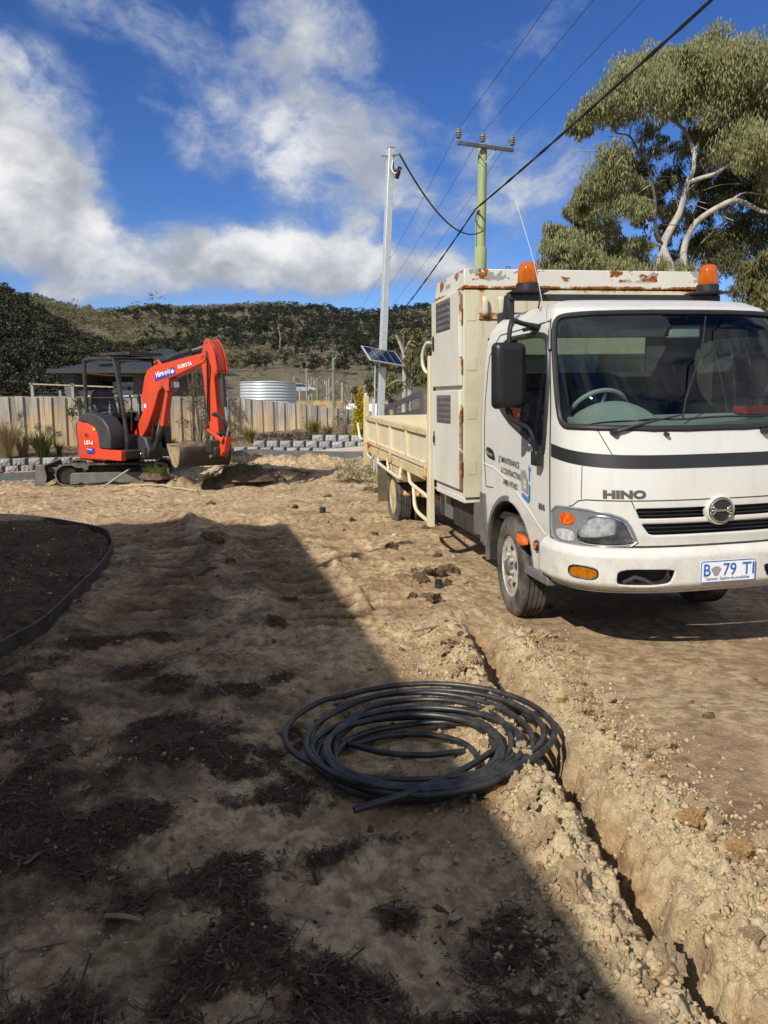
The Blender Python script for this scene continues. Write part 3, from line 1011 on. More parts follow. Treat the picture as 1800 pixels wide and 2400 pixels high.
G1 = [(-.206, .968), (.206, .968), (.190, .905), (-.190, .905)]
G2 = [(-.184, .875), (.184, .875), (.160, .815), (.145, .805), (-.145, .805), (-.160, .815)]
HOLES = [WS, SWIN, SWR, arch_poly(-1), arch_poly(1), G1, G2]


def build_cab_shell():
    tl = np.unique(np.concatenate([np.linspace(-1, -.62, 74), np.linspace(-.62, .62, 190), np.linspace(.62, 1, 74)]))
    zl = np.concatenate([np.linspace(.42, 2.24, 172), [2.256, 2.268, 2.277, 2.284, 2.288]])
    T, Z = np.meshgrid(tl, zl, indexing='ij')
    n, m = T.shape
    ct = (T[:-1, :-1] + T[1:, 1:]) / 2
    cz = (Z[:-1, :-1] + Z[1:, 1:]) / 2
    dead = np.zeros(ct.shape, bool)
    owner = np.full(ct.shape, -1)
    for h, poly in enumerate(HOLES):
        p = pip(ct, cz, poly)
        dead |= p
        owner[p] = h
    low = (cz < .70) & (np.abs(ct) < .625)       # behind the bumper
    dead |= low
    keepn = np.zeros((n, m), int)
    hole = np.full((n, m), -1)
    for i in range(n - 1):
        for j in range(m - 1):
            if dead[i, j]:
                if owner[i, j] >= 0:
                    hole[i:i + 2, j:j + 2] = owner[i, j]
            else:
                keepn[i:i + 2, j:j + 2] += 1
    for i, j in zip(*np.where((hole >= 0) & (keepn > 0) & (keepn < 4))):
        T[i, j], Z[i, j] = nearest_on(T[i, j], Z[i, j], HOLES[hole[i, j]])
    P = cab_np(T, Z)
    idx = np.arange(n * m).reshape(n, m)
    ii, jj = np.where(~dead)
    F = np.stack([idx[ii, jj], idx[ii + 1, jj], idx[ii + 1, jj + 1], idx[ii, jj + 1]], -1)
    V = P.reshape(-1, 3)
    used = np.unique(F)
    remap = np.full(len(V), -1)
    remap[used] = np.arange(len(used))
    me = bpy.data.meshes.new('cab_body')
    me.from_pydata(V[used].tolist(), [], remap[F].tolist())
    bm = bmesh.new()
    bm.from_mesh(me)
    bmesh.ops.recalc_face_normals(bm, faces=bm.faces)
    bm.to_mesh(me)
    bm.free()
    o = link('cab_body', me, 'cab_paint', TRUCK, 50)
    sm = o.modifiers.new('sheet', 'SOLIDIFY')
    sm.thickness = 0.018
    sm.offset = -1
    me.materials.append(MATS['cab_lining'])
    sm.material_offset = 1
    return o


CAB = build_cab_shell()


def on_cab(poly, off=0.003):
    return [cab_pt(a, b, off) for a, b in poly]


def patch(name, t0, t1, n, lo, hi, m, parent, off=0.004, rows=3, thick=0.004):
    """A strip of the cab skin between two height curves, standing slightly proud, with a turned-in rim."""
    P = []
    for i in range(n + 1):
        t = t0 + (t1 - t0) * i / n
        a, b = lo(t), hi(t)
        col = [cab_pt(t, a, -0.004)] + [cab_pt(t, a + (b - a) * k / rows, off) for k in range(rows + 1)] + [cab_pt(t, b, -0.004)]
        P.append(col)
    return MB().grid(P).build(name, m, parent, 40)


def fill(name, poly, m, parent, off=0.0, depth=None):
    """Flat-ish panel filling an outline on the cab skin."""
    bm = bmesh.new()
    vs = [bm.verts.new(cab_pt(a, b, off)) for a, b in poly]
    f = bm.faces.new(vs)
    bmesh.ops.triangulate(bm, faces=[f])
    for _ in range(3):
        bmesh.ops.subdivide_edges(bm, edges=[e for e in bm.edges if e.calc_length() > .07], cuts=1)
        bmesh.ops.triangulate(bm, faces=bm.faces[:])
    bmesh.ops.recalc_face_normals(bm, faces=bm.faces)
    me = bpy.data.meshes.new(name)
    bm.to_mesh(me)
    bm.free()
    return link(name, me, m, parent, 60)


def skin_grid(name, poly, m, parent, off, nt=40, nz=20):
    """Curved pane following the cab skin, cut to an outline."""
    ts = [p[0] for p in poly]
    zs = [p[1] for p in poly]
    tl = np.linspace(min(ts), max(ts), nt)
    zl = np.linspace(min(zs), max(zs), nz)
    T, Z = np.meshgrid(tl, zl, indexing='ij')
    ins = pip((T[:-1, :-1] + T[1:, 1:]) / 2, (Z[:-1, :-1] + Z[1:, 1:]) / 2, poly)
    on = np.zeros(T.shape, int)
    for i, j in zip(*np.where(ins)):
        on[i:i + 2, j:j + 2] += 1
    for i, j in zip(*np.where((on > 0) & (on < 4))):
        T[i, j], Z[i, j] = nearest_on(T[i, j], Z[i, j], poly)
    mb = MB()
    idx = {}
    for i, j in zip(*np.where(ins)):
        f = []
        for a, b in ((i, j), (i + 1, j), (i + 1, j + 1), (i, j + 1)):
            if (a, b) not in idx:
                idx[(a, b)] = len(mb.v)
                mb.v.append(tuple(cab_pt(T[a, b], Z[a, b], off)))
            f.append(idx[(a, b)])
        mb.f.append(tuple(f))
    return mb.build(name, m, parent, 60)


GLASS = skin_grid('windscreen', WS, 'windscreen_glass', TRUCK, -0.004, 60, 24)
MB().tube(on_cab(WS, 0.002), 0.019, 8, closed=True).build('seal', 'black_plastic', GLASS)
for s, poly in ((-1, SWIN), (1, SWR)):
    g = skin_grid('side_window', poly, 'side_glass', TRUCK, -0.012, 24, 20)
    MB().tube(on_cab(poly, 0.0), 0.02, 8, closed=True).build('seal', 'black_plastic', g)

# black belt line and door/panel joints
patch('belt_trim', -.605, .605, 70, lambda t: 1.200 + .055 * (abs(t) / .605) ** 3, lambda t: 1.278 + .058 * (abs(t) / .605) ** 3, 'black_plastic', TRUCK)


def seam(name, pts, r=0.0045, parent=None):
    q = []
    for (a, b), (c, d) in zip(pts[:-1], pts[1:]):
        for k in range(8):
            q.append((a + (c - a) * k / 8, b + (d - b) * k / 8))
    q.append(pts[-1])
    return MB().tube([cab_pt(a, b, 0.0005) for a, b in q], r, 5).build(name, 'chassis', parent or TRUCK)


for s in (-1, 1):
    seam('door_joint', [(s * .615, .72), (s * .612, 1.3), (s * .605, 1.8), (s * .595, 2.12)], 0.006)
    seam('door_joint', [(s * side_t(.80, .9), .92), (s * side_t(.84, 1.1), 1.12), (s * side_t(.85, 1.6), 1.6), (s * side_t(.80, 1.95), 1.95), (s * side_t(.62, 2.08), 2.09), (s * side_t(0, 2.10), 2.10), (s * .60, 2.11)])
    seam('door_joint', [(s * side_t(.80, .9), .92), (s * side_t(.63, .93), .93)])
    seam('panel_joint', [(s * .338, 1.43), (s * .282, 1.283)], 0.003)
    seam('panel_joint', [(s * .417, 1.215), (s * .424, 1.015)], 0.003)
    seam('panel_joint', [(s * .50, .958), (s * .468, .972), (s * .44, 1.002), (s * .40, 1.012), (s * .2, 1.013), (s * .0, 1.013)], 0.0035)
    seam('panel_joint', [(s * .218, 1.01), (s * .206, .966)], 0.003)
# pressed crease along the lower door
for s in (-1, 1):
    MB().tube([cab_pt(s * side_t(y, z), z, -0.012) for y, z in ((.90, 1.10), (.62, 1.085), (.35, 1.03), (.1, .95), (-.2, .83), (-.42, .73))], 0.0165, 8).build('door_crease', 'cab_paint', TRUCK)

# grille: louvres set back in the two slots
for nm, poly, zs in (('grille_slot', G1, (.915, .937, .958)), ('grille_slot', G2, (.818, .842, .864))):
    g = MB()
    P = []
    tmax = max(p[0] for p in poly)
    z0, z1 = min(p[1] for p in poly), max(p[1] for p in poly)
    for i in range(25):
        t = -tmax - .02 + (2 * tmax + .04) * i / 24
        P.append([cab_pt(t, z0 - .02, -.055), cab_pt(t, z1 + .02, -.055)])
    back = g.grid(P).build(nm, 'chassis', TRUCK)
    for z in zs[:2]:
        P = []
        for i in range(25):
            t = -tmax + 2 * tmax * i / 24
            P.append([cab_pt(t, z, -.05), cab_pt(t, z + .004, -.02), cab_pt(t, z + .010, -.02), cab_pt(t, z + .006, -.05)])
        MB().grid(P).build('louvre', 'black_plastic', back)

# emblem: oval ring with a split bar, black ground
ez = .945
eo = cab_pt(0.0, ez, 0.0)
em = MB().lathe([(0.0, -.022), (.066, -.022), (.080, -.016), (.086, -.004), (.086, .03)], 40, 'y').build('emblem', 'black_plastic', TRUCK, 40)
em.location = eo
em.scale = (1.0, 1, .93)
MB().lathe([(.080, -.014), (.084, -.022), (.090, -.020), (.096, -.010), (.096, .02)], 44, 'y').build('rim', 'cab_paint', em, 40)
MB().lathe([(.066, -.020), (.070, -.030), (.077, -.030), (.080, -.020)], 44, 'y').build('ring', 'chrome', em, 40)
hb = MB()
hb.prism([(-.066, .007), (.066, .007), (.066, -.007), (-.066, -.007)], -.031, -.018, 'y')
for s in (-1, 1):
    hb.prism([(s * .066, .018), (s * .046, .007), (s * .034, .007), (s * .056, .034)], -.030, -.018, 'y')
    hb.prism([(s * .066, -.018), (s * .046, -.007), (s * .034, -.007), (s * .056, -.034)], -.030, -.018, 'y')
hb.build('mark', 'chrome', em, 30, bevel=.002)


def front_text(name, body, x0, z0, size, m, bold=0, xs=1.0, shear=0.0):
    def place(u, v):
        z = z0 + v
        return cab_pt(front_t(x0 + u, z), z, .006)
    return text_mesh(name, body, m, TRUCK, place, size, bold, shear=shear, xs=xs, sub=1)


front_text('lettering', 'HINO', -.690, 1.030, .062, 'badge_grey', bold=.0035, xs=1.42)


def side_text(name, body, y0, z0, size, m, bold=0, xs=1.0, shear=0.0, drop=0.0, parent=None):
    def place(u, v):
        y, z = y0 - u, z0 + v + drop * u
        p = cab_pt(-side_t(y, z), z, .0)
        return Vector((p.x - .006, p.y, p.z))
    return text_mesh(name, body, m, parent or TRUCK, place, size, bold, shear=shear, xs=xs)


side_text('lettering', 'JC MAINTENANCE', .49, 1.150, .062, 'letter_black', .0006, xs=.86, drop=-.05)
side_text('lettering', '& CONTRACTING', .435, 1.068, .062, 'letter_black', .0006, xs=.83, drop=-.05)
side_text('lettering', '0488 995425', .385, .985, .062, 'letter_black', .0004, xs=.92, shear=.2, drop=-.05)
side_text('lettering', '816', -.318, .895, .055, 'badge_grey', .003, xs=1.25)


def side_decal(name, poly, m, parent=None, lift=.006):
    mb = MB()
    mb.add([(cab_pt(-side_t(y, z), z).x - lift, y, z) for y, z in poly], [tuple(range(len(poly)))])
    return mb.build(name, m, parent or TRUCK)


lg = side_decal('house_decal', [(.015, 1.055), (.015, 1.125), (-.01, 1.125), (-.01, 1.10), (-.055, 1.135), (-.115, 1.065), (-.115, .965), (-.005, .985)], 'logo_grey')
for (dy, dz) in ((0, 0), (-.03, -.004), (0, -.033), (-.03, -.037)):
    side_decal('window_mark', [(-.045 + dy, 1.062 + dz), (-.068 + dy, 1.059 + dz), (-.068 + dy, 1.033 + dz), (-.045 + dy, 1.036 + dz)], 'cab_paint', lg, .008)
side_decal('wrench_decal', [(.0, .955), (-.02, .935), (-.13, .905), (-.16, .935), (-.16, 1.035), (-.135, 1.04), (-.135, .955), (-.12, .945), (-.02, .965)], 'logo_blue')
side_decal('wrench_decal', [(-.139, 1.06), (-.154, 1.06), (-.154, 1.12), (-.168, 1.14), (-.165, 1.17), (-.155, 1.145), (-.143, 1.145), (-.133, 1.175), (-.128, 1.14), (-.139, 1.12)], 'logo_blue')

# door handle in its recess
for s in (-1, 1):
    poly = chaikin([(s * side_t(.80, 1.2), 1.245), (s * side_t(.62, 1.2), 1.225), (s * side_t(.575, 1.15), 1.155), (s * side_t(.60, 1.15), 1.14), (s * side_t(.79, 1.16), 1.165)], 2)
    h = fill('door_handle', poly, 'black_plastic', TRUCK, .004)
    MB().tube([cab_pt(s * side_t(.765, 1.21), 1.205, .008), cab_pt(s * side_t(.69, 1.2), 1.195, .026), cab_pt(s * side_t(.62, 1.17), 1.178, .008)], .011, 8).build('pull', 'grey_plastic', h)

# headlamps
HL = chaikin([(-.606, .945), (-.46, .957), (-.311, .940), (-.240, .906), (-.214, .845), (-.192, .748), (-.30, .735), (-.453, .728), (-.565, .728), (-.606, .752)], 1)
LENS = chaikin([(-.432, .745), (-.440, .80), (-.410, .878), (-.356, .922), (-.275, .912), (-.238, .873), (-.220, .813), (-.200, .748)], 2)
IND = chaikin([(-.545, .917), (-.460, .922), (-.458, .853), (-.545, .845)], 2)
LOWL = chaikin([(-.575, .815), (-.46, .822), (-.455, .745), (-.57, .750)], 2)
for s in (-1, 1):
    f = (lambda p: p) if s < 0 else mirror_poly
    hl = skin_grid('headlight', f(HL), 'lamp_grey', TRUCK, .004, 26, 12)
    MB().tube(on_cab(f(HL), .004), .009, 6, closed=True).build('bezel', 'lamp_grey', hl)
    ref = skin_grid('reflector', f(LENS), 'reflector', hl, .007, 16, 12)
    MB().tube(on_cab(f(LENS), .008), .007, 6, closed=True).build('ring', 'chrome', hl)
    skin_grid('lens', f(LENS), 'lamp_glass', hl, .020, 14, 10)
    skin_grid('indicator', f(IND), 'orange_lens', hl, .009, 10, 8)
    skin_grid('side_lamp', f(LOWL), 'reflector', hl, .007, 8, 8)

# dark gap above the bumper, bumper with its openings
patch('bumper_gap', -.612, .612, 60, lambda t: .685, lambda t: .742, 'chassis', TRUCK, .001)


def bump_pt(t, z, off=0.0):
    """Bumper skin: the cab outline pushed forward, rounded top and bottom."""
    k = (z - .47) / .25
    bulge = .052 - .03 * max(0, (k - .8) / .2) ** 2 - .05 * max(0, (.22 - k) / .22) ** 2
    p = cab_pt(t, .78, bulge + off)
    return Vector((p.x, p.y, z))


BT = .632
FOG = chaikin([(-.462, .617), (-.335, .614), (-.335, .534), (-.462, .540)], 2)
OPN = chaikin([(-.262, .612), (-.095, .608), (-.088, .59), (-.105, .505), (-.25, .508), (-.267, .525)], 2)
BH = [FOG, OPN, mirror_poly(FOG), mirror_poly(OPN)]


def bumper():
    tl = np.linspace(-BT, BT, 230)
    zl = np.concatenate([np.linspace(.462, .725, 44), [.728]])
    T, Z = np.meshgrid(tl, zl, indexing='ij')
    ct = (T[:-1, :-1] + T[1:, 1:]) / 2
    cz = (Z[:-1, :-1] + Z[1:, 1:]) / 2
    dead = np.zeros(ct.shape, bool)
    own = np.full(ct.shape, -1)
    for h, p in enumerate(BH):
        k = pip(ct, cz, p)
        dead |= k
        own[k] = h
    on = np.zeros(T.shape, int)
    hole = np.full(T.shape, -1)
    for i in range(dead.shape[0]):
        for j in range(dead.shape[1]):
            if dead[i, j]:
                hole[i:i + 2, j:j + 2] = own[i, j]
            else:
                on[i:i + 2, j:j + 2] += 1
    for i, j in zip(*np.where((hole >= 0) & (on > 0) & (on < 4))):
        T[i, j], Z[i, j] = nearest_on(T[i, j], Z[i, j], BH[hole[i, j]])
    mb = MB()
    n, m = T.shape
    mb.v = [tuple(bump_pt(T[i, j], Z[i, j])) for i in range(n) for j in range(m)]
    mb.f = [(i * m + j, (i + 1) * m + j, (i + 1) * m + j + 1, i * m + j + 1) for i in range(n - 1) for j in range(m - 1) if not dead[i, j]]
    # top return
    o = len(mb.v)
    for i in range(n):
        mb.v += [tuple(bump_pt(tl[i], .728)), tuple(bump_pt(tl[i], .730, -.09)), tuple(bump_pt(tl[i], .462)), tuple(bump_pt(tl[i], .470, -.07))]
    for i in range(n - 1):
        a, b = o + 4 * i, o + 4 * i + 4
        mb.f += [(a, b, b + 1, a + 1), (a + 2, b + 2, b + 3, a + 3)]
    b = mb.build('bumper', 'cab_paint', TRUCK, 40)
    sm = b.modifiers.new('sheet', 'SOLIDIFY')
    sm.thickness = .012
    sm.offset = -1
    return b


BUMP = bumper()
for s in (-1, 1):
    f = (lambda p: p) if s < 0 else mirror_poly
    mb = MB()
    P = f(FOG)
    mb.add([bump_pt(a, b, -.006) for a, b in P] + [bump_pt(sum(p[0] for p in P) / len(P), .577, -.002)], [(i, (i + 1) % len(P), len(P)) for i in range(len(P))])
    fg = mb.build('fog_lamp', 'amber_lens', TRUCK, 60)
    MB().tube([bump_pt(a, b, -.004) for a, b in P], .007, 6, closed=True).build('rim', 'black_plastic', fg)
    P = f(OPN)
    mb = MB()
    mb.add([bump_pt(a, b, -.10) for a, b in P], [tuple(range(len(P)))])
    mb.build('tow_recess', 'chassis', BUMP)
    MB().tube([bump_pt(s * t, .522 + .03 * sin(abs(t) * 40), -.05) for t in (.11, .14, .17, .2, .24)], .014, 7).build('tow_hook', 'chassis', BUMP)

# number plate


py0 = bump_pt(0, .59).y - .016
pl = MB().prism(rrect(.035, .585, .372, .136, .016), py0, py0 + .004, 'y').build('number_plate', 'plate_white', TRUCK, 30)
fr = [(u, py0 - .002, v) for u, v in rrect(.035, .585, .362, .126, .013)]
MB().tube(fr, .0022, 5, closed=True).build('border', 'plate_blue', pl)


def plate_text(body, x, z, size, m='plate_blue', bold=.0012, xs=.9):
    return text_mesh('plate_lettering', body, m, pl, lambda u, v: Vector((x + u, py0 - .0025, z + v)), size, bold, xs=xs)


plate_text('B', -.134, .560, .104)
plate_text('79', -.002, .560, .104)
plate_text('TI', .128, .560, .104, xs=1.0)
plate_text('Tasmania - Explore the possibilities', -.115, .534, .026, 'letter_black', .0001, xs=.80)
cr = MB()
cr.add([(-.045 + .03 * cos(a) * (1 + .3 * sin(3 * a)), py0 - .0022, .588 + .030 * sin(a)) for a in np.linspace(0, 2 * pi, 14)[:-1]], [tuple(range(13))])
cr.build('crest', 'logo_grey', pl)

# wipers, washer nozzle
for (t0, z0, t1, z1, b0, b1) in ((-.272, 1.412, -.06, 1.50, (-.18, 1.478), (.12, 1.488)), (.10, 1.40, .30, 1.50, (.18, 1.47), (.46, 1.50))):
    wp = MB().tube([cab_pt(t0 + (t1 - t0) * k / 6, z0 + (z1 - z0) * k / 6, .022) for k in range(7)], [.013, .012, .010, .008, .007, .006, .005], 6).build('wiper', 'black_plastic', TRUCK)
    MB().lathe([(.0, -.03), (.016, -.028), (.019, -.01), (.019, .02)], 12, 'y', at=tuple(cab_pt(t0, z0, .012))).build('pivot', 'black_plastic', wp)
    MB().tube([cab_pt(b0[0] + (b1[0] - b0[0]) * k / 12, b0[1] + (b1[1] - b0[1]) * k / 12 + .004 * sin(k), .014) for k in range(13)], .006, 5).build('blade', 'black_plastic', wp)
MB().lathe([(.0, -.032), (.010, -.03), (.013, -.012), (.013, .02)], 10, 'y', at=tuple(cab_pt(-.104, 1.398, .004))).build('washer_nozzle', 'black_plastic', TRUCK)

# cab floor, back wall with window, seats, dash, wheel, mirror
MB().box((0, .15, .72), (1.60, 1.5, .06)).build('cab_floor', 'chassis', TRUCK)
bk = MB()
for c, d in (((0, .90, 1.26), (1.64, .03, 1.10)), ((0, .87, 2.185), (1.46, .10, .19)), ((-.69, .90, 1.945), (.24, .03, .29)), ((.69, .90, 1.945), (.24, .03, .29))):
    bk.box(c, d)
bwall = bk.build('cab_back_wall', 'cab_lining', TRUCK)
MB().box((0, .90, 1.95), (1.16, .006, .30)).build('rear_window', 'side_glass', bwall)
ds = MB()
for i in range(16):
    x0, x1 = -.76 + 1.52 * i / 16, -.76 + 1.52 * (i + 1) / 16
    yf = [cab_pt(front_t(x, 1.45), 1.45, -.05).y for x in (x0, x1)]
    ds.hexa([(x0, yf[0], .75), (x1, yf[1], .75), (x1, -.44, .75), (x0, -.44, .75), (x0, yf[0], 1.44), (x1, yf[1], 1.44), (x1, -.52, 1.50), (x0, -.52, 1.50)])
dash = ds.build('dashboard', 'dash_grey', TRUCK, 30)
hp = []
for i in range(15):
    u = i / 14
    hp.append([(-.72 + .54 * u, -.72 + .26 * v, 1.455 + .14 * sin(pi * min(1, max(0, u))) ** .5 * sin(pi * (.05 + .6 * v))) for v in np.linspace(0, 1, 8)])
MB().grid(hp).build('instrument_hood', 'dash_grey', dash)
wl = MB()
wc, wt = Vector((-.45, -.30, 1.50)), rotm(radians(-52))
wl.tube([wc + wt @ Vector((.205 * cos(a), .205 * sin(a), 0)) for a in np.linspace(0, 2 * pi, 37)[:-1]], .016, 8, closed=True)
for a in (0.2, pi - .2, -pi / 2):
    wl.tube([wc + wt @ Vector((.2 * cos(a), .2 * sin(a), 0)), wc + wt @ Vector((0, 0, -.03))], .014, 6)
wl.tube([wc + wt @ Vector((0, 0, -.02)), Vector((-.45, -.55, 1.2))], .03, 8)
wl.build('steering_wheel', 'dash_grey', TRUCK)
for cx, wd in ((-.44, .46), (.02, .36), (.46, .46)):
    st = MB().prism([(.15, 1.02), (.62, 1.00), (.66, 1.10), (.15, 1.14)], cx - wd / 2, cx + wd / 2, 'x').build('seat', 'seat_cloth', TRUCK, 30, bevel=.04, seg=3)
    MB().prism([(.58, 1.08), (.76, 1.06), (.84, 1.66), (.74, 1.68)], cx - wd / 2, cx + wd / 2, 'x').build('backrest', 'seat_cloth', st, 30, bevel=.05, seg=3)
mr = MB().box((.10, -.42, 2.03), (.22, .03, .085)).build('rear_view_mirror', 'dash_grey', TRUCK, 30, bevel=.012)
MB().tube([(.10, -.42, 2.07), (.10, -.44, 2.13)], .008, 6).build('stem', 'black_plastic', mr)
MB().tube(smooth_path([(.20, -.50, 2.12), (.10, -.62, 1.90), (-.10, -.80, 1.62), (-.16, -.86, 1.48)], 6), .006, 5).build('radio_lead', 'chassis', TRUCK)
MB().prism(rrect(.50, 1.52, .22, .05, .02), -.66, -.56, 'y').build('dash_cloth', 'red_plastic', TRUCK)

# door mirrors on bent arms
for s in (-1, 1):
    x = s * 1.075
    arm = smooth_path([(s * .80, -.16, 2.085), (s * .93, -.20, 2.10), (s * 1.03, -.26, 2.115), (s * 1.06, -.29, 2.08), (x, -.30, 1.98), (x, -.30, 1.93)], 5)
    a1 = MB().tube(arm, .0165, 8).build('mirror_arm', 'mirror_plastic', TRUCK)
    MB().tube(smooth_path([(x, -.30, 1.59), (x, -.30, 1.53), (s * 1.05, -.31, 1.485), (s * .96, -.35, 1.43), (s * .93, -.37, 1.36), (s * .915, -.37, 1.27)], 5), .015, 8).build('mirror_strut', 'mirror_plastic', a1)
    MB().box((s * .905, -.37, 1.235), (.055, .085, .10)).build('arm_bracket', 'mirror_plastic', a1, 30, bevel=.012)
    MB().box((s * .83, -.10, 2.085), (.10, .16, .028), rotm(0, s * .2, 0)).build('arm_base', 'mirror_plastic', a1, 30, bevel=.008)
    R = rotm(0, 0, s * radians(-14))
    hm = MB()
    out = rrect(0, 0, .235, .42, .035, 5)
    rings = []
    for (d, k) in ((-.050, .60), (-.046, .80), (-.030, .95), (.0, 1.0), (.02, 1.0), (.03, .97)):
        rings.append([R @ Vector((u * k if k < .9 else u * k, d, v * (1 - (1 - k) * .55))) + Vector((x, -.30, 1.765)) for u, v in out + out[:1]])
    hm.grid(rings)
    o = len(hm.v)
    hm.add(rings[0][:-1], [tuple(range(len(out)))])
    hd = hm.build('mirror_head', 'mirror_plastic', TRUCK, 50)
    gm = MB()
    gm.add([R @ Vector((u * .93, .026, v * .95)) + Vector((x, -.30, 1.765)) for u, v in out], [tuple(range(len(out)))])
    gm.build('mirror_glass', 'chrome', hd)

# antenna
MB().tube(smooth_path([(-.80, -.30, 2.02), (-.845, -.14, 2.5), (-.90, .06, 2.93)], 6), .0020, 5).build('antenna', 'cab_paint', TRUCK)
MB().tube([cab_pt(-.588, 2.05, .01), cab_pt(-.592, 1.92, .012)], .012, 6).build('antenna_mount', 'black_plastic', TRUCK)

# wheel arch liners, corner step, side lamps
for s in (-1, 1):
    P = []
    for k in range(25):
        a = radians(-8 + 200 * k / 24)
        y, z = WC_F[0] + .47 * cos(a), WC_F[1] + .02 + .47 * sin(a)
        y2, z2 = WC_F[0] + .535 * cos(a), WC_F[1] + .02 + .515 * sin(a)
        P.append([(s * .42, y, z), (s * .842, y, z), (s * .868, y, z), (s * .868, y * .5 + y2 * .5, z * .5 + z2 * .5), (s * .858, y2, z2)])
    P = [[p for p in row] for row in P if row[0][2] > .30]
    # only the rear half carries the grey flare
    MB().grid([[r[0], r[1]] for r in P]).build('arch_liner', 'chassis', TRUCK)
    MB().grid([r[1:] for r in P[:13]]).build('arch_flare', 'grey_plastic', TRUCK)
    MB().prism([(.79, .44), (.95, .44), (.97, .86), (.80, .86)], s * .80, s * .865, 'x').build('corner_panel', 'grey_plastic', TRUCK, 30, bevel=.01)
    MB().prism([(-.50, .405), (-.48, .47), (-.14, .47), (-.06, .43), (-.10, .40)], s * .70, s * .872, 'x').build('cab_step', 'grey_plastic', TRUCK, 30, bevel=.012)
    mk = MB().prism(chaikin([(.0, .685), (-.14, .66), (-.14, .60), (.01, .615)], 1), s * .862, s * .905, 'x').build('side_marker', 'orange_lens', TRUCK, 40, bevel=.008)
    sl = MB().lathe([(.0, s * .022), (.03, s * .02), (.036, s * .012), (.038, s * .0)], 16, 'x', at=(s * .86, -.29, .640)).build('side_reflector', 'black_plastic', TRUCK)
    MB().lathe([(.0, s * .025), (.024, s * .0225), (.028, s * .018)], 16, 'x', at=(s * .86, -.29, .640)).build('lens', 'orange_lens', sl)


# wheels
def wheel(name, x, y, r, wdt, s, paint, dual=False, yaw=0.0):
    w_ = thing(name, 'x', 'x')
    del w_['label'], w_['category']
    w_.parent = TRUCK
    w_.location = (x, y, r - .005)
    w_.rotation_euler = (0, 0, yaw)
    h = wdt / 2
    ty = MB()
    tp = [(r * .60, s * h * .82), (r * .63, s * h * .98), (r * .74, s * h * 1.06), (r * .88, s * h * 1.03), (r * .965, s * h * .90), (r, s * h * .74)]
    gr = []
    for k, u in enumerate((.50, .18, -.18, -.50)):
        gr += [(r, s * h * (u + .045)), (r - .012, s * h * (u + .03)), (r - .012, s * h * (u - .03)), (r, s * h * (u - .045))]
    tp2 = [(a, -b) for a, b in tp][::-1]
    ty.lathe(tp + gr + tp2, 64, 'x')
    ty.build('tyre', 'rubber', w_, 30)
    rim = MB()
    R = r * .60
    if dual:
        rim.lathe([(R * 1.04, s * h * .84), (R * .98, s * h * .90), (R * .94, s * h * .72), (R * .86, s * h * .55), (R * .80, s * h * .1), (R * .70, -s * h * .25), (R * .3, -s * h * .3), (0, -s * h * .3)], 40, 'x')
        rim.build('rim', paint, w_, 30)
    else:
        rim.lathe([(R * 1.04, s * h * .84), (R * .99, s * h * .92), (R * .95, s * h * .80), (R * .90, s * h * .60), (R * .86, s * h * .62), (R * .70, s * h * .86), (R * .52, s * h * .92), (R * .47, s * h * .86), (0, s * h * .86)], 48, 'x')
        rim.build('rim', paint, w_, 30)
        hub = MB().lathe([(.062, s * h * .84), (.060, s * h * 1.10), (.050, s * h * 1.22), (0, s * h * 1.24)], 24, 'x').build('hub', 'grey_plastic', w_, 30)
        for k in range(6):
            a = 2 * pi * k / 6 + .3
            MB().cyl((s * h * .84, .086 * cos(a), .086 * sin(a)), (s * h * 1.12, .086 * cos(a), .086 * sin(a)), .018, 6).build('wheel_nut', paint, w_, 20)
            a += pi / 6
            c = Vector((s * h * .755, .163 * cos(a), .163 * sin(a)))
            ho = MB()
            t1 = Vector((0, -sin(a), cos(a)))
            t2 = Vector((s * .55, -cos(a) * .84 * 1, -sin(a) * .84))
            ho.add([c + Vector((s * .010, 0, 0)) + t1 * (.034 * cos(b)) + t2 * (-.024 * sin(b)) for b in np.linspace(0, 2 * pi, 15)[:-1]], [tuple(range(14))])
            ho.build('hand_hole', 'chassis', w_)
    return w_


for s in (-1, 1):
    wheel('wheel', s * .745, WC_F[0], WHEEL_R, .205, s, 'wheel_paint', yaw=radians(-4))
    wheel('wheel', s * .755, WC_R[0], WHEEL_R, .19, s, 'wheel_cream', True)
    wheel('wheel', s * .525, WC_R[0], WHEEL_R, .19, s, 'wheel_cream', True)

# chassis, axles, tank
ch = MB()
for s in (-1, 1):
    ch.box((s * .36, 2.85, .62), (.07, 6.3, .19))
ch.build('chassis_rail', 'chassis', TRUCK)
MB().cyl((-.75, WC_F[0], .375), (.75, WC_F[0], .375), .05, 10).build('axle', 'chassis', TRUCK)
ra = MB().cyl((-.75, WC_R[0], .365), (.75, WC_R[0], .365), .07, 12)
ra.lathe([(.05, -.17), (.15, -.1), (.17, 0), (.15, .1), (.05, .17)], 20, 'y', at=(0, WC_R[0], .37))
ra.build('axle', 'chassis', TRUCK)
MB().box((0, .12, .60), (.75, 1.1, .30)).build('engine', 'chassis', TRUCK, bevel=.03)
MB().prism(rrect(1.52, .585, .92, .30, .06), -.80, -.40, 'x').build('fuel_tank', 'chassis', TRUCK, 30)
MB().prism(rrect(1.15, .605, .20, .27, .05), -.825, -.80, 'x').build('tank_end', 'grey_plastic', TRUCK, 30)
MB().box((-.66, 2.30, .60), (.26, .42, .30)).build('battery_box', 'grey_plastic', TRUCK, bevel=.01)
MB().prism(rrect(1.7, .6, 1.2, .30, .06), .40, .80, 'x').build('side_tank', 'chassis', TRUCK, 30)
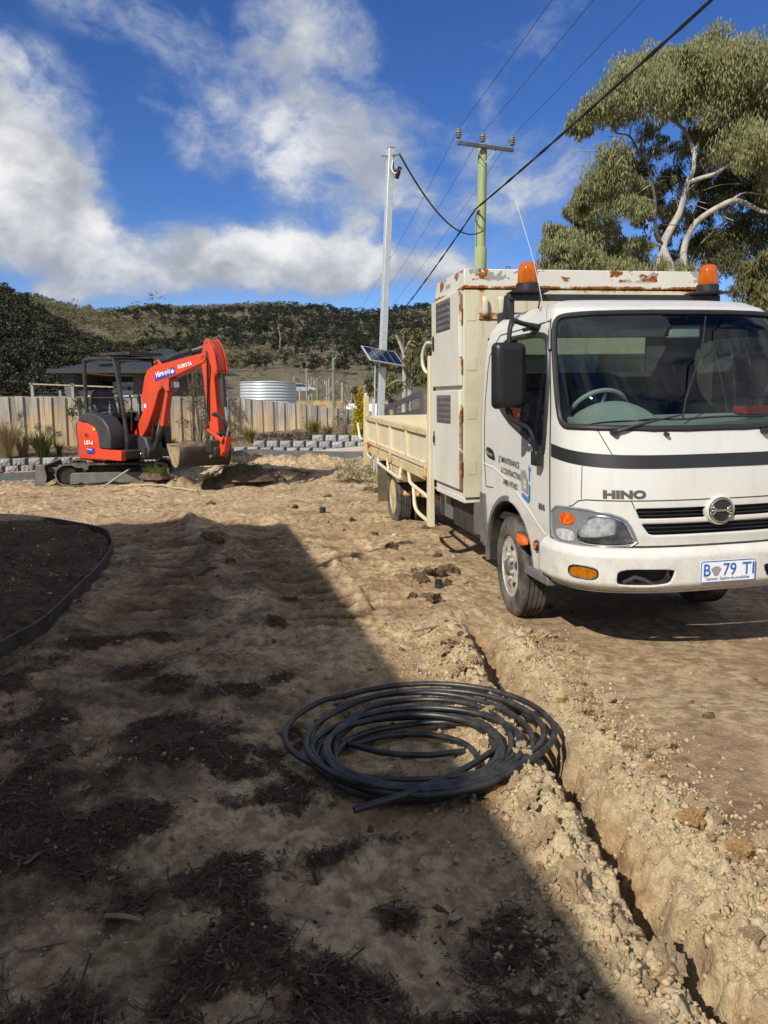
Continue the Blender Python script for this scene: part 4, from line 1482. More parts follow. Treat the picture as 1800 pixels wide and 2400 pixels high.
MB().tube(smooth_path([(-.40, 3.6, .45), (-.58, 3.9, .46), (-.70, 4.05, .47), (-.82, 4.12, .47)], 6), .035, 10).build('exhaust_pipe', 'hinge_rust', TRUCK)

# ------------------------------------------------------------------ toolbox body behind the cab
BX0, BX1, BY0, BY1, BZ0, BZ1 = -.925, .925, 1.20, 2.16, .78, 2.665
tb = MB().box((.2375, (BY0 + BY1) / 2 + .01, (BZ0 + 2.50) / 2), (2.315, BY1 - BY0 - .03, 2.50 - BZ0)).build('toolbox', 'box_paint', TRUCK, 30, bevel=.006)
MB().box((.2375, BY0 + .004, (BZ0 + 2.50) / 2), (2.323, .022, 2.50 - BZ0 - .002)).build('panel', 'box_front_paint', tb, 30, bevel=.003)
lid = MB().hexa([(-.925, BY0 - .008, 2.512), (1.40, BY0 - .008, 2.512), (1.40, BY1, 2.512), (-.925, BY1, 2.512), (-.925, BY0 - .012, BZ1), (1.40, BY0 - .012, BZ1), (1.40, BY1 - .10, BZ1), (-.925, BY1 - .10, BZ1)]).build('lid', 'box_top_paint', tb, 30, bevel=.006)
MB().box((.2375, BY0 + .5, 2.506), (2.28, .9, .03)).build('lid_joint', 'chassis', tb)
MB().box((.2375, (BY0 + BY1) / 2, .755), (2.32, BY1 - BY0 - .03, .05)).build('base_rail', 'box_paint', tb, 30, bevel=.006)
for s in (-1, 1):
    bo = 0 if s < 0 else .475
    for (z0, z1, y0, y1) in ((1.725, 2.505, 1.255, 2.165), (.845, 1.690, 1.255, 2.165)):
        dz = 0
        d = MB().box((s * .937 + bo, (y0 + y1) / 2, (z0 + z1) / 2), (.034, y1 - y0, z1 - z0)).build('locker_door', 'box_paint', TRUCK, 30, bevel=.006)
        vz = z1 - .16 if z0 > 1.5 else z1 - .165
        hh = .26 if z0 > 1.5 else .245
        vp = MB().box((s * .956 + bo, 1.745, vz), (.006, .47, hh)).build('vent_plate', 'vent_plate', d)
        sc = MB()
        for i in range(6):
            for j in range(5):
                cy, cz = 1.745 - .19 + .076 * i, vz - hh * .40 + hh * .2 * j
                sc.add([(s * .960 + bo, cy - .028, cz - .016), (s * .960 + bo, cy + .028, cz - .016), (s * .960 + bo, cy + .020, cz + .018), (s * .960 + bo, cy - .020, cz + .018), (s * .9725 + bo, cy, cz + .014)], [(0, 1, 4), (1, 2, 4), (2, 3, 4), (3, 0, 4)])
        kind(sc.build('louvres', 'grey_plastic', d, 0), 'stuff')
        lz = z0 + .40
        lt = MB().prism(rrect(2.09, lz, .075, .135, .02), s * .953 + bo, s * .959 + bo, 'x').build('door_latch', 'chrome', d, 30)
        MB().prism(rrect(2.09, lz - .01, .035, .06, .012), s * .9595 + bo, s * .966 + bo, 'x').build('paddle', 'black_plastic', d, 30)
    for z in (2.31, 1.905, 1.505, 1.035):
        hg = MB().cyl((s * .945 + bo, 1.225, z - .06), (s * .945 + bo, 1.225, z + .06), .012, 8).build('hinge', 'hinge_rust', TRUCK)
        MB().box((s * .860 + bo, BY0 - .0085, z), (.085, .0035, .115)).build('leaf', 'box_front_paint', hg)
    # rain strip along the door edge
    MB().box((s * .951 + bo, 1.238, 2.40), (.006, .030, .20)).build('edge_strip', 'hinge_rust', tb)
    MB().box((s * .951 + bo, 1.238, 1.35), (.006, .030, .28)).build('edge_strip', 'hinge_rust', tb)
    MB().box((s * .951 + bo, 1.238, 1.02), (.006, .030, .34)).build('edge_strip', 'hinge_rust', tb)
for x in (-.755, -.615):
    b = smooth_path([(x, BY0 - .012, 2.285), (x, BY0 - .05, 2.30), (x, BY0 - .055, 2.36), (x, BY0 - .05, 2.42), (x, BY0 - .035, 2.44)], 4)
    MB().tube(b, .022, 6, flat=.25).build('hook_bracket', 'box_front_paint', tb)
MB().box((-.68, BY0 - .014, 2.29), (.24, .012, .05)).build('bracket_plate', 'hinge_rust', tb)
rg = MB().tube([Vector((-.52 + .02 * cos(a), BY0 + .05, BZ1 + .012 + .02 * sin(a))) for a in np.linspace(0, 2 * pi, 13)[:-1]], .004, 5, closed=True).build('lifting_ring', 'chassis', tb)

# beacon bar on the cab roof with two amber beacons
bar = MB().box((0, .34, 2.335), (1.70, .05, .045)).build('beacon_bar', 'black_plastic', TRUCK, 30, bevel=.006)
for s in (-1, 1):
    MB().prism([(.33, 2.18), (.46, 2.19), (.42, 2.36), (.33, 2.36)], s * .80, s * .855, 'x').build('bar_end', 'black_plastic', bar, 30, bevel=.012)
    bx, by = s * .72, .29
    MB().box((bx, by, 2.366), (.26, .20, .012), rotm(0, 0, s * .1)).build('beacon_plate', 'black_plastic', bar)
    bc = MB().lathe([(.105, 2.37), (.105, 2.378), (.082, 2.385), (.082, 2.425)], 28, 'z', at=(bx, by, 0)).build('beacon', 'black_plastic', TRUCK, 30)
    MB().lathe([(.070, 2.425), (.073, 2.435), (.068, 2.515), (.060, 2.553), (.042, 2.570), (0, 2.575)], 32, 'z', at=(bx, by, 0)).build('beacon_lens', 'beacon_glass', bc, 50)
    MB().lathe([(.0, 2.43), (.035, 2.43), (.035, 2.49), (.02, 2.53), (0, 2.535)], 12, 'z', at=(bx, by, 0)).build('beacon_bulb', 'orange_lens', bc, 50)
MB().tube(smooth_path([(-.66, .25, 2.40), (-.70, .1, 2.32), (-.76, -.02, 2.22)], 5), .006, 5).build('beacon_cable', 'chassis', bar)

# ------------------------------------------------------------------ tray
def tz(y, z):
    return z + .016 * (y - 2.3)


TX, TY0, TY1 = .955, 2.32, 6.05
tray = MB()
tray.hexa([(-.93, TY0, tz(TY0, .90)), (.93, TY0, tz(TY0, .90)), (.93, TY1, tz(TY1, .90)), (-.93, TY1, tz(TY1, .90)), (-.93, TY0, tz(TY0, .935)), (.93, TY0, tz(TY0, .935)), (.93, TY1, tz(TY1, .935)), (-.93, TY1, tz(TY1, .935))])
tray = tray.build('tray_floor', 'tray_paint', TRUCK, 30)
for s in (-1, 1):
    def slab(x0, x1, y0, y1, z0, z1, nm, m, par, bv=.006):
        a, b = s * x0, s * x1
        return MB().hexa([(a, y0, tz(y0, z0)), (b, y0, tz(y0, z0)), (b, y1, tz(y1, z0)), (a, y1, tz(y1, z0)), (a, y0, tz(y0, z1)), (b, y0, tz(y0, z1)), (b, y1, tz(y1, z1)), (a, y1, tz(y1, z1))]).build(nm, m, par, 30, bevel=bv)
    ds = slab(.925, .938, TY0 + .01, TY1, .955, 1.265, 'drop_side', 'tray_paint', TRUCK, .002)
    slab(.915, .972, TY0, TY1, 1.255, 1.315, 'top_rail', 'tray_rail_paint', ds)
    slab(.93, .962, TY0, TY1, .925, .985, 'bottom_rail', 'tray_paint', ds)
    for y in (TY0 + .03, 3.34, 4.24, 5.14, TY1 - .04):
        slab(.934, .968, y - .035, y + .035, .98, 1.258, 'stake', 'tray_paint', ds)
    slab(.90, .955, TY0, TY1, .80, .905, 'side_rail', 'tray_rail_paint', TRUCK)
    for y in (2.42, 4.2, 5.75):
        slab(.955, .985, y - .03, y + .03, .83, .96, 'side_latch', 'hinge_rust', ds)
    # headboard post, grab handle, side guard
    po = MB().hexa([(s * .93, 2.185, .37), (s * .99, 2.185, .37), (s * .99, 2.30, .37), (s * .93, 2.30, .37), (s * .93, 2.20, 2.02), (s * .975, 2.20, 2.02), (s * .975, 2.26, 2.02), (s * .93, 2.26, 2.02)]).build('headboard_post', 'tray_paint', TRUCK, 30, bevel=.006)
    MB().tube(smooth_path([(s * .95, 2.22, 2.145), (s * .97, 2.30, 2.14), (s * .99, 2.375, 2.06), (s * .99, 2.385, 1.95), (s * .97, 2.33, 1.875), (s * .95, 2.22, 1.86)], 6), .017, 8).build('grab_handle', 'box_paint', po)
    gd = MB().tube(smooth_path([(s * .93, 3.35, .86), (s * .95, 3.22, .74), (s * .96, 3.05, .70), (s * .96, 2.5, .66), (s * .95, 2.28, .63)], 5), .02, 8).build('side_guard', 'tray_paint', TRUCK)
    MB().tube(smooth_path([(s * .96, 2.98, .70), (s * .965, 2.94, .60), (s * .965, 2.90, .48), (s * .965, 2.72, .43), (s * .96, 2.27, .40)], 5), .02, 8).build('guard_rail', 'tray_paint', gd)
    g2 = MB().tube(smooth_path([(s * .93, 5.20, .88), (s * .95, 5.12, .79), (s * .96, 4.95, .765), (s * .96, 3.75, .70), (s * .96, 3.66, .74), (s * .95, 3.66, .83)], 5), .02, 8).build('side_guard', 'tray_paint', TRUCK)
    MB().tube(smooth_path([(s * .94, 4.5, .90), (s * .95, 4.47, .80), (s * .95, 4.40, .745)], 5), .016, 8).build('guard_rail', 'tray_paint', g2)
    MB().tube(smooth_path([(s * .93, 6.0, .86), (s * .95, 5.95, .82), (s * .95, 5.6, .79), (s * .95, 5.52, .82), (s * .94, 5.5, .89)], 5), .016, 8).build('guard_rail', 'tray_paint', TRUCK)
    MB().prism([(4.27, .66), (4.45, .80), (4.35, .84), (3.80, .84), (3.92, .63)], s * .60, s * .93, 'x').build('mudguard', 'tray_rail_paint', TRUCK, 30)
    MB().box((s * .74, 5.30, .50), (.38, .012, .56)).build('mud_flap', 'flap', TRUCK)
    # rear corner post
    MB().hexa([(s * .90, TY1, .66), (s * .99, TY1, .66), (s * .99, TY1 + .10, .66), (s * .90, TY1 + .10, .66), (s * .90, TY1, 1.66), (s * .97, TY1, 1.66), (s * .97, TY1 + .08, 1.66), (s * .90, TY1 + .08, 1.66)]).build('corner_post', 'tray_rail_paint', TRUCK, 30, bevel=.006)
    MB().lathe([(0, 1.70), (.02, 1.695), (.026, 1.675), (.02, 1.655)], 10, 'z', at=(s * .935, TY1 + .04, 0)).build('post_cap', 'tray_paint', TRUCK)
    MB().tube(smooth_path([(s * .99, TY1 + .05, 1.04), (s * 1.02, TY1 + .12, 1.05), (s * 1.03, TY1 + .20, 1.18), (s * 1.03, TY1 + .26, 1.26)], 5), .018, 7).build('tailgate_lever', 'tray_paint', TRUCK)
MB().hexa([(-.93, TY1 + .01, 1.01), (.93, TY1 + .01, 1.01), (.93, TY1 + .04, 1.01), (-.93, TY1 + .04, 1.01), (-.93, TY1 + .01, 1.37), (.93, TY1 + .01, 1.37), (.93, TY1 + .04, 1.37), (-.93, TY1 + .04, 1.37)]).build('tailgate', 'tray_paint', TRUCK, 30, bevel=.004)
MB().box((0, 2.285, 1.45), (1.84, .03, 1.0)).build('headboard', 'tray_paint', TRUCK)
MB().box((0, 4.2, .84), (1.78, .1, .09)).build('cross_member', 'chassis', TRUCK)


# ================================================================== mini excavator
mat('kubota_orange', (0.66, 0.050, 0.014), 0.40, col2=(0.50, 0.060, 0.022), vs=5, coat=0.15, bump=.03, bs=25)
mat('excavator_black', (0.018, 0.018, 0.020), 0.42, var=0.3, col2=(0.05, 0.045, 0.04), vs=5)
mat('excavator_grey', (0.042, 0.043, 0.045), 0.5, var=0.25, vs=4)
mat('track_rubber', (0.055, 0.048, 0.040), 0.9, col2=(0.21, 0.165, 0.115), vs=6, bump=.3, bs=60)
mat('frame_grey', (0.11, 0.125, 0.12), 0.5, col2=(0.19, 0.165, 0.13), vs=5)
mat('bucket_steel', (0.022, 0.014, 0.011), 0.65, 0.0, col2=(0.040, 0.025, 0.018), vs=5, bump=.1)  # shell colour darkened to stand for its shaded face
mat('bucket_worn', (0.46, 0.36, 0.22), 0.5, 0.2, col2=(0.26, 0.18, 0.10), vs=9)
mat('hose', (0.012, 0.012, 0.013), 0.6)
mat('decal_blue', (0.06, 0.035, 0.30), 0.45, var=.05)
mat('decal_white', (0.78, 0.78, 0.76), 0.5, var=.05)
mat('decal_yellow', (0.75, 0.36, 0.03), 0.5)
mat('brass', (0.45, 0.26, 0.08), 0.4, 0.8)
mat('soil_load', (0.085, 0.054, 0.034), 0.95, col2=(0.17, 0.115, 0.072), vs=11, bump=.8, bs=40)

EX = thing('mini_excavator', 'orange-red tracked mini excavator with open canopy, holding a bucket of soil', 'excavator', (-5.15, 14.8, 0.0), (0, 0, radians(-35)))
OR, BK = 'kubota_orange', 'excavator_black'


def rz(a, p):
    return (p[0] * cos(a) - p[1] * sin(a), p[0] * sin(a) + p[1] * cos(a), p[2])


# undercarriage turned against the cab
UA = radians(47)
um = Matrix.Rotation(UA, 4, 'Z')
for side in (-1, 1):
    tr = MB()
    cy = side * .57 + .02
    hl, hr = .80, .20
    loop = []
    for k in range(13):
        a = radians(90 + 180 * k / 12)
        loop.append((-hl + hr * cos(a), .215 + hr * sin(a)))
    for k in range(13):
        a = radians(-90 + 180 * k / 12)
        loop.append((hl + hr * cos(a), .215 + hr * sin(a)))
    # resample the loop for tread lugs
    L = [hypot(loop[(i + 1) % len(loop)][0] - p[0], loop[(i + 1) % len(loop)][1] - p[1]) for i, p in enumerate(loop)]
    tot = sum(L)
    N = 104
    pts = []
    for k in range(N):
        d = tot * k / N
        i = 0
        while d > L[i]:
            d -= L[i]
            i += 1
        a, b = loop[i], loop[(i + 1) % len(loop)]
        pts.append((a[0] + (b[0] - a[0]) * d / L[i], a[1] + (b[1] - a[1]) * d / L[i]))
    rows = []
    for k, (u, z) in enumerate(pts):
        p0, p1 = pts[k - 1], pts[(k + 1) % N]
        tx, tzz = p1[0] - p0[0], p1[1] - p0[1]
        l = hypot(tx, tzz)
        nx, nz = -tzz / l, tx / l
        if nx * (u) + nz * (z - .215) < 0:
            nx, nz = -nx, -nz
        lug = .022 if k % 2 else 0.0
        y0, y1 = cy - .15, cy + .15
        rows.append([rz(UA, q) for q in ((u - nx * .02, y0, z - nz * .02), (u + nx * lug, y0, z + nz * lug), (u + nx * lug, y1, z + nz * lug), (u - nx * .02, y1, z - nz * .02))])
    rows.append(rows[0])
    rows = [r + r[:1] for r in rows]
    tr.grid(rows)
    t_ = tr.build('crawler_track', 'track_rubber', EX, 25)
    fr = MB()
    yo = cy - .13 if side < 0 else cy + .13
    prof = [(-.75, .04), (-.73, .235), (-.69, .255), (.66, .255), (.70, .235), (.72, .13), (.60, .09), (.56, .06), (.10, .06), (.06, .085), (-.18, .085), (-.22, .06), (-.5, .05), (-.56, .08), (-.62, .05)]
    fr.v, fr.f = [], []
    n = len(prof)
    fr.v = [rz(UA, (u, yo - .03, z)) for u, z in prof] + [rz(UA, (u, yo + .06, z)) for u, z in prof]
    fr.f = [tuple(range(n)), tuple(range(n, 2 * n))] + [(i, (i + 1) % n, n + (i + 1) % n, n + i) for i in range(n)]
    fr.build('track_frame', 'frame_grey', t_, 25, bevel=.008)
    for u in (-.80, .80):
        w_ = MB().lathe([(0, -.09), (.155, -.09), (.175, -.06), (.175, .06), (.155, .09), (0, .09)], 20, 'y')
        w_.v = [rz(UA, (p[0] + u, p[1] + cy, p[2] + .215)) for p in w_.v]
        w_.build('sprocket', BK, t_, 30)
mb = MB()
mb.box((0, 0, .40), (.9, .95, .14), rotm(0, 0, UA))
mb.build('carbody', BK, EX, 30, bevel=.03)
MB().cyl((0, 0, .44), (0, 0, .56), .36, 28).build('slew_ring', BK, EX)
# blade at the left end
bl = MB()
P = []
for k in range(9):
    v = k / 8
    P.append([rz(UA, (-1.20 - .07 * sin(pi * v) + .02 * v, y, .06 + .34 * v)) for y in (-.78, .78)])
bl.grid(P)
b_ = bl.build('dozer_blade', 'bucket_steel', EX, 40)
sm = b_.modifiers.new('plate', 'SOLIDIFY')
sm.thickness = .025
for y in (-.78, .78):
    e = MB()
    q = [(-1.34, .04), (-1.16, .04), (-1.12, .20), (-1.16, .42), (-1.30, .40)]
    e.v = [rz(UA, (u, y - .012, z)) for u, z in q] + [rz(UA, (u, y + .012, z)) for u, z in q]
    e.f = [tuple(range(5)), tuple(range(5, 10))] + [(i, (i + 1) % 5, 5 + (i + 1) % 5, 5 + i) for i in range(5)]
    e.build('end_plate', 'frame_grey', b_)
for y in (-.30, .30):
    a = MB().box((0, 0, 0), (.6, .07, .09))
    a.v = [rz(UA, (p[0] - .88, p[1] + y, p[2] + .28 - .03 * p[0])) for p in a.v]
    a.build('blade_arm', 'frame_grey', b_)

# upper body
HWD, RR = .66, .72


def body_ring(z, rs, s1, n=26):
    """Plan outline from the front right corner round the tail to the front left."""
    out = [(s1, -HWD * rs, z), (s1 * .5, -HWD * rs, z)]
    for k in range(n + 1):
        a = radians(-90 - 180 * k / n)
        rx = RR * rs
        out.append((rx * cos(a), HWD * rs * sin(a), z))
    out += [(s1 * .5, HWD * rs, z), (s1, HWD * rs, z)]
    return out


mb = MB()
rings = [body_ring(.47, .95, .55), body_ring(.50, 1.0, .58), body_ring(.66, 1.02, .58), body_ring(.66, .985, .5), body_ring(.72, 1.0, .42), body_ring(.95, 1.02, .42), body_ring(1.10, 1.0, .36), body_ring(1.18, .975, .2)]
mb.grid(rings)
mb.build('tail_cover', OR, EX, 35)
mb = MB()
rings = [body_ring(1.16, .955, .30), body_ring(1.20, .965, .34), body_ring(1.26, .93, .40), body_ring(1.315, .84, .40), body_ring(1.335, .66, .38), body_ring(1.34, .2, .3)]
mb.grid(rings)
mb.build('engine_hood', 'excavator_grey', EX, 40)
# dark cover draping down the right side
mb = MB()
outer = [(-.15, 1.19), (.10, 1.17), (.30, 1.10), (.41, .99), (.44, .86), (.45, .70), (.78, .70), (.80, .92), (.74, 1.10), (.60, 1.24), (.35, 1.33), (.0, 1.34)]
mb.prism([(a, b) for a, b in outer], -HWD - .035, -HWD + .3, 'y')
mb.build('side_cover', 'excavator_grey', EX, 30, bevel=.03, seg=3)
mb = MB()
mb.prism([(-.62, .50), (-.66, 1.12), (-.58, 1.16), (-.5, 1.1), (-.5, .52)], -.42, .42, 'y')
mb.build('tail_vent', BK, EX, 30, bevel=.02)
MB().prism([(.2, .50), (1.05, .50), (1.06, .68), (.3, .70)], -HWD - .012, -HWD + .10, 'y').build('side_skirt', OR, EX, 30, bevel=.012)
MB().prism([(.2, .50), (1.05, .50), (1.06, .68), (.3, .70)], HWD - .10, HWD + .012, 'y').build('side_skirt', OR, EX, 30, bevel=.012)
MB().box((.45, 0, .60), (1.15, 1.24, .16)).build('deck', BK, EX, 30, bevel=.02)
MB().box((.62, .05, .80), (.5, .9, .3)).build('console', BK, EX, 30, bevel=.03)
MB().prism([(.86, .55), (1.02, .60), (1.0, .98), (.92, 1.25), (.84, 1.25)], .36, .52, 'y').build('step_cover', BK, EX, 30, bevel=.03)


def ex_text(body, s0, z0, size, m, l, bold=0, ang=0.0, xs=1.0, par=None, shear=0):
    ca, sa = cos(ang), sin(ang)
    return text_mesh('lettering', body, m, par or EX, lambda u, v: Vector((s0 + u * ca - v * sa, l, z0 + u * sa + v * ca)), size, bold, xs=xs, shear=shear)


LD = -HWD * 1.02 - .012
ex_text('U27-4', -.01, .765, .10, 'decal_white', LD, .003, shear=.15, xs=1.05)
ex_text('451', .02, .90, .10, 'letter_black', LD, .001, xs=.8)
dq = MB().prism([(.06, .60), (.29, .60), (.29, .70), (.06, .70)], LD, LD + .004, 'y').build('hire_sticker', 'decal_blue', EX)
ex_text('Hirequip', .075, .665, .042, 'decal_white', LD - .003, .001, par=dq)
MB().prism([(.28, 1.02), (.36, 1.02), (.36, 1.08), (.28, 1.08)], LD, LD + .004, 'y').build('warning_sticker', 'decal_yellow', EX)

# canopy: two bent hoops, roof, light bar, beacon
for l, pts in ((-.38, [(-.27, 1.22), (-.32, 1.40), (-.32, 2.20), (-.22, 2.32), (.44, 2.315), (.60, 2.22), (.78, 1.40), (.86, .80)]), (.38, [(-.27, 1.22), (-.31, 1.40), (-.32, 2.20), (-.22, 2.32), (.56, 2.315), (.74, 2.22), (.87, 1.40), (1.0, .80)])):
    path = []
    for i, (a, b) in enumerate(pts):
        path.append((a, l, b))
    sp = smooth_path(path, 6)
    MB().tube(sp, .036, 10).build('canopy_hoop', BK, EX)
    MB().box((0.2, l, 1.62), (1.02, .025, .02)).build('guard_bar', BK, EX)
MB().box((.15, 0, 2.325), (.74, .78, .035)).build('canopy_roof', BK, EX, 30, bevel=.012)
rk = MB()
for l in (-.30, .40):
    rk.box((.50, l, 2.41), (.9, .03, .05))
rk.box((.06, .05, 2.41), (.03, .72, .05))
rk.box((.94, .05, 2.41), (.03, .72, .05))
rk.box((.50, .05, 2.385), (.86, .68, .012))
rk.build('roof_louvre', BK, EX)
MB().box((.02, -.1, 2.22), (.40, .12, .05)).build('roof_lamp', BK, EX)
bb = MB().lathe([(.05, 2.34), (.05, 2.375), (.045, 2.38)], 16, 'z', at=(-.06, 0, 0)).build('beacon', BK, EX)
MB().lathe([(.050, 2.38), (.052, 2.40), (.046, 2.455), (0, 2.47)], 16, 'z', at=(-.06, 0, 0)).build('beacon_lens', 'orange_lens', bb)
# seat, levers
st = MB().box((.02, 0, 1.27), (.46, .48, .12)).build('seat', BK, EX, 30, bevel=.04, seg=3)
P = []
for k in range(10):
    v = k / 9
    wv_ = .22 + .02 * sin(pi * v) - .05 * max(0, v - .7) / .3
    P.append([(-.22 - .12 * v - .03 * cos(u * pi / 2 * 1.0) + .02 * sin(9 * v), wv_ * u, 1.30 + .48 * v) for u in np.linspace(-1, 1, 9)])
bkr = MB().grid(P).build('backrest', BK, st, 50)
sm = bkr.modifiers.new('pad', 'SOLIDIFY')
sm.thickness = .08
for l in (-.32, .32):
    MB().box((.25, l, 1.26), (.30, .12, .20)).build('armrest_console', 'excavator_grey', EX, 30, bevel=.03)
    lv = MB().lathe([(.05, 0), (.035, .05), (.045, .06), (.03, .10), (.035, .11), (.02, .15)], 10, 'z', at=(.33, l, 1.35)).build('joystick', BK, EX)
    MB().tube([(.33, l, 1.48), (.30, l, 1.62)], [.016, .026], 8).build('grip', BK, lv)
for l in (-.10, .10):
    MB().tube([(.62, l, .95), (.66, l, 1.55), (.62, l, 1.66)], [.014, .014, .022], 7).build('travel_lever', BK, EX)
MB().tube([(.58, .3, .95), (.55, .3, 1.62)], .013, 7).build('blade_lever', 'red_plastic', EX)

# boom
W2 = .105
mb = MB()
boom = [(.69, .84), (.72, .99), (1.00, 1.40), (.955, 1.62), (1.07, 2.00), (1.16, 2.11), (1.34, 2.185), (1.47, 2.195), (2.56, 2.355), (2.66, 2.35), (2.70, 2.28), (2.64, 2.20), (2.57, 2.185), (1.79, 1.965), (1.66, 1.93), (1.52, 1.86), (1.40, 1.66), (1.34, 1.52), (1.10, 1.10), (.84, .80), (.76, .79)]
bo = mb.prism(boom, -W2, W2, 'y').build('boom', OR, EX, 25, bevel=.012)
MB().prism([(1.30, 2.16), (1.36, 2.28), (1.40, 2.29), (1.44, 2.27), (1.52, 2.19)], -.07, .07, 'y').build('cylinder_lug', OR, bo, 25, bevel=.008)
MB().prism([(1.44, 1.90), (1.72, 1.95), (1.72, 1.74), (1.63, 1.72), (1.56, 1.80), (1.44, 1.74)], -W2 + .005, W2 - .005, 'y').build('cylinder_lug', OR, bo, 25, bevel=.008)
for (s_, z_) in ((1.38, 2.245), (1.53, 1.815), (2.60, 2.29)):
    MB().cyl((s_, -W2 - .014, z_), (s_, W2 + .014, z_), .026, 12).build('pin', 'brass', bo)
st_ = MB().prism([(1.35, 2.025), (1.885, 2.145), (1.925, 2.025), (1.375, 1.90)], -W2 - .004, -W2 - .001, 'y').build('hire_sticker', 'decal_blue', EX)
ex_text('Hire', 1.405, 1.968, .135, 'decal_white', -W2 - .008, .004, ang=.215, xs=.88, par=st_)
ex_text('quip', 1.635, 2.02, .125, 'decal_white', -W2 - .008, .0015, ang=.215, xs=.80, par=st_)
MB().prism([(1.80, 2.06), (1.845, 2.115), (1.895, 2.075), (1.85, 2.03)], -W2 - .008, -W2 - .005, 'y').build('arrow_mark', 'decal_white', st_)
ex_text('KUBOTA', 1.995, 2.115, .082, 'decal_white', -W2 - .006, .003, ang=.16, xs=1.1, par=bo)
MB().prism([(1.02, 1.44), (1.08, 1.43), (1.09, 1.50), (1.03, 1.51)], -W2 - .004, -W2 - .001, 'y').build('warning_sticker', 'decal_white', bo)
# boom ram with its orange guard, arm ram
rm = MB().prism([(1.60, 1.82), (1.66, 1.80), (1.47, 1.10), (1.37, 1.12)], -.06, .06, 'y').build('boom_ram_guard', OR, EX, 25, bevel=.01)
MB().cyl((1.44, 0, 1.2), (1.16, 0, .72), .055, 14).build('boom_ram', BK, EX)
MB().cyl((1.12, 0, .66), (1.55, 0, 1.80), .028, 10).build('boom_ram_rod', 'chrome', EX)
ar = MB().cyl((1.37, 0, 2.245), (2.22, 0, 2.42), .052, 14).build('arm_ram', BK, EX)
MB().cyl((2.2, 0, 2.415), (2.76, 0, 2.525), .020, 10).build('rod', 'chrome', ar)
MB().tube(smooth_path([(1.5, -.05, 2.21), (1.9, -.06, 2.29), (2.2, -.06, 2.345), (2.5, -.05, 2.42), (2.66, -.06, 2.40), (2.72, -.10, 2.2)], 6), .011, 6).build('boom_hose', 'hose', EX)
# swing post
MB().prism([(.70, .50), (1.14, .52), (1.20, .66), (1.10, .90), (.92, .92), (.74, .84)], -.17, .17, 'y').build('swing_post', 'excavator_grey', EX, 25, bevel=.03)
MB().tube([(.74, -.34, .62), (1.06, -.20, .60)], .022, 8).build('swing_ram', 'chrome', EX)
MB().lathe([(0, -.09), (.06, -.09), (.06, .09), (0, .09)], 14, 'z', at=(1.06, -.18, .62)).build('swing_pin', BK, EX)
for k in range(4):
    MB().tube(smooth_path([(.80, -.10 + .05 * k, .75), (1.02, -.12 + .05 * k, .68 - .03 * k), (1.16, -.08 + .04 * k, .88), (1.20, -.06 + .04 * k, 1.15)], 6), .013, 6).build('hose', 'hose', EX)

# arm (dipper)
aw = .085
arm = [(2.57, 2.36), (2.63, 2.42), (2.70, 2.55), (2.745, 2.585), (2.80, 2.57), (2.88, 2.45), (2.95, 2.25), (2.965, 2.06), (2.90, 2.01), (2.86, 1.95), (2.90, 1.40), (2.93, 1.02), (2.90, .82), (2.82, .80), (2.76, .88), (2.72, 1.10), (2.66, 1.30), (2.60, 1.9), (2.55, 2.20)]
am = MB().prism(arm, -aw, aw, 'y').build('arm', OR, EX, 25, bevel=.012)
for l in (-.115, .115):
    MB().prism([(2.62, 2.32), (2.69, 2.54), (2.745, 2.60), (2.80, 2.58), (2.93, 2.36), (2.985, 2.10), (2.96, 1.99), (2.90, 1.98), (2.86, 2.1), (2.78, 2.28)], l - .014, l + .014, 'y').build('arm_cheek', OR, am, 25, bevel=.004)
for (s_, z_) in ((2.745, 2.535), (2.93, 2.03), (2.86, .87)):
    MB().cyl((s_, -.14, z_), (s_, .14, z_), .026, 12).build('pin', 'brass', am)
br = MB().cyl((2.955, 0, 2.02), (3.0, 0, 1.46), .05, 14).build('bucket_ram', BK, EX)
MB().cyl((3.0, 0, 1.48), (3.035, 0, .98), .022, 10).build('rod', 'chrome', br)
for k in range(2):
    MB().tube(smooth_path([(2.70, -.105, 2.42), (2.745 + .03 * k, -.125, 2.34), (2.74 + .04 * k, -.12, 2.10), (2.72 + .02 * k, -.11, 1.8), (2.69 + .04 * k, -.10, 1.4), (2.72, -.10, 1.22)], 6), .014, 6).build('arm_hose', 'hose', am)
for k in range(3):
    MB().tube(smooth_path([(2.80, -.10, 1.33), (2.95 + .06 * k, -.14, 1.36 - .03 * k), (3.08 + .04 * k, -.10, 1.18), (3.06, -.06, 1.0), (2.98, -.05, .82)], 6), .011, 6).build('tool_hose', 'hose', am)
MB().prism([(2.66, 1.06), (2.70, 1.10), (3.05, .93), (3.03, .86)], -.12, -.09, 'y').build('tipping_link', OR, am, 25, bevel=.008)
MB().prism([(2.66, 1.06), (2.70, 1.10), (3.05, .93), (3.03, .86)], .09, .12, 'y').build('tipping_link', OR, am, 25, bevel=.008)
MB().prism([(2.98, .98), (3.09, .96), (3.03, .72), (2.90, .62), (2.86, .70)], -.06, .06, 'y').build('bucket_link', OR, am, 25, bevel=.01)
MB().box((1.80, -.03, 1.84), (.10, .12, .12)).build('work_lamp', BK, bo, 30, bevel=.01)
MB().box((1.853, -.03, 1.84), (.006, .10, .10)).build('lens', 'reflector', bo)

# tilt hitch and bucket, turned a little across the arm; a loaded mud bucket
BA = radians(-18)
bc = Vector((2.66, -.16, .0))


def bkp(u, y, z):
    u, z = u * .92, .78 + (z - .78) * .92
    q = rz(BA, (u, y, 0))
    return (bc.x + q[0], bc.y + q[1], z)


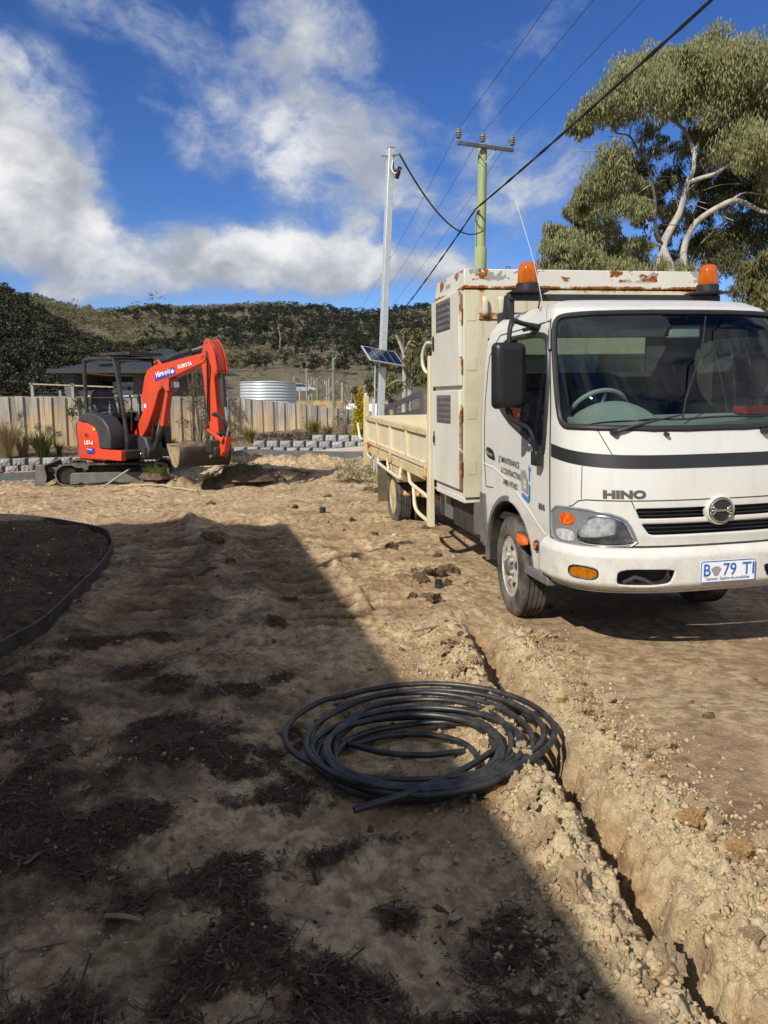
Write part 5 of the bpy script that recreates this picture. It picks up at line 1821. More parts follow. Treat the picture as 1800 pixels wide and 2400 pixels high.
HB = .47
prof = []
for k in range(17):
    a = radians(-8 - 205 * k / 16)
    prof.append((-.20 + .255 * cos(a), .66 + .23 * sin(a)))
prof = [(.052, .80)] + prof + [(-.60, .80)]
prof = [(.055, .80), (.056, .70), (.04, .58), (-.01, .48), (-.09, .425), (-.19, .415), (-.28, .46), (-.36, .55), (-.47, .71), (-.52, .79)]
mb = MB()
mb.grid([[bkp(u, y, z) for u, z in prof] for y in np.linspace(-HB, HB, 7)])
shell = mb.build('bucket', 'bucket_steel', EX, 45)
sm = shell.modifiers.new('plate', 'SOLIDIFY')
sm.thickness = .018
for y in (-HB, HB):
    mb = MB()
    n = len(prof)
    mb.v = [bkp(u, y - .010, z) for u, z in prof] + [bkp(u, y + .010, z) for u, z in prof]
    mb.f = [tuple(range(n)), tuple(range(n, 2 * n))] + [(i, (i + 1) % n, n + (i + 1) % n, n + i) for i in range(n)]
    mb.build('side_plate', 'bucket_worn', shell, 25)
ed = MB()
ed.v = [bkp(u, y, z) for y in (-HB, HB) for u, z in ((-.44, .67), (-.56, .82), (-.54, .835), (-.43, .69))]
ed.f = [(0, 1, 5, 4), (1, 2, 6, 5), (2, 3, 7, 6), (3, 0, 4, 7), (0, 3, 2, 1), (4, 5, 6, 7)]
ed.build('cutting_edge', 'bucket_worn', shell)
for y in (.08, .36):
    mb = MB()
    q = [(.03, .56), (.16, .62), (.20, .80), (.16, .98), (.07, 1.0), (.04, .80)]
    mb.v = [bkp(u, y - .02, z) for u, z in q] + [bkp(u, y + .02, z) for u, z in q]
    mb.f = [tuple(range(6)), tuple(range(6, 12))] + [(i, (i + 1) % 6, 6 + (i + 1) % 6, 6 + i) for i in range(6)]
    mb.build('hitch_plate', 'frame_grey', shell, 25, bevel=.01)
hb_ = MB()
hb_.box(bkp(.12, .20, .80), (.20, .40, .22), rotm(0, .1, BA))
hb_.box(bkp(.18, .26, .96), (.14, .24, .22), rotm(0, .25, BA))
hb_.box(bkp(.22, .12, .70), (.06, .10, .16), rotm(0, .1, BA))
hb_.build('tilt_hitch', BK, shell, 25, bevel=.02)
MB().cyl(bkp(.14, .06, .76), bkp(.14, .38, .90), .035, 12).build('tilt_ram', 'frame_grey', shell)
MB().cyl(bkp(.205, .10, .80), bkp(.205, .22, .86), .018, 10).build('ram_rod', 'chrome', shell)
# soil heaped in the bucket: its own thing
P = []
for i in range(34):
    row = []
    for j in range(18):
        u, y = -.54 + .58 * j / 17, -HB + .03 + (2 * HB - .06) * i / 33
        e = min(1, 4.5 * min(j / 17, 1 - j / 17)) * min(1, 5 * min(i / 33, 1 - i / 33))
        q = bkp(u, y, 0)
        h = .12 * e ** .6 + .05 * float(fbm(q[0] * 7, q[1] * 7, 4, 7)) * (.3 + e) - (.09 if j < 1 and i < 12 else 0)
        row.append((q[0], q[1], .725 + h))
    P.append(row)
so = MB().grid(P)
ca, sa = cos(radians(-35)), sin(radians(-35))
so.v = [(-5.15 + a * ca - b * sa, 14.8 + a * sa + b * ca, c) for a, b, c in so.v]
tag(so.build('soil_heap', 'soil_load', None, 20), 'dark crumbly soil heaped in the excavator bucket', 'soil')


# ================================================================== coil of pipe
mat('poly_pipe', (0.012, 0.013, 0.014), 0.42, col2=(0.045, 0.043, 0.040), vs=14, rvar=.12, bump=.03, bs=60)


def coil():
    R = random.Random(5)
    pts = []
    # (centre x, centre y, radius x, radius y, height left, height right)
    ext = [(-.24, .38, 2.97, 3.60), (-.29, .42, 2.93, 3.64), (-.26, .45, 2.95, 3.68), (-.33, .48, 2.89, 3.70), (-.29, .52, 2.92, 3.74), (-.34, .55, 2.88, 3.76), (-.31, .60, 2.90, 3.84),
           (-.37, .66, 2.86, 3.92), (-.47, .78, 2.90, 4.00), (-.40, .67, 2.85, 3.84), (-.33, .53, 2.87, 3.72), (-.30, .47, 2.86, 3.62)]
    hts = [(.03, .03), (.03, .04), (.05, .05), (.05, .06), (.06, .08), (.07, .09), (.07, .10), (.07, .11), (.05, .12), (.08, .12), (.10, .12), (.10, .12)]
    loops = [((l + r) / 2 + .03 + R.gauss(0, .022), (f + b_) / 2 - .12 + R.gauss(0, .028), (r - l) / 2 * R.uniform(.90, 1.03), (b_ - f) / 2 * R.uniform(.84, 1.0), *h) for (l, r, f, b_), h in zip(ext, hts)]
    n = 44
    tot = len(loops) * n
    for k in range(tot):
        f = k / n
        i = int(f)
        j = min(i + 1, len(loops) - 1)
        t = f - i
        t = t * t * (3 - 2 * t)
        c = [loops[i][q] * (1 - t) + loops[j][q] * t for q in range(6)]
        a = 2 * pi * f + 2.4
        wb_ = 1 + .035 * sin(1.37 * a + 2.1 * i) + .02 * sin(.61 * a + 1)
        x, y = c[0] + c[2] * wb_ * cos(a), c[1] + c[3] * wb_ * sin(a)
        u = (cos(a) + 1) / 2
        z = c[4] * (1 - u) + c[5] * u + .006 * sin(2 * a + i * .7)
        pts.append((x, y, z))
    # loose end pulled out towards the viewer
    x, y, z = pts[-1]
    a_end = 2 * pi * (tot - 1) / n + 2.4
    pts = pts[:-16]
    pts += [(.38, 2.99, .12), (.24, 2.86, .10), (.07, 2.74, .06), (-.03, 2.69, .04), (-.11, 2.65, .03)]
    # other end drops into the trench
    head = [(.69, 4.45, -.17), (.735, 4.0, -.13), (.79, 3.66, -.05), (.79, 3.47, .04), (.66, 3.35, .08), (.45, 3.26, .07), (.2, 3.17, .06), (-.02, 3.20, .05), (-.2, 3.30, .04)]
    pts = head + pts[8:]
    P = smooth_path(pts, 2)
    ZG = gzs(P)
    zz = np.array([max(p.z, zg + .016) if k > 18 else p.z for k, (p, zg) in enumerate(zip(P, ZG))])
    zz = np.array([zz[max(0, k - 7):k + 8].max() * .5 + zz[max(0, k - 7):k + 8].mean() * .5 if k > 18 else zz[k] for k in range(len(zz))])
    zz = np.convolve(np.pad(zz, 6, 'edge'), np.ones(13) / 13, 'valid')
    P = [Vector((p.x, p.y, float(z))) for p, z in zip(P, zz)]
    o = MB().tube(P, .0142, 12).build('pipe_coil', 'poly_pipe', None, 60)
    tag(o, 'loose coil of black plastic water pipe lying beside the trench', 'pipe')


coil()

# ================================================================== edging strips
mat('edging_black', (0.022, 0.022, 0.024), 0.5, col2=(0.06, 0.052, 0.042), vs=6)
mat('edging_grey', (0.15, 0.175, 0.20), 0.45, 0.3, col2=(0.24, 0.22, 0.19), vs=5)


def strip(name, pts, h, th, m, n=10, up=.0, follow=True):
    sp = smooth_path([(a, b, 0) for a, b in pts], n)
    rows = []
    zg = gzs(sp)
    for i, p in enumerate(sp):
        d = sp[min(i + 1, len(sp) - 1)] - sp[max(0, i - 1)]
        q = Vector((-d.y, d.x, 0)).normalized() * th
        z = float(zg[i]) - .03
        rows.append([(p.x + q.x, p.y + q.y, z), (p.x + q.x, p.y + q.y, z + h), (p.x - q.x, p.y - q.y, z + h), (p.x - q.x, p.y - q.y, z)])
    zs = [r[1][2] for r in rows]
    for i, r in enumerate(rows):
        k = sum(zs[max(0, i - 4):i + 5]) / len(zs[max(0, i - 4):i + 5])
        rows[i] = [r[0], (r[1][0], r[1][1], k), (r[2][0], r[2][1], k), r[3]]
    return MB().grid([r + r[:1] for r in rows]).build(name, m, None, 30)


E_BED = strip('bed_edging', BED, .135, .006, 'edging_black')
tag(E_BED, 'thin black steel edging strip curving round the dark mulch bed', 'edging')
for k in (3, 6):
    pass
tag(strip('garden_edging', EDGE, .19, .014, 'edging_grey', 8), 'long flat grey steel edging strip in front of the block wall', 'edging')

# ================================================================== paling fence
def paling_mat():
    m, t = new_mat('paling')
    v = t.n('ShaderNodeTexCoord').outputs['Object']
    rnd = t.n('ShaderNodeObjectInfo').outputs['Random']
    v2 = t.vmath('ADD', v, t.n('ShaderNodeCombineXYZ', X=t.math('MULTIPLY', rnd, 37.0), Y=0.0, Z=t.math('MULTIPLY', rnd, 91.0)))
    sep = t.n('ShaderNodeSeparateXYZ', Vector=v)
    grain = t.noise(t.scale(v2, (30, 30, 1.6)), 1.0, 6, 0.65)
    blot = t.noise(v2, 2.6, 3)
    wood = t.mix(t.step(grain, .3, .7), (0.46, 0.32, 0.175, 1), (0.66, 0.52, 0.33, 1))
    grey = t.mix(t.step(grain, .3, .7), (0.26, 0.238, 0.205, 1), (0.52, 0.485, 0.42, 1))
    k = t.math('ADD', t.math('MULTIPLY', t.step(sep.outputs[2], .55, 1.15, False), .75), t.math('ADD', t.math('MULTIPLY', rnd, .75), t.math('MULTIPLY', t.math('SUBTRACT', blot, .5), 1.3)))
    c = t.mix(t.step(k, .45, 1.15), wood, grey)
    c = t.mix(t.step(t.noise(v2, 7.0, 2), .70, .74), c, (0.12, 0.08, 0.045, 1))
    tone = t.math('MULTIPLY_ADD', t.math('FRACT', t.math('MULTIPLY', rnd, 7.31)), .5, .68)
    c = t.mix(1.0, c, t.n('ShaderNodeCombineColor', Red=tone, Green=tone, Blue=tone).outputs[0], 'MULTIPLY')
    p = t.n('ShaderNodeBsdfPrincipled', Base__Color=c, Roughness=.85)
    b = t.n('ShaderNodeBump', Strength=.4, Distance=.004, Height=grain)
    t.inp(p, 'Normal', b)
    finish(t, p)


paling_mat()
FENCE = thing('paling_fence', 'weathered timber paling fence behind the garden bed, dropping to one side', 'fence', (FENCE_A[0], FENCE_A[1], 0))
fdx, fdy = FENCE_B[0] - FENCE_A[0], FENCE_B[1] - FENCE_A[1]
fl = hypot(fdx, fdy)
fa = atan2(fdy, fdx)
pw = .152
NP = int(fl / pw)
meshes = []
for k in range(5):
    mb = MB()
    dx = [RNG.uniform(-.004, .004) for _ in range(4)]
    mb.prism([(-.079 + dx[0], 0), (.079 + dx[1], 0), (.079 + dx[2], 1.30 + dx[3]), (-.079 + dx[3], 1.30 + dx[0])], -.008, .008, 'y')
    o = mb.build('paling', 'paling', FENCE, 0, bevel=.004, seg=1)
    meshes.append(o.data)
    bpy.data.objects.remove(o)


def fence_top(u):
    X = FENCE_A[0] + fdx * u
    return np.interp(X, [-12, -4.3, -3.6, -0.35], [1.655, 1.65, 1.60, 1.235])


for i in range(NP):
    u = (i + .5) / NP
    o = bpy.data.objects.new('paling', meshes[i % 5])
    COL.objects.link(o)
    o.parent = FENCE
    o.location = (fdx * u + .034 * (i % 2) * sin(fa), fdy * u - .034 * (i % 2) * cos(fa), float(fence_top(u)) - 1.30 + random.uniform(-.007, .007))
    o.rotation_euler = (random.uniform(-.006, .006), random.uniform(-.006, .006), fa + random.uniform(-.02, .02))
for h in (.25, .95):
    pp = []
    for k in range(13):
        u = k / 12
        pp.append((fdx * u - .05 * sin(fa), fdy * u + .05 * cos(fa), float(fence_top(u)) - 1.3 + h))
    MB().tube(pp, .035, 4).build('fence_rail', 'paling', FENCE, 0)
# a stake at the end of the fence
tag(MB().box((-.30, 21.9, .85), (.06, .06, 1.5)).build('fence_post', 'paling', None, 0), 'thin grey timber post standing at the low end of the paling fence', 'post')

# ================================================================== block retaining wall
mat('wall_block', (0.36, 0.36, 0.355), 0.9, col2=(0.27, 0.265, 0.26), vs=14, bump=.9, bs=22, objrand=.14)
mat('joint_block', (0.035, 0.036, 0.040), 0.85, var=.2)
RW = thing('block_wall', 'low light grey split-face block garden wall with dark joint pieces', 'wall', (0, 0, 0))
bl_len, bl_h = .31, .152


def wall_mesh(seed, dark=False):
    r = random.Random(seed)
    mb = MB()
    if dark:
        mb.box((0, .03, 0), (.066, .16, bl_h - .01))
        o = mb.build('joint_block', 'joint_block', RW, 0)
    else:
        P = []
        n, m_ = 6, 4
        for i in range(n + 1):
            row = []
            for j in range(m_ + 1):
                e = 0 if i in (0, n) or j in (0, m_) else 1
                row.append((-.122 + .244 * i / n, -.06 - e * r.uniform(.004, .026), -bl_h / 2 + .003 + (bl_h - .006) * j / m_))
            P.append(row)
        mb.grid(P)
        mb.add([(-.122, -.06, -bl_h / 2 + .003), (.122, -.06, -bl_h / 2 + .003), (.122, .11, -bl_h / 2 + .003), (-.122, .11, -bl_h / 2 + .003), (-.122, -.06, bl_h / 2 - .003), (.122, -.06, bl_h / 2 - .003), (.122, .11, bl_h / 2 - .003), (-.122, .11, bl_h / 2 - .003)], [(4, 5, 6, 7), (1, 2, 6, 5), (2, 3, 7, 6), (3, 0, 4, 7), (0, 3, 2, 1)])
        o = mb.build('block', 'wall_block', RW, 0)
    d = o.data
    bpy.data.objects.remove(o)
    return d


BM_ = [wall_mesh(k) for k in range(4)]
JM = wall_mesh(9, True)
wx = np.linspace(-9.3, 0.55, 400)
wy = np.interp(wx, WALL_X, WALL_Y)
wl_ = np.concatenate([[0], np.cumsum(np.hypot(np.diff(wx), np.diff(wy)))])


def wall_top(x):
    """How high the courses reach: (base height, first course, last course)."""
    base = np.interp(x, [-9.3, -5, -3.2, 0.55], [0.0, 0.0, .02, .0])
    return base


for course in range(5):
    off = (course % 2) * bl_len / 2
    k = 0
    while True:
        d = off + k * bl_len
        k += 1
        if d > wl_[-1]:
            break
        x, y = float(np.interp(d, wl_, wx)), float(np.interp(d, wl_, wy))
        if course == 2 and x < -4.35:
            continue
        if course == 3 and x < -3.05:
            continue
        if course == 4 and x < -1.66:
            continue
        d2 = min(d + .1, wl_[-1])
        ang = atan2(np.interp(d2, wl_, wy) - y, np.interp(d2, wl_, wx) - x) if d2 > d else 0
        zb = -.018 * max(0, x + 3.2) + bl_h * (course + .5) - .01 + (.02 if x > -3.6 else 0)
        for nm, me, dd in (('block', BM_[(k + course) % 4], 0), ('joint_block', JM, bl_len / 2)):
            o = bpy.data.objects.new(nm, me)
            COL.objects.link(o)
            o.parent = RW
            o.location = (x + dd * cos(ang), y + dd * sin(ang), zb)
            o.rotation_euler = (0, 0, ang + (0 if nm != 'block' else random.uniform(-.012, .012)))

# concrete driveway strip rising to the right, and a slab by the truck
mat('concrete', (0.52, 0.46, 0.36), 0.85, col2=(0.40, 0.34, 0.25), vs=3, bump=.15, bs=40)
mat('cream_block', (0.58, 0.54, 0.42), 0.8, var=.15)
dv = MB()
P = []
for (x, y, z, w_) in ((-3.1, 17.35, .24, .25), (-2.4, 17.5, .30, .42), (-1.5, 17.7, .37, .55), (-.5, 17.9, .45, .62), (1.2, 18.1, .58, .7), (5, 18.6, .75, 1.2)):
    P.append([(x, y - .05, z - .30), (x, y, z - .02), (x + .0, y + .03, z), (x - .05, y + w_, z + .02), (x - .05, y + w_, z - .3)])
dv = kind(MB().grid(P).build('driveway', 'concrete', None, 25), 'structure', 'pale concrete driveway slab rising past the garden wall')
tag(MB().prism(chaikin([(.25, 14.0), (1.25, 13.7), (1.6, 14.6), (1.2, 15.4), (.5, 15.1)], 2), -.05, .10, 'z').build('concrete_slab', 'concrete', None, 30, bevel=.02), 'broken pale concrete slab on the ground behind the truck wheels', 'slab')
cb = thing('stacked_sleeper', 'short cream block stack on the slab under the tray end', 'block', (.98, 14.35, .10))
MB().box((0, 0, .05), (.36, .5, .10)).build('block', 'chassis', cb, bevel=.01)
MB().box((0, 0, .19), (.62, .6, .17)).build('block', 'cream_block', cb, bevel=.015)
MB().box((.05, 0, .36), (.55, .5, .12)).build('block', 'cream_block', cb, bevel=.015)

# ================================================================== small things left on the ground
tag(MB().tube([(.465, 6.42, gz(.465, 6.42) - .03), (.468, 6.42, gz(.465, 6.42) + .065)], .032, 14).build('pipe_stub', 'poly_pipe', None, 40), 'short black pipe stub standing in rubble near the truck front wheel', 'pipe stub')
tag(MB().tube([(-.86, 10.6, gz(-.86, 10.6) - .03), (-.855, 10.6, gz(-.86, 10.6) + .08)], .045, 14).build('pipe_stub', 'poly_pipe', None, 40), 'black pipe stub poking out of bare soil between excavator and truck', 'pipe stub')
mat('old_stick', (0.24, 0.18, 0.115), 0.9, var=.4, vs=12, bump=.4, bs=50)
mat('bleached_stick', (0.42, 0.35, 0.25), 0.9, var=.3, vs=12)


def ground_path(pts, lift, n=5):
    sp = smooth_path([(a, b, 0) for a, b in pts], n)
    return [(p.x, p.y, float(z) + lift) for p, z in zip(sp, gzs(sp))]


tag(MB().tube(ground_path([(-4.75, 13.7), (-4.2, 13.35), (-3.7, 13.3), (-3.2, 13.1)], .03), .022, 6).build('dead_branch', 'bleached_stick', None), 'pale dead branch lying beside the excavator track', 'branch')
tag(MB().tube([(-5.05, 13.75, .03), (-4.62, 13.95, .34)], .022, 6).build('leaning_rod', 'edging_grey', None), 'grey rod leaning against the excavator track', 'rod')
for (x, y, a, L, r, lb) in ((-1.03, 2.06, .35, .19, .009, 'thin brown stick lying on the mulch across the shaded yard'), (-1.12, 1.98, -.6, .16, .017, 'stubby split stick end in dark mulch'), (-.80, 2.15, -.2, .12, .010, 'short brown stick half buried in shaded mulch'), (.12, 1.80, .85, .17, .014, 'splintered wood sliver by the trench foot'), (-.47, 2.42, .15, .06, .005, 'tiny pale straw piece on the shaded soil'), (-.62, 6.3, .1, .22, .012, 'dark thin stick lying across the digger tracks'), (-.25, 2.15, -.35, .16, .008, 'slim grey twig on fibrous mulch'), (.34, 4.98, .5, .34, .010, 'bent brown root beside the top end of the trench')):
    z = gz(x, y) + r * .8
    pts = [(x - L / 2 * cos(a), y - L / 2 * sin(a), z), (x, y, z + .008), (x + L / 2 * cos(a), y + L / 2 * sin(a), z + .004)]
    tag(MB().tube(smooth_path(pts, 4), [r * .9, r, r, r * 1.05, r, r * .95, r * .9, r * .7, r * .45], 6, flat=.7).build('stick', 'old_stick', None, 40), lb, 'stick')

# ================================================================== poles and wires
mat('green_pole', (0.36, 0.40, 0.20), 0.8, col2=(0.24, 0.30, 0.14), vs=2.2, bump=.3, bs=14, stretch=(6, 6, .5))
mat('far_pole', (0.17, 0.21, 0.135), 0.85, var=.2)
mat('galvanised', (0.60, 0.645, 0.66), 0.40, 0.35, col2=(0.50, 0.545, 0.565), vs=16, rvar=.12)
mat('pole_steel', (0.16, 0.17, 0.17), 0.5, 0.5)
mat('porcelain', (0.20, 0.185, 0.17), 0.3)
mat('wire_black', (0.012, 0.012, 0.013), 0.6)
mat('wire_grey', (0.06, 0.065, 0.07), 0.5)
mat('solar_cell', (0.012, 0.016, 0.030), 0.22, 0.2, coat=.7)
mat('weathered_post', (0.33, 0.30, 0.25), 0.9, var=.3, objrand=.15)


def insulator(parent, x, y, z, s=1.0):
    MB().lathe([(.02 * s, 0), (.02 * s, .07 * s), (.05 * s, .08 * s), (.075 * s, .10 * s), (.075 * s, .125 * s), (.05 * s, .135 * s), (.08 * s, .155 * s), (.08 * s, .185 * s), (.05 * s, .195 * s), (.075 * s, .215 * s), (.072 * s, .245 * s), (.045 * s, .26 * s), (.055 * s, .28 * s), (.04 * s, .32 * s), (0, .33 * s)], 14, 'z', at=(x, y, z)).build('insulator', 'porcelain', parent, 35)


def power_pole(label, loc, top, r, arm_dir, arm_len, ins_s, base=-4.0, pm='green_pole', group=None, lean=0):
    p = thing('power_pole', label, 'power pole', loc, (0, 0, 0), group)
    MB().tube([(0, 0, base), (0, 0, top * .45), (lean, 0, top)], [r * 1.15, r * 1.02, r * .92], 18).build('pole', pm, p, 40)
    ax, ay = cos(arm_dir), sin(arm_dir)
    zc = top - .12
    fx, fy = ay * (r + .05), -ax * (r + .05)
    MB().box((fx + lean, fy, zc), (arm_len, .10, .11), rotm(0, 0, arm_dir)).build('crossarm', 'pole_steel', p, 20, bevel=.006)
    for s in (-1, 1):
        MB().tube([(fx + lean + s * .42 * ax, fy + s * .42 * ay, zc - .03), (fx + lean, fy, zc - .52)], .018, 5).build('brace', 'galvanised', p)
        insulator(p, fx + lean + s * arm_len * .48 * ax, fy + s * arm_len * .48 * ay, zc + .05, ins_s)
    insulator(p, lean, 0, top - .01, ins_s)
    return p


PP = (3.36, 27.7)
AD = radians(22)
pole1 = power_pole('tall green treated timber power pole rising behind the truck toolbox', (*PP, 0), 10.15, .165, AD, 2.15, 1.25)
MB().lathe([(.20, 6.05), (.205, 6.10), (.205, 6.75), (.195, 6.78)], 18, 'z').build('joint_sleeve', 'green_pole', pole1)
MB().tube([(-.19, -.05, 4.8), (-.19, -.05, 7.9), (-.10, -.16, 8.0)], .025, 6).build('cable_guard', 'green_pole', pole1)
MB().tube(smooth_path([(-.10, -.2, 8.0), (-.24, -.22, 7.7), (-.1, -.25, 7.45), (.12, -.2, 7.35)], 5), .013, 5).build('jumper', 'wire_black', pole1)
T1, T2 = (-5.95, 92.0), (-11.4, 133.0)
power_pole('distant green power pole with a single crossarm beyond the paling fence', (*T1, 0), 6.75, .20, AD, 2.1, 1.2, -6, 'far_pole')
p2 = power_pole('smaller far green power pole with switchgear, by the vine posts', (*T2, 0), 5.6, .20, AD, 2.1, 1.0, -6, 'far_pole')
MB().box((-.5, -.3, .6), (.9, .8, 1.1)).build('transformer', 'green_pole', p2, bevel=.1)
for s in (-1, 1):
    MB().box((s * .9 + .4, -.2, 4.3), (.12, .12, .6)).build('fuse', 'galvanised', p2)

# span wires: each one a thing
def sag(a, b, s, n=40):
    A, B = Vector(a), Vector(b)
    return [A.lerp(B, k / n) - Vector((0, 0, 4 * s * (k / n) * (1 - k / n))) for k in range(n + 1)]


ax_, ay_ = cos(AD), sin(AD)
fx, fy = ay_ * .215, -ax_ * .215
ld = Vector((9.3, -64.3, 0)).normalized()
NX = Vector((PP[0], PP[1], 0)) + ld * 58
for k, (o_, za, nm) in enumerate(((-1.03, 10.48, 'outer conductor over the garden side'), (0, 10.55, 'middle conductor'), (1.03, 10.48, 'outer conductor over the tree side'))):
    a = Vector((PP[0] + (fx if o_ else 0) + o_ * ax_, PP[1] + (fy if o_ else 0) + o_ * ay_, za))
    b = Vector((T1[0] + (fx if o_ else 0) + o_ * ax_, T1[1] + o_ * ay_, 7.0))
    c = Vector((NX.x + o_ * ax_ * 1.0, NX.y + o_ * ay_, 11.6))
    wv = MB().tube(sag(b, a, 1.1) + sag(a, c, .6)[1:], .0075, 5).build('power_line', 'wire_grey', None)
    tag(wv, 'thin bare ' + nm + ' of the overhead power line', 'wire')
twa = Vector((PP[0] - .22, PP[1] - .20, 8.02))
tw = MB()
P1 = sag((T1[0] - .3, T1[1], 4.9), twa, 1.5, 60) + sag(twa, (NX.x - .3, NX.y, 9.6), .75, 60)[1:]
for k in range(2):
    q = []
    for i, p in enumerate(P1):
        q.append(p + Vector((cos(i * 2.1 + pi * k), 0, sin(i * 2.1 + pi * k))) * .017)
    tw.tube(q, .023, 6)
tag(tw.build('bundled_cable', 'wire_black', None), 'thick black twisted overhead cable fixed to the green pole', 'cable')

# galvanised private pole, leaning slightly, with a solar panel
MPB, MPT = Vector((-.135, 15.8, 0)), Vector((.135, 15.8, 6.42))
gp = thing('steel_pole', 'tall square galvanised steel pole leaning slightly, cables at its top', 'pole', tuple(MPB))
dv_ = MPT - MPB
pm = MB()
rr_ = .062
cs = [(-rr_, -rr_), (rr_, -rr_), (rr_, rr_), (-rr_, rr_)]
yaw = radians(24)
cs = [(a * cos(yaw) - b * sin(yaw), a * sin(yaw) + b * cos(yaw)) for a, b in cs]
pm.hexa([(a, b, -.2) for a, b in cs] + [(a + dv_.x, b, dv_.z) for a, b in cs])
pm.build('shaft', 'galvanised', gp, 20, bevel=.006)
MB().box((dv_.x - .11, -.03, dv_.z - .16), (.16, .02, .02)).build('bolt', 'pole_steel', gp)
MB().box((dv_.x, 0, dv_.z + .004), (.15, .15, .012), rotm(0, 0, yaw)).build('cap', 'galvanised', gp)
MB().box((dv_.x + .09, -.06, dv_.z - .15), (.12, .03, .03)).build('hook', 'pole_steel', gp)
cbm = MB()
cbm.lathe([(0, -.05), (.05, -.05), (.06, 0), (.05, .05), (0, .05)], 12, 'z', at=(dv_.x + .13, -.08, dv_.z - .47))
cbm.box((dv_.x + .17, -.08, dv_.z - .40), (.08, .06, .06), rotm(.3, .4, .2))
cbm.box((dv_.x + .12, -.08, dv_.z - .54), (.07, .06, .09), rotm(.1, .2, .6))
cbm.build('cable_clamp', 'wire_black', gp, 30)
for k in range(3):
    MB().tube(smooth_path([(dv_.x + .04, -.07, dv_.z - .25), (dv_.x + .02 + .02 * k, -.10, dv_.z - .42), (dv_.x + .09, -.12, dv_.z - .50 + .02 * k), (dv_.x + .18, -.1, dv_.z - .42)], 5), .012, 6).build('cable_tail', 'wire_black' if k else 'decal_white', gp)
MB().tube(smooth_path([(-.075, -.09, 0), (-.05, -.09, 1.9), (-.03, -.10, 2.3), (.03, -.12, 2.40)], 5), .014, 6).build('conduit', 'galvanised', gp)
sv = MB().tube([p for p in sag((MPT.x + .16, 15.72, MPT.z - .13), (PP[0] + .05, PP[1] - .22, 7.30), .62, 40)], .020, 6).build('service_cable', 'wire_black', None)
tag(sv, 'sagging black service cable between the steel pole and the green pole', 'cable')


def pxp(px, py, Y):
    """A point at a given distance ahead, from its bearing (used once to size the panel)."""
    p = radians(8.4)
    d = Vector(((px - 900) / 1800, cos(p) - (py - 1200) / 1800 * sin(p), -sin(p) - (py - 1200) / 1800 * cos(p)))
    return Vector((0, 0, 1.6)) + d * (Y / d.y)


sp = thing('solar_panel', 'small solar panel tilted on the galvanised steel pole', 'solar panel', (-.02, 15.50, 2.44))
u_ = Vector((.66, .385, -.095)).normalized()
wv_ = Vector((.19, -.40, -.30)).normalized()
wv_ = (wv_ - u_ * wv_.dot(u_)).normalized()
n_ = u_.cross(wv_)
pw_, ph_ = .78, .535


def spv(a, b, c):
    return tuple(u_ * a + wv_ * b + n_ * c)


def spbox(a0, a1, b0, b1, c0, c1, nm, m, par):
    return MB().hexa([spv(a0, b0, c0), spv(a1, b0, c0), spv(a1, b1, c0), spv(a0, b1, c0), spv(a0, b0, c1), spv(a1, b0, c1), spv(a1, b1, c1), spv(a0, b1, c1)]).build(nm, m, par)


cs_ = 1 if n_.z > 0 else -1
fr_ = spbox(-pw_ / 2, pw_ / 2, -ph_ / 2, ph_ / 2, -.02 * cs_, .0, 'panel_frame', 'galvanised', sp)
for i in range(4):
    for j in range(6):
        a0 = -pw_ / 2 + .022 + (pw_ - .044) * i / 4
        b0 = -ph_ / 2 + .022 + (ph_ - .044) * j / 6
        spbox(a0 + .005, a0 + (pw_ - .044) / 4 - .005, b0 + .0015, b0 + (ph_ - .044) / 6 - .0015, .001 * cs_, .004 * cs_, 'cell', 'solar_cell', fr_)
MB().box((.03, .02, -.16), (.16, .14, .12)).build('bracket', 'pole_steel', sp, bevel=.01)
MB().tube([(.03, .05, -.12), (.0, .0, -.02)], .02, 6).build('bracket_arm', 'pole_steel', sp)

# ================================================================== beyond the fence: house, deck, tank, posts
def brick_mat():
    m, t = new_mat('grey_brick')
    v = t.n('ShaderNodeTexCoord').outputs['Object']
    sep = t.n('ShaderNodeSeparateXYZ', Vector=v)
    vv = t.n('ShaderNodeCombineXYZ', X=t.math('ADD', sep.outputs[0], sep.outputs[1]), Y=sep.outputs[2], Z=0.0)
    b = t.n('ShaderNodeTexBrick', Vector=vv, Scale=1.0, Color1=(.085, .085, .088, 1), Color2=(.135, .133, .13, 1), Mortar=(.22, .215, .2, 1))
    b.inputs['Mortar Size'].default_value = .008
    b.inputs['Brick Width'].default_value = .24
    b.inputs['Row Height'].default_value = .086
    p = t.n('ShaderNodeBsdfPrincipled', Base__Color=b.outputs[0], Roughness=.85)
    finish(t, p)


brick_mat()


def corrugated(name, col, scale, axis, metal, rough, strength=.8):
    m, t = new_mat(name)
    v = t.n('ShaderNodeTexCoord').outputs['Object']
    w_ = t.n('ShaderNodeTexWave', Vector=v, Scale=scale)
    w_.bands_direction = axis
    w_.wave_profile = 'SIN'
    c = t.mix(t.step(t.noise(v, 3, 4), .35, .7), (*col, 1), (*[x * .8 for x in col], 1))
    p = t.n('ShaderNodeBsdfPrincipled', Base__Color=c, Roughness=rough, Metallic=metal)
    b = t.n('ShaderNodeBump', Strength=strength, Distance=.03, Height=w_.outputs['Fac'])
    t.inp(p, 'Normal', b)
    finish(t, p)


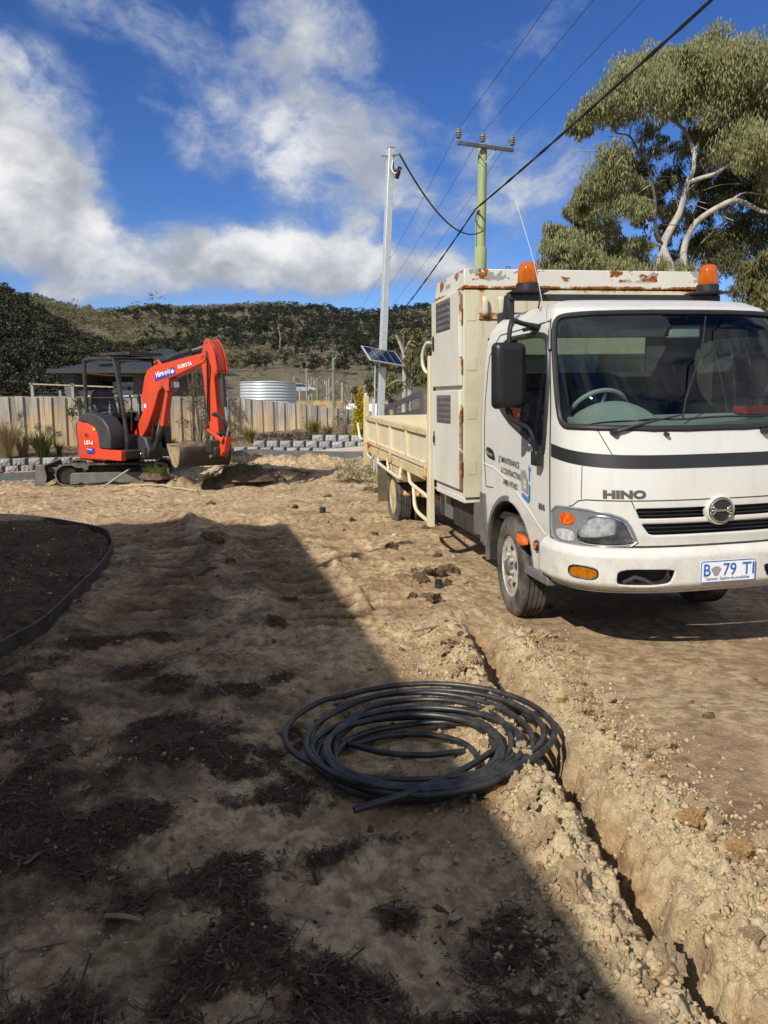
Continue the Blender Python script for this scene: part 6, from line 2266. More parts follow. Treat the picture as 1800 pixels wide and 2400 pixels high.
corrugated('house_roof', (0.040, 0.043, 0.050), 1.9, 'X', .1, .5)
mat('soffit', (0.56, 0.50, 0.38), 0.8)
mat('fascia', (0.03, 0.032, 0.036), 0.5)
mat('pale_board', (0.55, 0.57, 0.56), 0.7)
NH = thing('brick_house', 'single-storey dark brick house with steel hip roof behind the paling fence', 'house', (-10.2, 31.5, 0))
HX0, HX1 = -2.25, 4.6
MB().box((1.6, .5, 1.2), (2.7, .25, 2.7)).build('wall', 'grey_brick', NH)
MB().box((-2.25, 3.0, 1.2), (.25, 5, 2.7)).build('wall', 'grey_brick', NH)
MB().box((-1.0, 2.2, 1.2), (2.8, .2, 2.7)).build('wall', 'grey_brick', NH)
MB().box((-2.45, -.05, 1.2), (.38, .38, 2.9)).build('porch_pillar', 'grey_brick', NH)
MB().box((.22, .35, 1.2), (.38, .55, 2.9)).build('porch_pillar', 'grey_brick', NH)
MB().box((-1.1, .15, 1.55), (2.2, .06, .75)).build('porch_panel', 'pale_board', NH)
w1 = MB().box((-.9, 2.08, 2.0), (2.1, .06, .7)).build('window', 'window_frame', NH)
MB().box((-.9, 2.04, 2.0), (2.0, .01, .6)).build('pane', 'dark_glass', w1)
w2 = MB().box((.92, .36, 2.0), (.46, .06, 1.25)).build('window', 'window_frame', NH)
mat('bright_pane', (0.42, 0.55, 0.56), 0.1, spec=1.0)
MB().box((.92, .325, 2.0), (.38, .01, 1.15)).build('pane', 'bright_pane', w2)
ez_ = 2.70
r_ = MB()
r_.add([(-3.05, -.75, ez_), (3.25, -.75, ez_), (3.25, 6.5, ez_), (-3.05, 6.5, ez_), (.55, 2.6, 3.75), (.75, 3.0, 3.75)], [(0, 1, 5, 4), (1, 2, 5), (2, 3, 4, 5), (3, 0, 4)])
rf2 = r_.build('roof', 'house_roof', NH, 0)
MB().box((.10, 2.87, ez_ - .01), (6.25, 7.2, .02)).build('soffit', 'soffit', rf2)
MB().box((.10, -.76, ez_ - .02), (6.35, .05, .17)).build('fascia', 'fascia', rf2)
MB().box((-3.06, 2.87, ez_ - .02), (.05, 7.3, .17)).build('fascia', 'fascia', rf2)
mat('hot_roof_tile', (0.07, 0.075, 0.085), .5)
dk = thing('deck_railing', 'timber deck railing with horizontal wires beside the brick house', 'railing', (-13.7, 30.2, 0))
for x in (.05, 1.62):
    MB().box((x, 0, 1.2), (.10, .10, 1.95)).build('post', 'weathered_post', dk)
MB().box((.75, .9, 1.0), (.09, .09, 1.8)).build('post', 'weathered_post', dk)
rl = MB()
rl.hexa([(-.05, -.05, 2.14), (3.2, -.05, 2.02), (3.2, .05, 2.02), (-.05, .05, 2.14), (-.05, -.05, 2.19), (3.2, -.05, 2.07), (3.2, .05, 2.07), (-.05, .05, 2.19)])
rl.build('top_rail', 'bleached_stick', dk)
for k in range(7):
    MB().tube([(0, 0, 1.25 + .12 * k), (3.2, 0, 1.17 + .115 * k)], .006, 4).build('wire', 'wire_grey', dk)

# corrugated water tank
tk = thing('water_tank', 'round corrugated galvanised water tank behind the paling fence', 'tank', (-6.25, 42.0, 0.12))
prof = [(1.50, -1.0)]
for k in range(121):
    z = -.2 + 2.52 * k / 120
    prof.append((1.50 + .022 * sin(2 * pi * z / .155), z))
prof += [(1.47, 2.33), (1.46, 2.33)]
MB().lathe(prof, 64, 'z').build('tank_wall', 'galvanised', tk, 60)
MB().lathe([(1.46, 2.30), (1.0, 2.36), (.4, 2.42), (0, 2.43)], 48, 'z').build('tank_roof', 'galvanised', tk, 60)
MB().tube([Vector((1.505 * cos(a), 1.505 * sin(a), 2.335)) for a in np.linspace(0, 2 * pi, 65)[:-1]], .03, 6, closed=True).build('tank_rim', 'galvanised', tk)

for k, (px, Y, zt, r) in enumerate(((702, 60, 2.35, .07), (719, 120, 6.2, .14), (724, 125, 4.6, .12), (727, 128, 4.0, .11), (731, 130, 5.2, .12), (690, 130, 5.4, .12), (766, 118, 4.2, .12), (771, 125, 4.8, .12), (802, 88, 3.4, .12))):
    x = (px - 900) / 1800 * (Y * .989 - .2)
    o = MB().tube([(x, Y, -6), (x, Y, zt)], r, 8).build('vine_post', 'weathered_post', None)
    tag(o, 'tall bare grey post standing on the far cleared slope', 'post', 'bare posts on the far cleared slope')
    if k == 0:
        o['label'] = 'pale short post standing close behind the round water tank'
        del o['group']
o = MB().tube([(-9.2, 121, 1.5), (-7.2, 121, 4.4)], .12, 7).build('leaning_pole', 'weathered_post', None)
tag(o, 'grey pole fallen at a slant among the far slope posts', 'pole')

# yellow stone terrace wall far behind
mat('yellow_stone', (0.42, 0.31, 0.15), 0.9, col2=(0.28, 0.19, 0.085), vs=4, bump=.6, bs=6, objrand=.25)
SW = thing('stone_terrace', 'yellow rough stone terrace wall below the far slope posts', 'wall', (0, 0, 0))
sm_ = []
for k in range(5):
    r = random.Random(k)
    mb = MB()
    q = chaikin([(-.5 + r.uniform(-.06, .06), -.33), (.5 + r.uniform(-.06, .06), -.33), (.5, .33 + r.uniform(-.08, .05)), (-.48, .33 + r.uniform(-.08, .05))], 1)
    mb.prism(q, -.4, .4, 'y')
    o = mb.build('stone', 'yellow_stone', SW, 30)
    sm_.append(o.data)
    bpy.data.objects.remove(o)
for row in range(4):
    for i in range(15):
        o = bpy.data.objects.new('stone', sm_[(i * 3 + row) % 5])
        COL.objects.link(o)
        o.parent = SW
        o.location = (-13.9 + 1.0 * i + .5 * (row % 2), 98 + .12 * i - .25 * i + row * .25, -.65 + .58 * row)
        o.scale = (1.05, 1, .92 + .1 * random.random())
        o.rotation_euler = (0, random.uniform(-.05, .05), random.uniform(-.1, .1))

# far pale ute on the slope, and two white vehicles behind the tray
mat('ute_paint', (0.42, 0.47, 0.50), 0.35)
mat('white_paint', (0.75, 0.75, 0.73), 0.35)


def small_car(label, loc, rot, m, L=4.4):
    c = thing('parked_car', label, 'car', loc, (0, 0, rot))
    MB().prism(chaikin([(-L / 2, .35), (L / 2, .35), (L / 2, .85), (L * .30, .98), (L * .12, 1.5), (-L * .22, 1.55), (-L * .30, 1.05), (-L / 2, 1.0)], 2), -.85, .85, 'y').build('body', m, c, 30, bevel=.05)
    MB().prism([(L * .27, 1.0), (L * .11, 1.43), (-L * .20, 1.46), (-L * .26, 1.05)], -.862, .862, 'y').build('window', 'dark_glass', c)
    for sx in (-.32, .32):
        for sy in (-.82, .82):
            MB().lathe([(0, -.1), (.30, -.1), (.33, -.06), (.33, .06), (.30, .1), (0, .1)], 16, 'y', at=(L * sx, sy, .33)).build('wheel', 'rubber', c)
    return c


small_car('pale blue-grey utility parked on the far slope above the stone terrace', (-13.4, 125, 2.45), radians(5), 'ute_paint', 4.9)
small_car('white van showing between the golden conifer and the steel pole', (-.70, 34, -.14), radians(84), 'white_paint', 4.2)
small_car('low white car behind the end of the paling fence', (-1.75, 40, -.42), radians(95), 'white_paint', 4.4)

# dark grey rail gate behind the tray
gt = thing('steel_gate', 'dark grey slatted steel fence panel standing behind the tray', 'gate', (0, 0, 0))
mat('gate_grey', (0.075, 0.080, 0.085), 0.5)
ga, gb = Vector((.02, 23.5, 0)), Vector((.90, 18.6, 0))
for k in range(4):
    p = ga.lerp(gb, k / 3)
    MB().box((p.x, p.y, .9), (.09, .09, 1.1 + .36 * k / 3 + (.12 if k == 3 else 0))).build('post', 'gate_grey', gt)
for h in (.60, .92, 1.25):
    q0, q1 = ga.copy(), gb.copy()
    q0.z, q1.z = h * .95 + .05, h * 1.28 + .05
    d = (q1 - q0)
    MB().hexa([(q0.x - .02, q0.y, q0.z), (q0.x + .02, q0.y, q0.z), (q1.x + .02, q1.y, q1.z), (q1.x - .02, q1.y, q1.z), (q0.x - .02, q0.y, q0.z + .13), (q0.x + .02, q0.y, q0.z + .13), (q1.x + .02, q1.y, q1.z + .15), (q1.x - .02, q1.y, q1.z + .15)]).build('slat', 'gate_grey', gt)
MB().box((.84, 18.55, 1.0), (.12, .08, .10)).build('latch', 'chassis', gt)


# ================================================================== vegetation
leaf_mat('gum_leaf', [(0.115, 0.130, 0.050), (0.21, 0.222, 0.092), (0.31, 0.312, 0.145), (0.245, 0.25, 0.112), (0.40, 0.39, 0.21)], .35)
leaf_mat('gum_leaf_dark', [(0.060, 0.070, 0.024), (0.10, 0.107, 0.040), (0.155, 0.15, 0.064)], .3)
leaf_mat('olive_leaf', [(0.085, 0.090, 0.026), (0.15, 0.142, 0.050), (0.21, 0.19, 0.080)], .25)
leaf_mat('hill_leaf', [(0.012, 0.016, 0.009), (0.019, 0.024, 0.012), (0.030, 0.035, 0.018)], .1, objrand=.4)  # far bush darkened in colour for cloud shadow; also single dark trees
leaf_mat('spur_leaf', [(0.020, 0.022, 0.012), (0.032, 0.034, 0.017), (0.050, 0.050, 0.025)], .1, objrand=.4)  # shaded side of the spur put into a darker leaf colour
leaf_mat('hill_leaf_sunlit', [(0.12, 0.112, 0.055), (0.17, 0.155, 0.080), (0.22, 0.195, 0.11)], .1, objrand=.35)  # lighter leaf copy that paints sunlight onto the far hill
leaf_mat('strap_leaf', [(0.045, 0.062, 0.012), (0.085, 0.105, 0.022), (0.15, 0.155, 0.040)], .25)
leaf_mat('yellow_strap', [(0.16, 0.155, 0.025), (0.26, 0.235, 0.045), (0.10, 0.115, 0.025)], .25)
leaf_mat('dry_grass', [(0.26, 0.195, 0.095), (0.38, 0.295, 0.16), (0.17, 0.125, 0.06)], .25)
leaf_mat('grey_leaf', [(0.085, 0.100, 0.062), (0.135, 0.15, 0.092), (0.06, 0.072, 0.04)], .2)
leaf_mat('bush_leaf', [(0.040, 0.060, 0.022), (0.075, 0.10, 0.040), (0.13, 0.155, 0.075)], .25)
leaf_mat('brown_leaf', [(0.085, 0.062, 0.030), (0.13, 0.10, 0.050), (0.07, 0.072, 0.032)], .2)
leaf_mat('lavender_leaf', [(0.075, 0.068, 0.050), (0.12, 0.105, 0.082), (0.10, 0.075, 0.070), (0.055, 0.062, 0.035)], .2)
leaf_mat('gold_leaf', [(0.40, 0.31, 0.012), (0.55, 0.44, 0.02), (0.28, 0.24, 0.015)], .25)
leaf_mat('green_grass', [(0.05, 0.085, 0.015), (0.10, 0.135, 0.03), (0.15, 0.16, 0.05)], .25)
mat('gum_bark', (0.46, 0.44, 0.40), 0.8, col2=(0.25, 0.22, 0.19), vs=3.2, bump=.3, bs=12, stretch=(1, 1, .5))
mat('dark_bark', (0.11, 0.09, 0.075), 0.9, var=.4, bump=.4, bs=14)
mat('twig', (0.16, 0.12, 0.085), 0.9)


def leaves_np(C, Rr, n, L, W, droop=.6, rng=RNG, shell=.5):
    """Diamond leaves spread through an ellipsoid, hanging more or less."""
    d = rng.normal(size=(n, 3))
    d /= np.linalg.norm(d, axis=1)[:, None] + 1e-9
    rad = rng.random(n) ** (1 / 3) * (1 - shell) + shell * rng.random(n) ** .25
    P = np.asarray(C) + d * rad[:, None] * np.asarray(Rr)
    a = rng.normal(size=(n, 3))
    a /= np.linalg.norm(a, axis=1)[:, None]
    a = a * (1 - droop) + np.array([0, 0, -1]) * droop
    a /= np.linalg.norm(a, axis=1)[:, None] + 1e-9
    b = np.cross(a, rng.normal(size=(n, 3)))
    b /= np.linalg.norm(b, axis=1)[:, None] + 1e-9
    l = L * rng.uniform(.6, 1.25, n)[:, None]
    w_ = W * rng.uniform(.7, 1.2, n)[:, None]
    V = np.stack([P, P + a * l * .45 + b * w_ * .5, P + a * l, P + a * l * .45 - b * w_ * .5], 1)
    return V.reshape(-1, 3)


def quads(V):
    return np.arange(len(V)).reshape(-1, 4)


def crown(name, parts, m, parent, L, W, droop, dens):
    out = []
    for (c, r) in parts:
        rr = np.asarray(r if hasattr(r, '__len__') else (r, r, r * .85), float)
        n = int(dens * (rr[0] * rr[2]))
        # each clump is broken into sprays so that gaps show
        k = max(3, int(n / 70))
        for _ in range(k):
            d = RNG.normal(size=3)
            d /= np.linalg.norm(d)
            p = np.asarray(c) + d * rr * (RNG.random() ** .4) * .85
            s = RNG.uniform(.26, .50)
            out.append(leaves_np(p, rr * s * np.array([1, 1, 1.15]), max(8, n // k), L, W, droop, shell=.2))
    V = np.concatenate(out)
    return np_mesh(name, V, quads(V), m, parent)


def bend(pts, n=6, wob=.0):
    P = smooth_path(pts, n)
    return [p + Vector((random.gauss(0, wob), random.gauss(0, wob), random.gauss(0, wob))) for p in P] if wob else P


def limb(name, pts, r0, r1, m, parent, n=6, sides=8, wob=0):
    P = bend(pts, n, wob)
    k = len(P)
    return MB().tube(P, [r0 + (r1 - r0) * i / (k - 1) for i in range(k)], sides).build(name, m, parent, 60)


def at_px(px, py, Y):
    return pxp(px, py, Y)


# ---- the big white gum behind the truck
GD = 25.0
gum = thing('gum_tree', 'tall spreading eucalypt with smooth white limbs rising behind the truck cab', 'tree', tuple(at_px(1590, 640, GD) * Vector((1, 1, 0))) if False else (at_px(1590, 640, GD).x, GD, 0))
go = Vector((at_px(1590, 640, GD).x, GD, 0))


def gp_(px, py, dy=0.0):
    return at_px(px - 6, py + 12, GD + dy) - go


limb('trunk', [Vector((-.15, 0, -.3)), gp_(1584, 760), gp_(1578, 630), gp_(1564, 585), gp_(1561, 560), gp_(1582, 517), gp_(1601, 481), gp_(1615, 424), gp_(1631, 385), gp_(1634, 350)], .18, .06, 'gum_bark', gum, 6, 12)
limb('trunk', [Vector((.1, 0, -.3)), gp_(1606, 760, .3), gp_(1610, 630, .3), gp_(1608, 580, .3), gp_(1621, 537, .2), gp_(1648, 500, 0), gp_(1714, 461, -.5), gp_(1747, 461, -.8), gp_(1800, 485, -1.2), gp_(1850, 470, -1.5)], .14, .045, 'gum_bark', gum, 6, 12)
for pts, r0, r1, bm_ in (
        ([gp_(1620, 415), gp_(1650, 405, -.3), gp_(1681, 395, -.6), gp_(1708, 378, -.9), gp_(1767, 332, -1.2), gp_(1810, 300, -1.5)], .13, .04, 'gum_bark'),
        ([gp_(1634, 355), gp_(1625, 320, .2), gp_(1605, 288, .3), gp_(1568, 258, .3), gp_(1542, 222, .2), gp_(1530, 190, 0)], .13, .03, 'gum_bark'),
        ([gp_(1634, 355), gp_(1645, 310, .2), gp_(1655, 270, .5), gp_(1680, 230, .8), gp_(1690, 170, 1)], .10, .03, 'gum_bark'),
        ([gp_(1560, 565), gp_(1548, 545, -.2), gp_(1540, 500, -.3), gp_(1542, 464, -.3), gp_(1528, 391, -.3), gp_(1502, 341, -.4), gp_(1482, 308, -.4), gp_(1450, 300, -.4)], .12, .03, 'dark_bark'),
        ([gp_(1482, 308, -.4), gp_(1488, 280, -.3), gp_(1515, 255, -.2)], .05, .02, 'gum_bark'),
        ([gp_(1568, 258, .3), gp_(1530, 245, .1), gp_(1480, 235, 0), gp_(1455, 215, -.2)], .05, .015, 'gum_bark'),
        ([gp_(1560, 562), gp_(1535, 562, -.3), gp_(1509, 560, -.5), gp_(1490, 572, -.6)], .09, .03, 'gum_bark'),
        ([gp_(1556, 575), gp_(1545, 620, -.3), gp_(1535, 660, -.4)], .12, .10, 'gum_bark'),
        ([gp_(1614, 620, .5), gp_(1640, 570, .7), gp_(1690, 520, 1), gp_(1750, 470, 1.3), gp_(1800, 400, 1.5)], .07, .03, 'dark_bark'),
        ([gp_(1715, 461, -.5), gp_(1750, 440, -.5), gp_(1800, 445, -.6)], .06, .03, 'gum_bark'),
        ([gp_(1610, 440), gp_(1585, 370, .4), gp_(1600, 330, .6)], .05, .02, 'dark_bark'),
        ([gp_(1650, 290, .3), gp_(1665, 285, .4), gp_(1690, 250, .6)], .04, .02, 'gum_bark')):
    limb('limb', pts, r0 * .6, r1 * .6, bm_, gum, 5, 8)
for k in range(46):
    x, y = random.choice([(1500, 480), (1460, 300), (1530, 230), (1560, 420), (1650, 520), (1720, 430), (1490, 420), (1620, 470), (1540, 520), (1700, 560)])
    a = gp_(x + random.gauss(0, 30), y + random.gauss(0, 30), random.gauss(0, .5))
    d = Vector((random.gauss(0, .8), random.gauss(0, .4), random.uniform(-.2, .9)))
    limb('twig', [a, a + d * .5 + Vector((0, 0, .08)), a + d], .016, .006, random.choice(['gum_bark', 'dark_bark']), gum, 3, 4)
CL = [(1681, 106, 50), (1640, 120, 36), (1725, 132, 56), (1775, 150, 62), (1631, 145, 46), (1542, 142, 52), (1500, 155, 45), (1480, 180, 46), (1440, 215, 40), (1383, 258, 34), (1362, 285, 24), (1580, 132, 40), (1532, 195, 50), (1405, 230, 32),
      (1470, 240, 34), (1580, 175, 40), (1681, 215, 62), (1745, 225, 62), (1790, 260, 60), (1648, 315, 44), (1690, 330, 46), (1740, 320, 50), (1785, 330, 44), (1670, 165, 46), (1720, 175, 46), (1620, 250, 22), (1600, 210, 30), (1440, 262, 22),
      (1440, 352, 34), (1425, 400, 44), (1470, 375, 36), (1395, 440, 34), (1450, 440, 44), (1485, 470, 36), (1343, 487, 22), (1360, 510, 15), (1500, 425, 26), (1410, 480, 26),
      (1306, 560, 30), (1350, 580, 44), (1400, 545, 42), (1430, 590, 48), (1395, 620, 44), (1320, 610, 40), (1490, 612, 40), (1540, 628, 34), (1598, 630, 34), (1470, 560, 30), (1290, 600, 22), (1440, 520, 26), (1310, 525, 26), (1340, 545, 34), (1375, 590, 44), (1460, 625, 44), (1330, 640, 40), (1420, 640, 50), (1380, 500, 28), (1365, 460, 24), (1500, 570, 28),
      (1850, 180, 70), (1860, 300, 70), (1900, 240, 70), (1850, 110, 50), (1870, 400, 60)]
crown('crown', [(gp_(x, y, random.uniform(-2.2, 1.2)), r * 1.24 * GD / 1800) for x, y, r in CL], 'gum_leaf', gum, .17, .034, .68, 5200)
CD = [(1681, 415, 40), (1735, 405, 44), (1700, 545, 44), (1760, 530, 50), (1720, 590, 46), (1660, 560, 30), (1780, 590, 40), (1640, 420, 24), (1530, 430, 26), (1500, 500, 24), (1790, 440, 40), (1660, 470, 22), (1840, 520, 50), (1850, 600, 50), (1560, 410, 30), (1535, 475, 30), (1590, 480, 26), (1600, 395, 20), (1645, 560, 34), (1565, 530, 26), (1500, 385, 30), (1640, 500, 22), (1575, 590, 24), (1620, 600, 22)]
CM = [(1560, 330, 32), (1522, 300, 30), (1600, 335, 26), (1572, 400, 30), (1530, 425, 32), (1622, 440, 28), (1592, 505, 30), (1662, 485, 34), (1702, 470, 36), (1642, 385, 26), (1550, 482, 30), (1760, 385, 46), (1722, 520, 40), (1782, 470, 42), (1662, 600, 36), (1622, 560, 28), (1560, 260, 26), (1600, 250, 24), (1500, 345, 28), (1690, 430, 32)]
crown('crown', [(gp_(x, y, random.uniform(1.0, 2.6)), r * 1.25 * GD / 1800) for x, y, r in CM], 'gum_leaf', gum, .17, .034, .64, 2600)
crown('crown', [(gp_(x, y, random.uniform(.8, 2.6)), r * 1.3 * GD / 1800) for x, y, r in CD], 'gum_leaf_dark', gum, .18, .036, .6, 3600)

# ---- paler gum saplings to the right of it, showing past the cab
for (px, py, D, lb) in ((1765, 640, 20.0, 'low pale gum sapling right of the white-limbed tree, over the cab roof'), (1830, 800, 17.0, 'bare-stemmed gum scrub seen through the far cab window')):
    b = at_px(px, py, D)
    t_ = thing('gum_sapling', lb, 'tree', (b.x, D, 0))
    o_ = Vector((b.x, D, 0))
    for k in range(5):
        a = random.uniform(0, 6.28)
        limb('trunk' if k == 0 else 'limb', [Vector((.1 * cos(a), .1 * sin(a), -.2)), Vector((.4 * cos(a), .3 * sin(a), 1.2)), Vector((.8 * cos(a) + .1, .6 * sin(a), 2.4)), Vector((1.1 * cos(a), .8 * sin(a), 3.4))], .05, .015, 'gum_bark', t_, 4, 6)
    if D > 18:
        cl = [((px_, py_), r) for px_, py_, r in ((1745, 625, 34), (1775, 610, 34), (1740, 660, 40), (1790, 660, 36), (1760, 700, 50), (1810, 700, 50), (1830, 640, 40))]
    else:
        cl = [((px_, py_), r) for px_, py_, r in ((1760, 800, 60), (1790, 880, 60), (1830, 820, 60), (1750, 870, 40), (1880, 900, 70), (1820, 740, 60), (1780, 740, 50))]
    crown('crown', [(at_px(c[0], c[1], D + random.uniform(-.6, .9)) - o_, r * D / 1800) for c, r in cl], 'olive_leaf', t_, .17, .038, .6, 4200 if D > 18 else 1700)

# ---- mid-distance gums behind the steel pole
for lb, D, cl, tr in (
        ('olive-green gum with forked pale branches behind the solar panel', 46.0, [(945, 770, 22), (960, 790, 20), (930, 790, 18), (972, 800, 22), (985, 770, 20)], [(948, 870), (946, 830), (935, 800), (928, 785)]),
        ('broad olive gum filling the gap between steel pole and toolbox', 42.0, [(960, 830, 26), (985, 850, 30), (935, 850, 26), (965, 880, 30), (910, 880, 26), (995, 810, 26), (990, 890, 30), (940, 905, 24), (900, 910, 20), (1010, 850, 30), (1020, 790, 30), (1010, 740, 24), (1040, 830, 30)], [(960, 930), (962, 900), (950, 870), (945, 850)]),
        ('low dark gum thicket behind the rail gate', 52.0, [(860, 900, 20), (880, 880, 24), (850, 925, 22), (890, 915, 22), (835, 915, 16), (905, 850, 20), (870, 850, 14), (920, 930, 22)], [(880, 950), (878, 920), (872, 895)])):
    b = at_px(tr[0][0], tr[0][1], D)
    o_ = Vector((b.x, D, -.8))
    t_ = thing('gum_tree', lb, 'tree', tuple(o_))
    P = [at_px(x, y, D - .3) - o_ for x, y in tr]
    limb('trunk', [Vector((P[0].x, 0, -.2))] + P, .16, .05, 'gum_bark', t_, 4, 7)
    for k in range(7):
        c = random.choice(cl)
        q = at_px(c[0], c[1], D - .8) - o_
        limb('limb', [P[1], (P[1] + q) / 2 + Vector((0, 0, .3)), q], .06, .015, 'gum_bark', t_, 4, 5)
    crown('crown', [(at_px(x, y, D + random.uniform(-1.2, 1.2)) - o_, r * D / 1800) for x, y, r in cl], 'gum_leaf_dark' if 'dark' in lb else 'olive_leaf', t_, .26, .075, .55, 1100)

# ---- twiggy grey scrub (leafless) right of the far poles
for k, (px, py, D) in enumerate(((832, 890, 60), (845, 870, 64))):
    b = at_px(px, 930, D)
    t_ = thing('bare_shrub', ('leafless grey shrub with fine upright twigs near the steel pole', 'taller leafless grey shrub beside another, below the dark hill')[k], 'shrub', (b.x, D, -1.5))
    for i in range(16):
        a = random.uniform(0, 6.28)
        s = random.uniform(.6, 1.5)
        limb('twig', [Vector((0, 0, 0)), Vector((.4 * s * cos(a), .4 * s * sin(a), 1.8)), Vector((1.0 * s * cos(a), s * sin(a), 3.2 + random.random()))], .05, .015, 'bleached_stick', t_, 3, 4)


# ---- garden plants
def gbase(px, py, Y):
    p = at_px(px, py, Y)
    return Vector((p.x, Y, gz(p.x, Y)))


def tuft(name, label, base, h, spread, n, w_, m, group=None, cat='plant'):
    rng = RNG
    V, F = [], []
    for i in range(n):
        a = rng.uniform(0, 2 * pi)
        lean = spread * rng.uniform(.1, 1) ** .8
        L = h * rng.uniform(.65, 1.1)
        r0 = rng.uniform(0, .07) * spread / .3
        p = np.array([r0 * cos(a), r0 * sin(a), 0])
        d = np.array([cos(a), sin(a), 0])
        side = np.array([-sin(a), cos(a), 0]) * w_ * .5
        pts = []
        for k in range(4):
            t = k / 3
            pts.append(p + d * lean * t ** 1.7 + np.array([0, 0, L * (t - .22 * t ** 3 * lean / max(h, .01))]))
        o = len(V)
        for k, q in enumerate(pts):
            s = side * (1 - .3 * k / 3) if k < 3 else side * .12
            V += [q - s, q + s]
        F += [(o + 2 * k, o + 2 * k + 1, o + 2 * k + 3, o + 2 * k + 2) for k in range(3)]
    t_ = np_mesh(name, np.array(V), np.array(F), m)
    t_.location = base
    return tag(t_, label, cat, group)


tuft('strap_leaf_clump', 'big dark green strap-leaf clump in the mulch by the block wall', gbase(95, 1010, 17.3) , .62, .48, 190, .022, 'strap_leaf')
tuft('strap_leaf_clump', 'small soft green grass clump beside the dark strap-leaf clump', gbase(135, 1005, 17.6), .34, .2, 110, .010, 'strap_leaf')
tuft('strap_leaf_clump', 'bright yellow-green strap clump just behind the block wall', gbase(587, 1040, 18.9), .44, .30, 170, .016, 'yellow_strap')
tuft('strap_leaf_clump', 'yellow-green strap clump standing between low mauve bushes and the fence', gbase(735, 1030, 19.3), .56, .38, 190, .013, 'yellow_strap')
tuft('strap_leaf_clump', 'little yellow strap clump beside the excavator boom foot', gbase(403, 1025, 19.0), .26, .16, 80, .014, 'yellow_strap')
tuft('strap_leaf_clump', 'low olive strap clump behind the loaded bucket', gbase(440, 1020, 19.0), .22, .2, 90, .014, 'yellow_strap')
tuft('dry_grass_clump', 'tall tan dry grass clump against the paling fence', gbase(12, 1040, 17.0), .95, .55, 420, .009, 'dry_grass')
tuft('dry_grass_clump', 'sparse tan grass behind the excavator arm', gbase(490, 1020, 19.2), .9, .35, 200, .008, 'dry_grass')
tuft('dry_grass_clump', 'thin dry grass leaning over beside tall tan clump', gbase(52, 1020, 17.3), .62, .4, 200, .008, 'dry_grass')
tuft('dry_grass_clump', 'short straw-coloured grass under the fence beside mauve bushes', gbase(770, 1035, 19.6), .38, .3, 160, .008, 'dry_grass')


def bush(name, label, base, clumps, m, L, W, droop, dens, stems=6, group=None, stemm='twig'):
    t_ = thing(name, label, 'shrub', tuple(base), group=group)
    top = max(c[2] for c, r in clumps)
    for k in range(stems):
        c, r = random.choice(clumps)
        c = Vector(c) + Vector((random.gauss(0, .1), random.gauss(0, .1), random.gauss(0, .1)))
        limb('stem', [Vector((random.gauss(0, .03), random.gauss(0, .03), -.05)), Vector((c.x * .45, c.y * .45, c.z * .55)), c], .012, .004, stemm, t_, 3, 5)
    crown('foliage', clumps, m, t_, L, W, droop, dens)
    return t_


bush('leafy_bush', 'upright grey-green feathery bush by the fence near tan grass', gbase(40, 1010, 17.9), [((0, 0, .55), (.22, .2, .25)), ((.05, 0, .85), (.16, .14, .16)), ((-.1, 0, .35), (.2, .2, .2))], 'grey_leaf', .06, .012, -.3, 5200)
bush('leafy_bush', 'feathery bush behind the strap-leaf clump', gbase(112, 1010, 17.9), [((0, 0, .6), (.26, .2, .2)), ((.12, 0, .45), (.2, .2, .2)), ((-.1, 0, .5), (.2, .2, .2))], 'grey_leaf', .06, .012, -.3, 4200)
bush('leafy_bush', 'broad-leaved green bush between the fence and excavator tail', gbase(185, 1010, 18.4), [((0, 0, 1.15), (.25, .2, .22)), ((.2, 0, .95), (.25, .2, .22)), ((-.15, 0, .9), (.22, .2, .2)), ((.35, 0, 1.1), (.2, .2, .2))], 'bush_leaf', .11, .032, .1, 1900, 8)
bush('leafy_bush', 'green bush seen through the excavator canopy', gbase(282, 1010, 18.6), [((0, 0, 1.25), (.28, .2, .25)), ((-.2, 0, 1.1), (.22, .2, .22)), ((.15, 0, .95), (.25, .2, .22)), ((.4, 0, .9), (.2, .2, .25))], 'bush_leaf', .10, .026, .1, 1900, 8)
bush('wattle_shrub', 'tall twiggy brown-green shrub between boom and arm', gbase(468, 1020, 18.8), [((0, 0, 1.55), (.35, .25, .35)), ((.15, 0, 1.85), (.25, .2, .25)), ((-.15, 0, 1.1), (.35, .25, .3)), ((.2, 0, .9), (.3, .25, .3)), ((.1, 0, 1.25), (.4, .25, .3)), ((-.3, 0, .65), (.35, .2, .25)), ((.55, 0, .7), (.3, .2, .3))], 'brown_leaf', .10, .018, .35, 1300, 26)
bush('wattle_shrub', 'long-leaved gum seedling top over the fence beside the boom', gbase(452, 1010, 19.4), [((0, 0, 2.0), (.3, .25, .28)), ((.1, 0, 1.6), (.32, .25, .3)), ((.0, 0, 2.3), (.18, .18, .2))], 'bush_leaf', .13, .024, .55, 1500, 8)
for k, (px, lb) in enumerate(((625, 'low mauve-grey groundcover bush spilling towards the strap clump'), (665, 'low mauve-grey bush in the middle of the wall top planting'), (705, 'low mauve-grey bush with a few pale flowers by the step in the wall'), (745, 'low mauve-grey bush above the highest wall course'))):
    b = gbase(px, 1035, 19.0)
    bush('groundcover_bush', lb, b, [((0, 0, .12), (.27, .22, .12)), ((.12, 0, .16), (.2, .2, .12)), ((-.14, 0, .10), (.2, .2, .1))], 'lavender_leaf', .05, .014, -.2, 9000, 6)
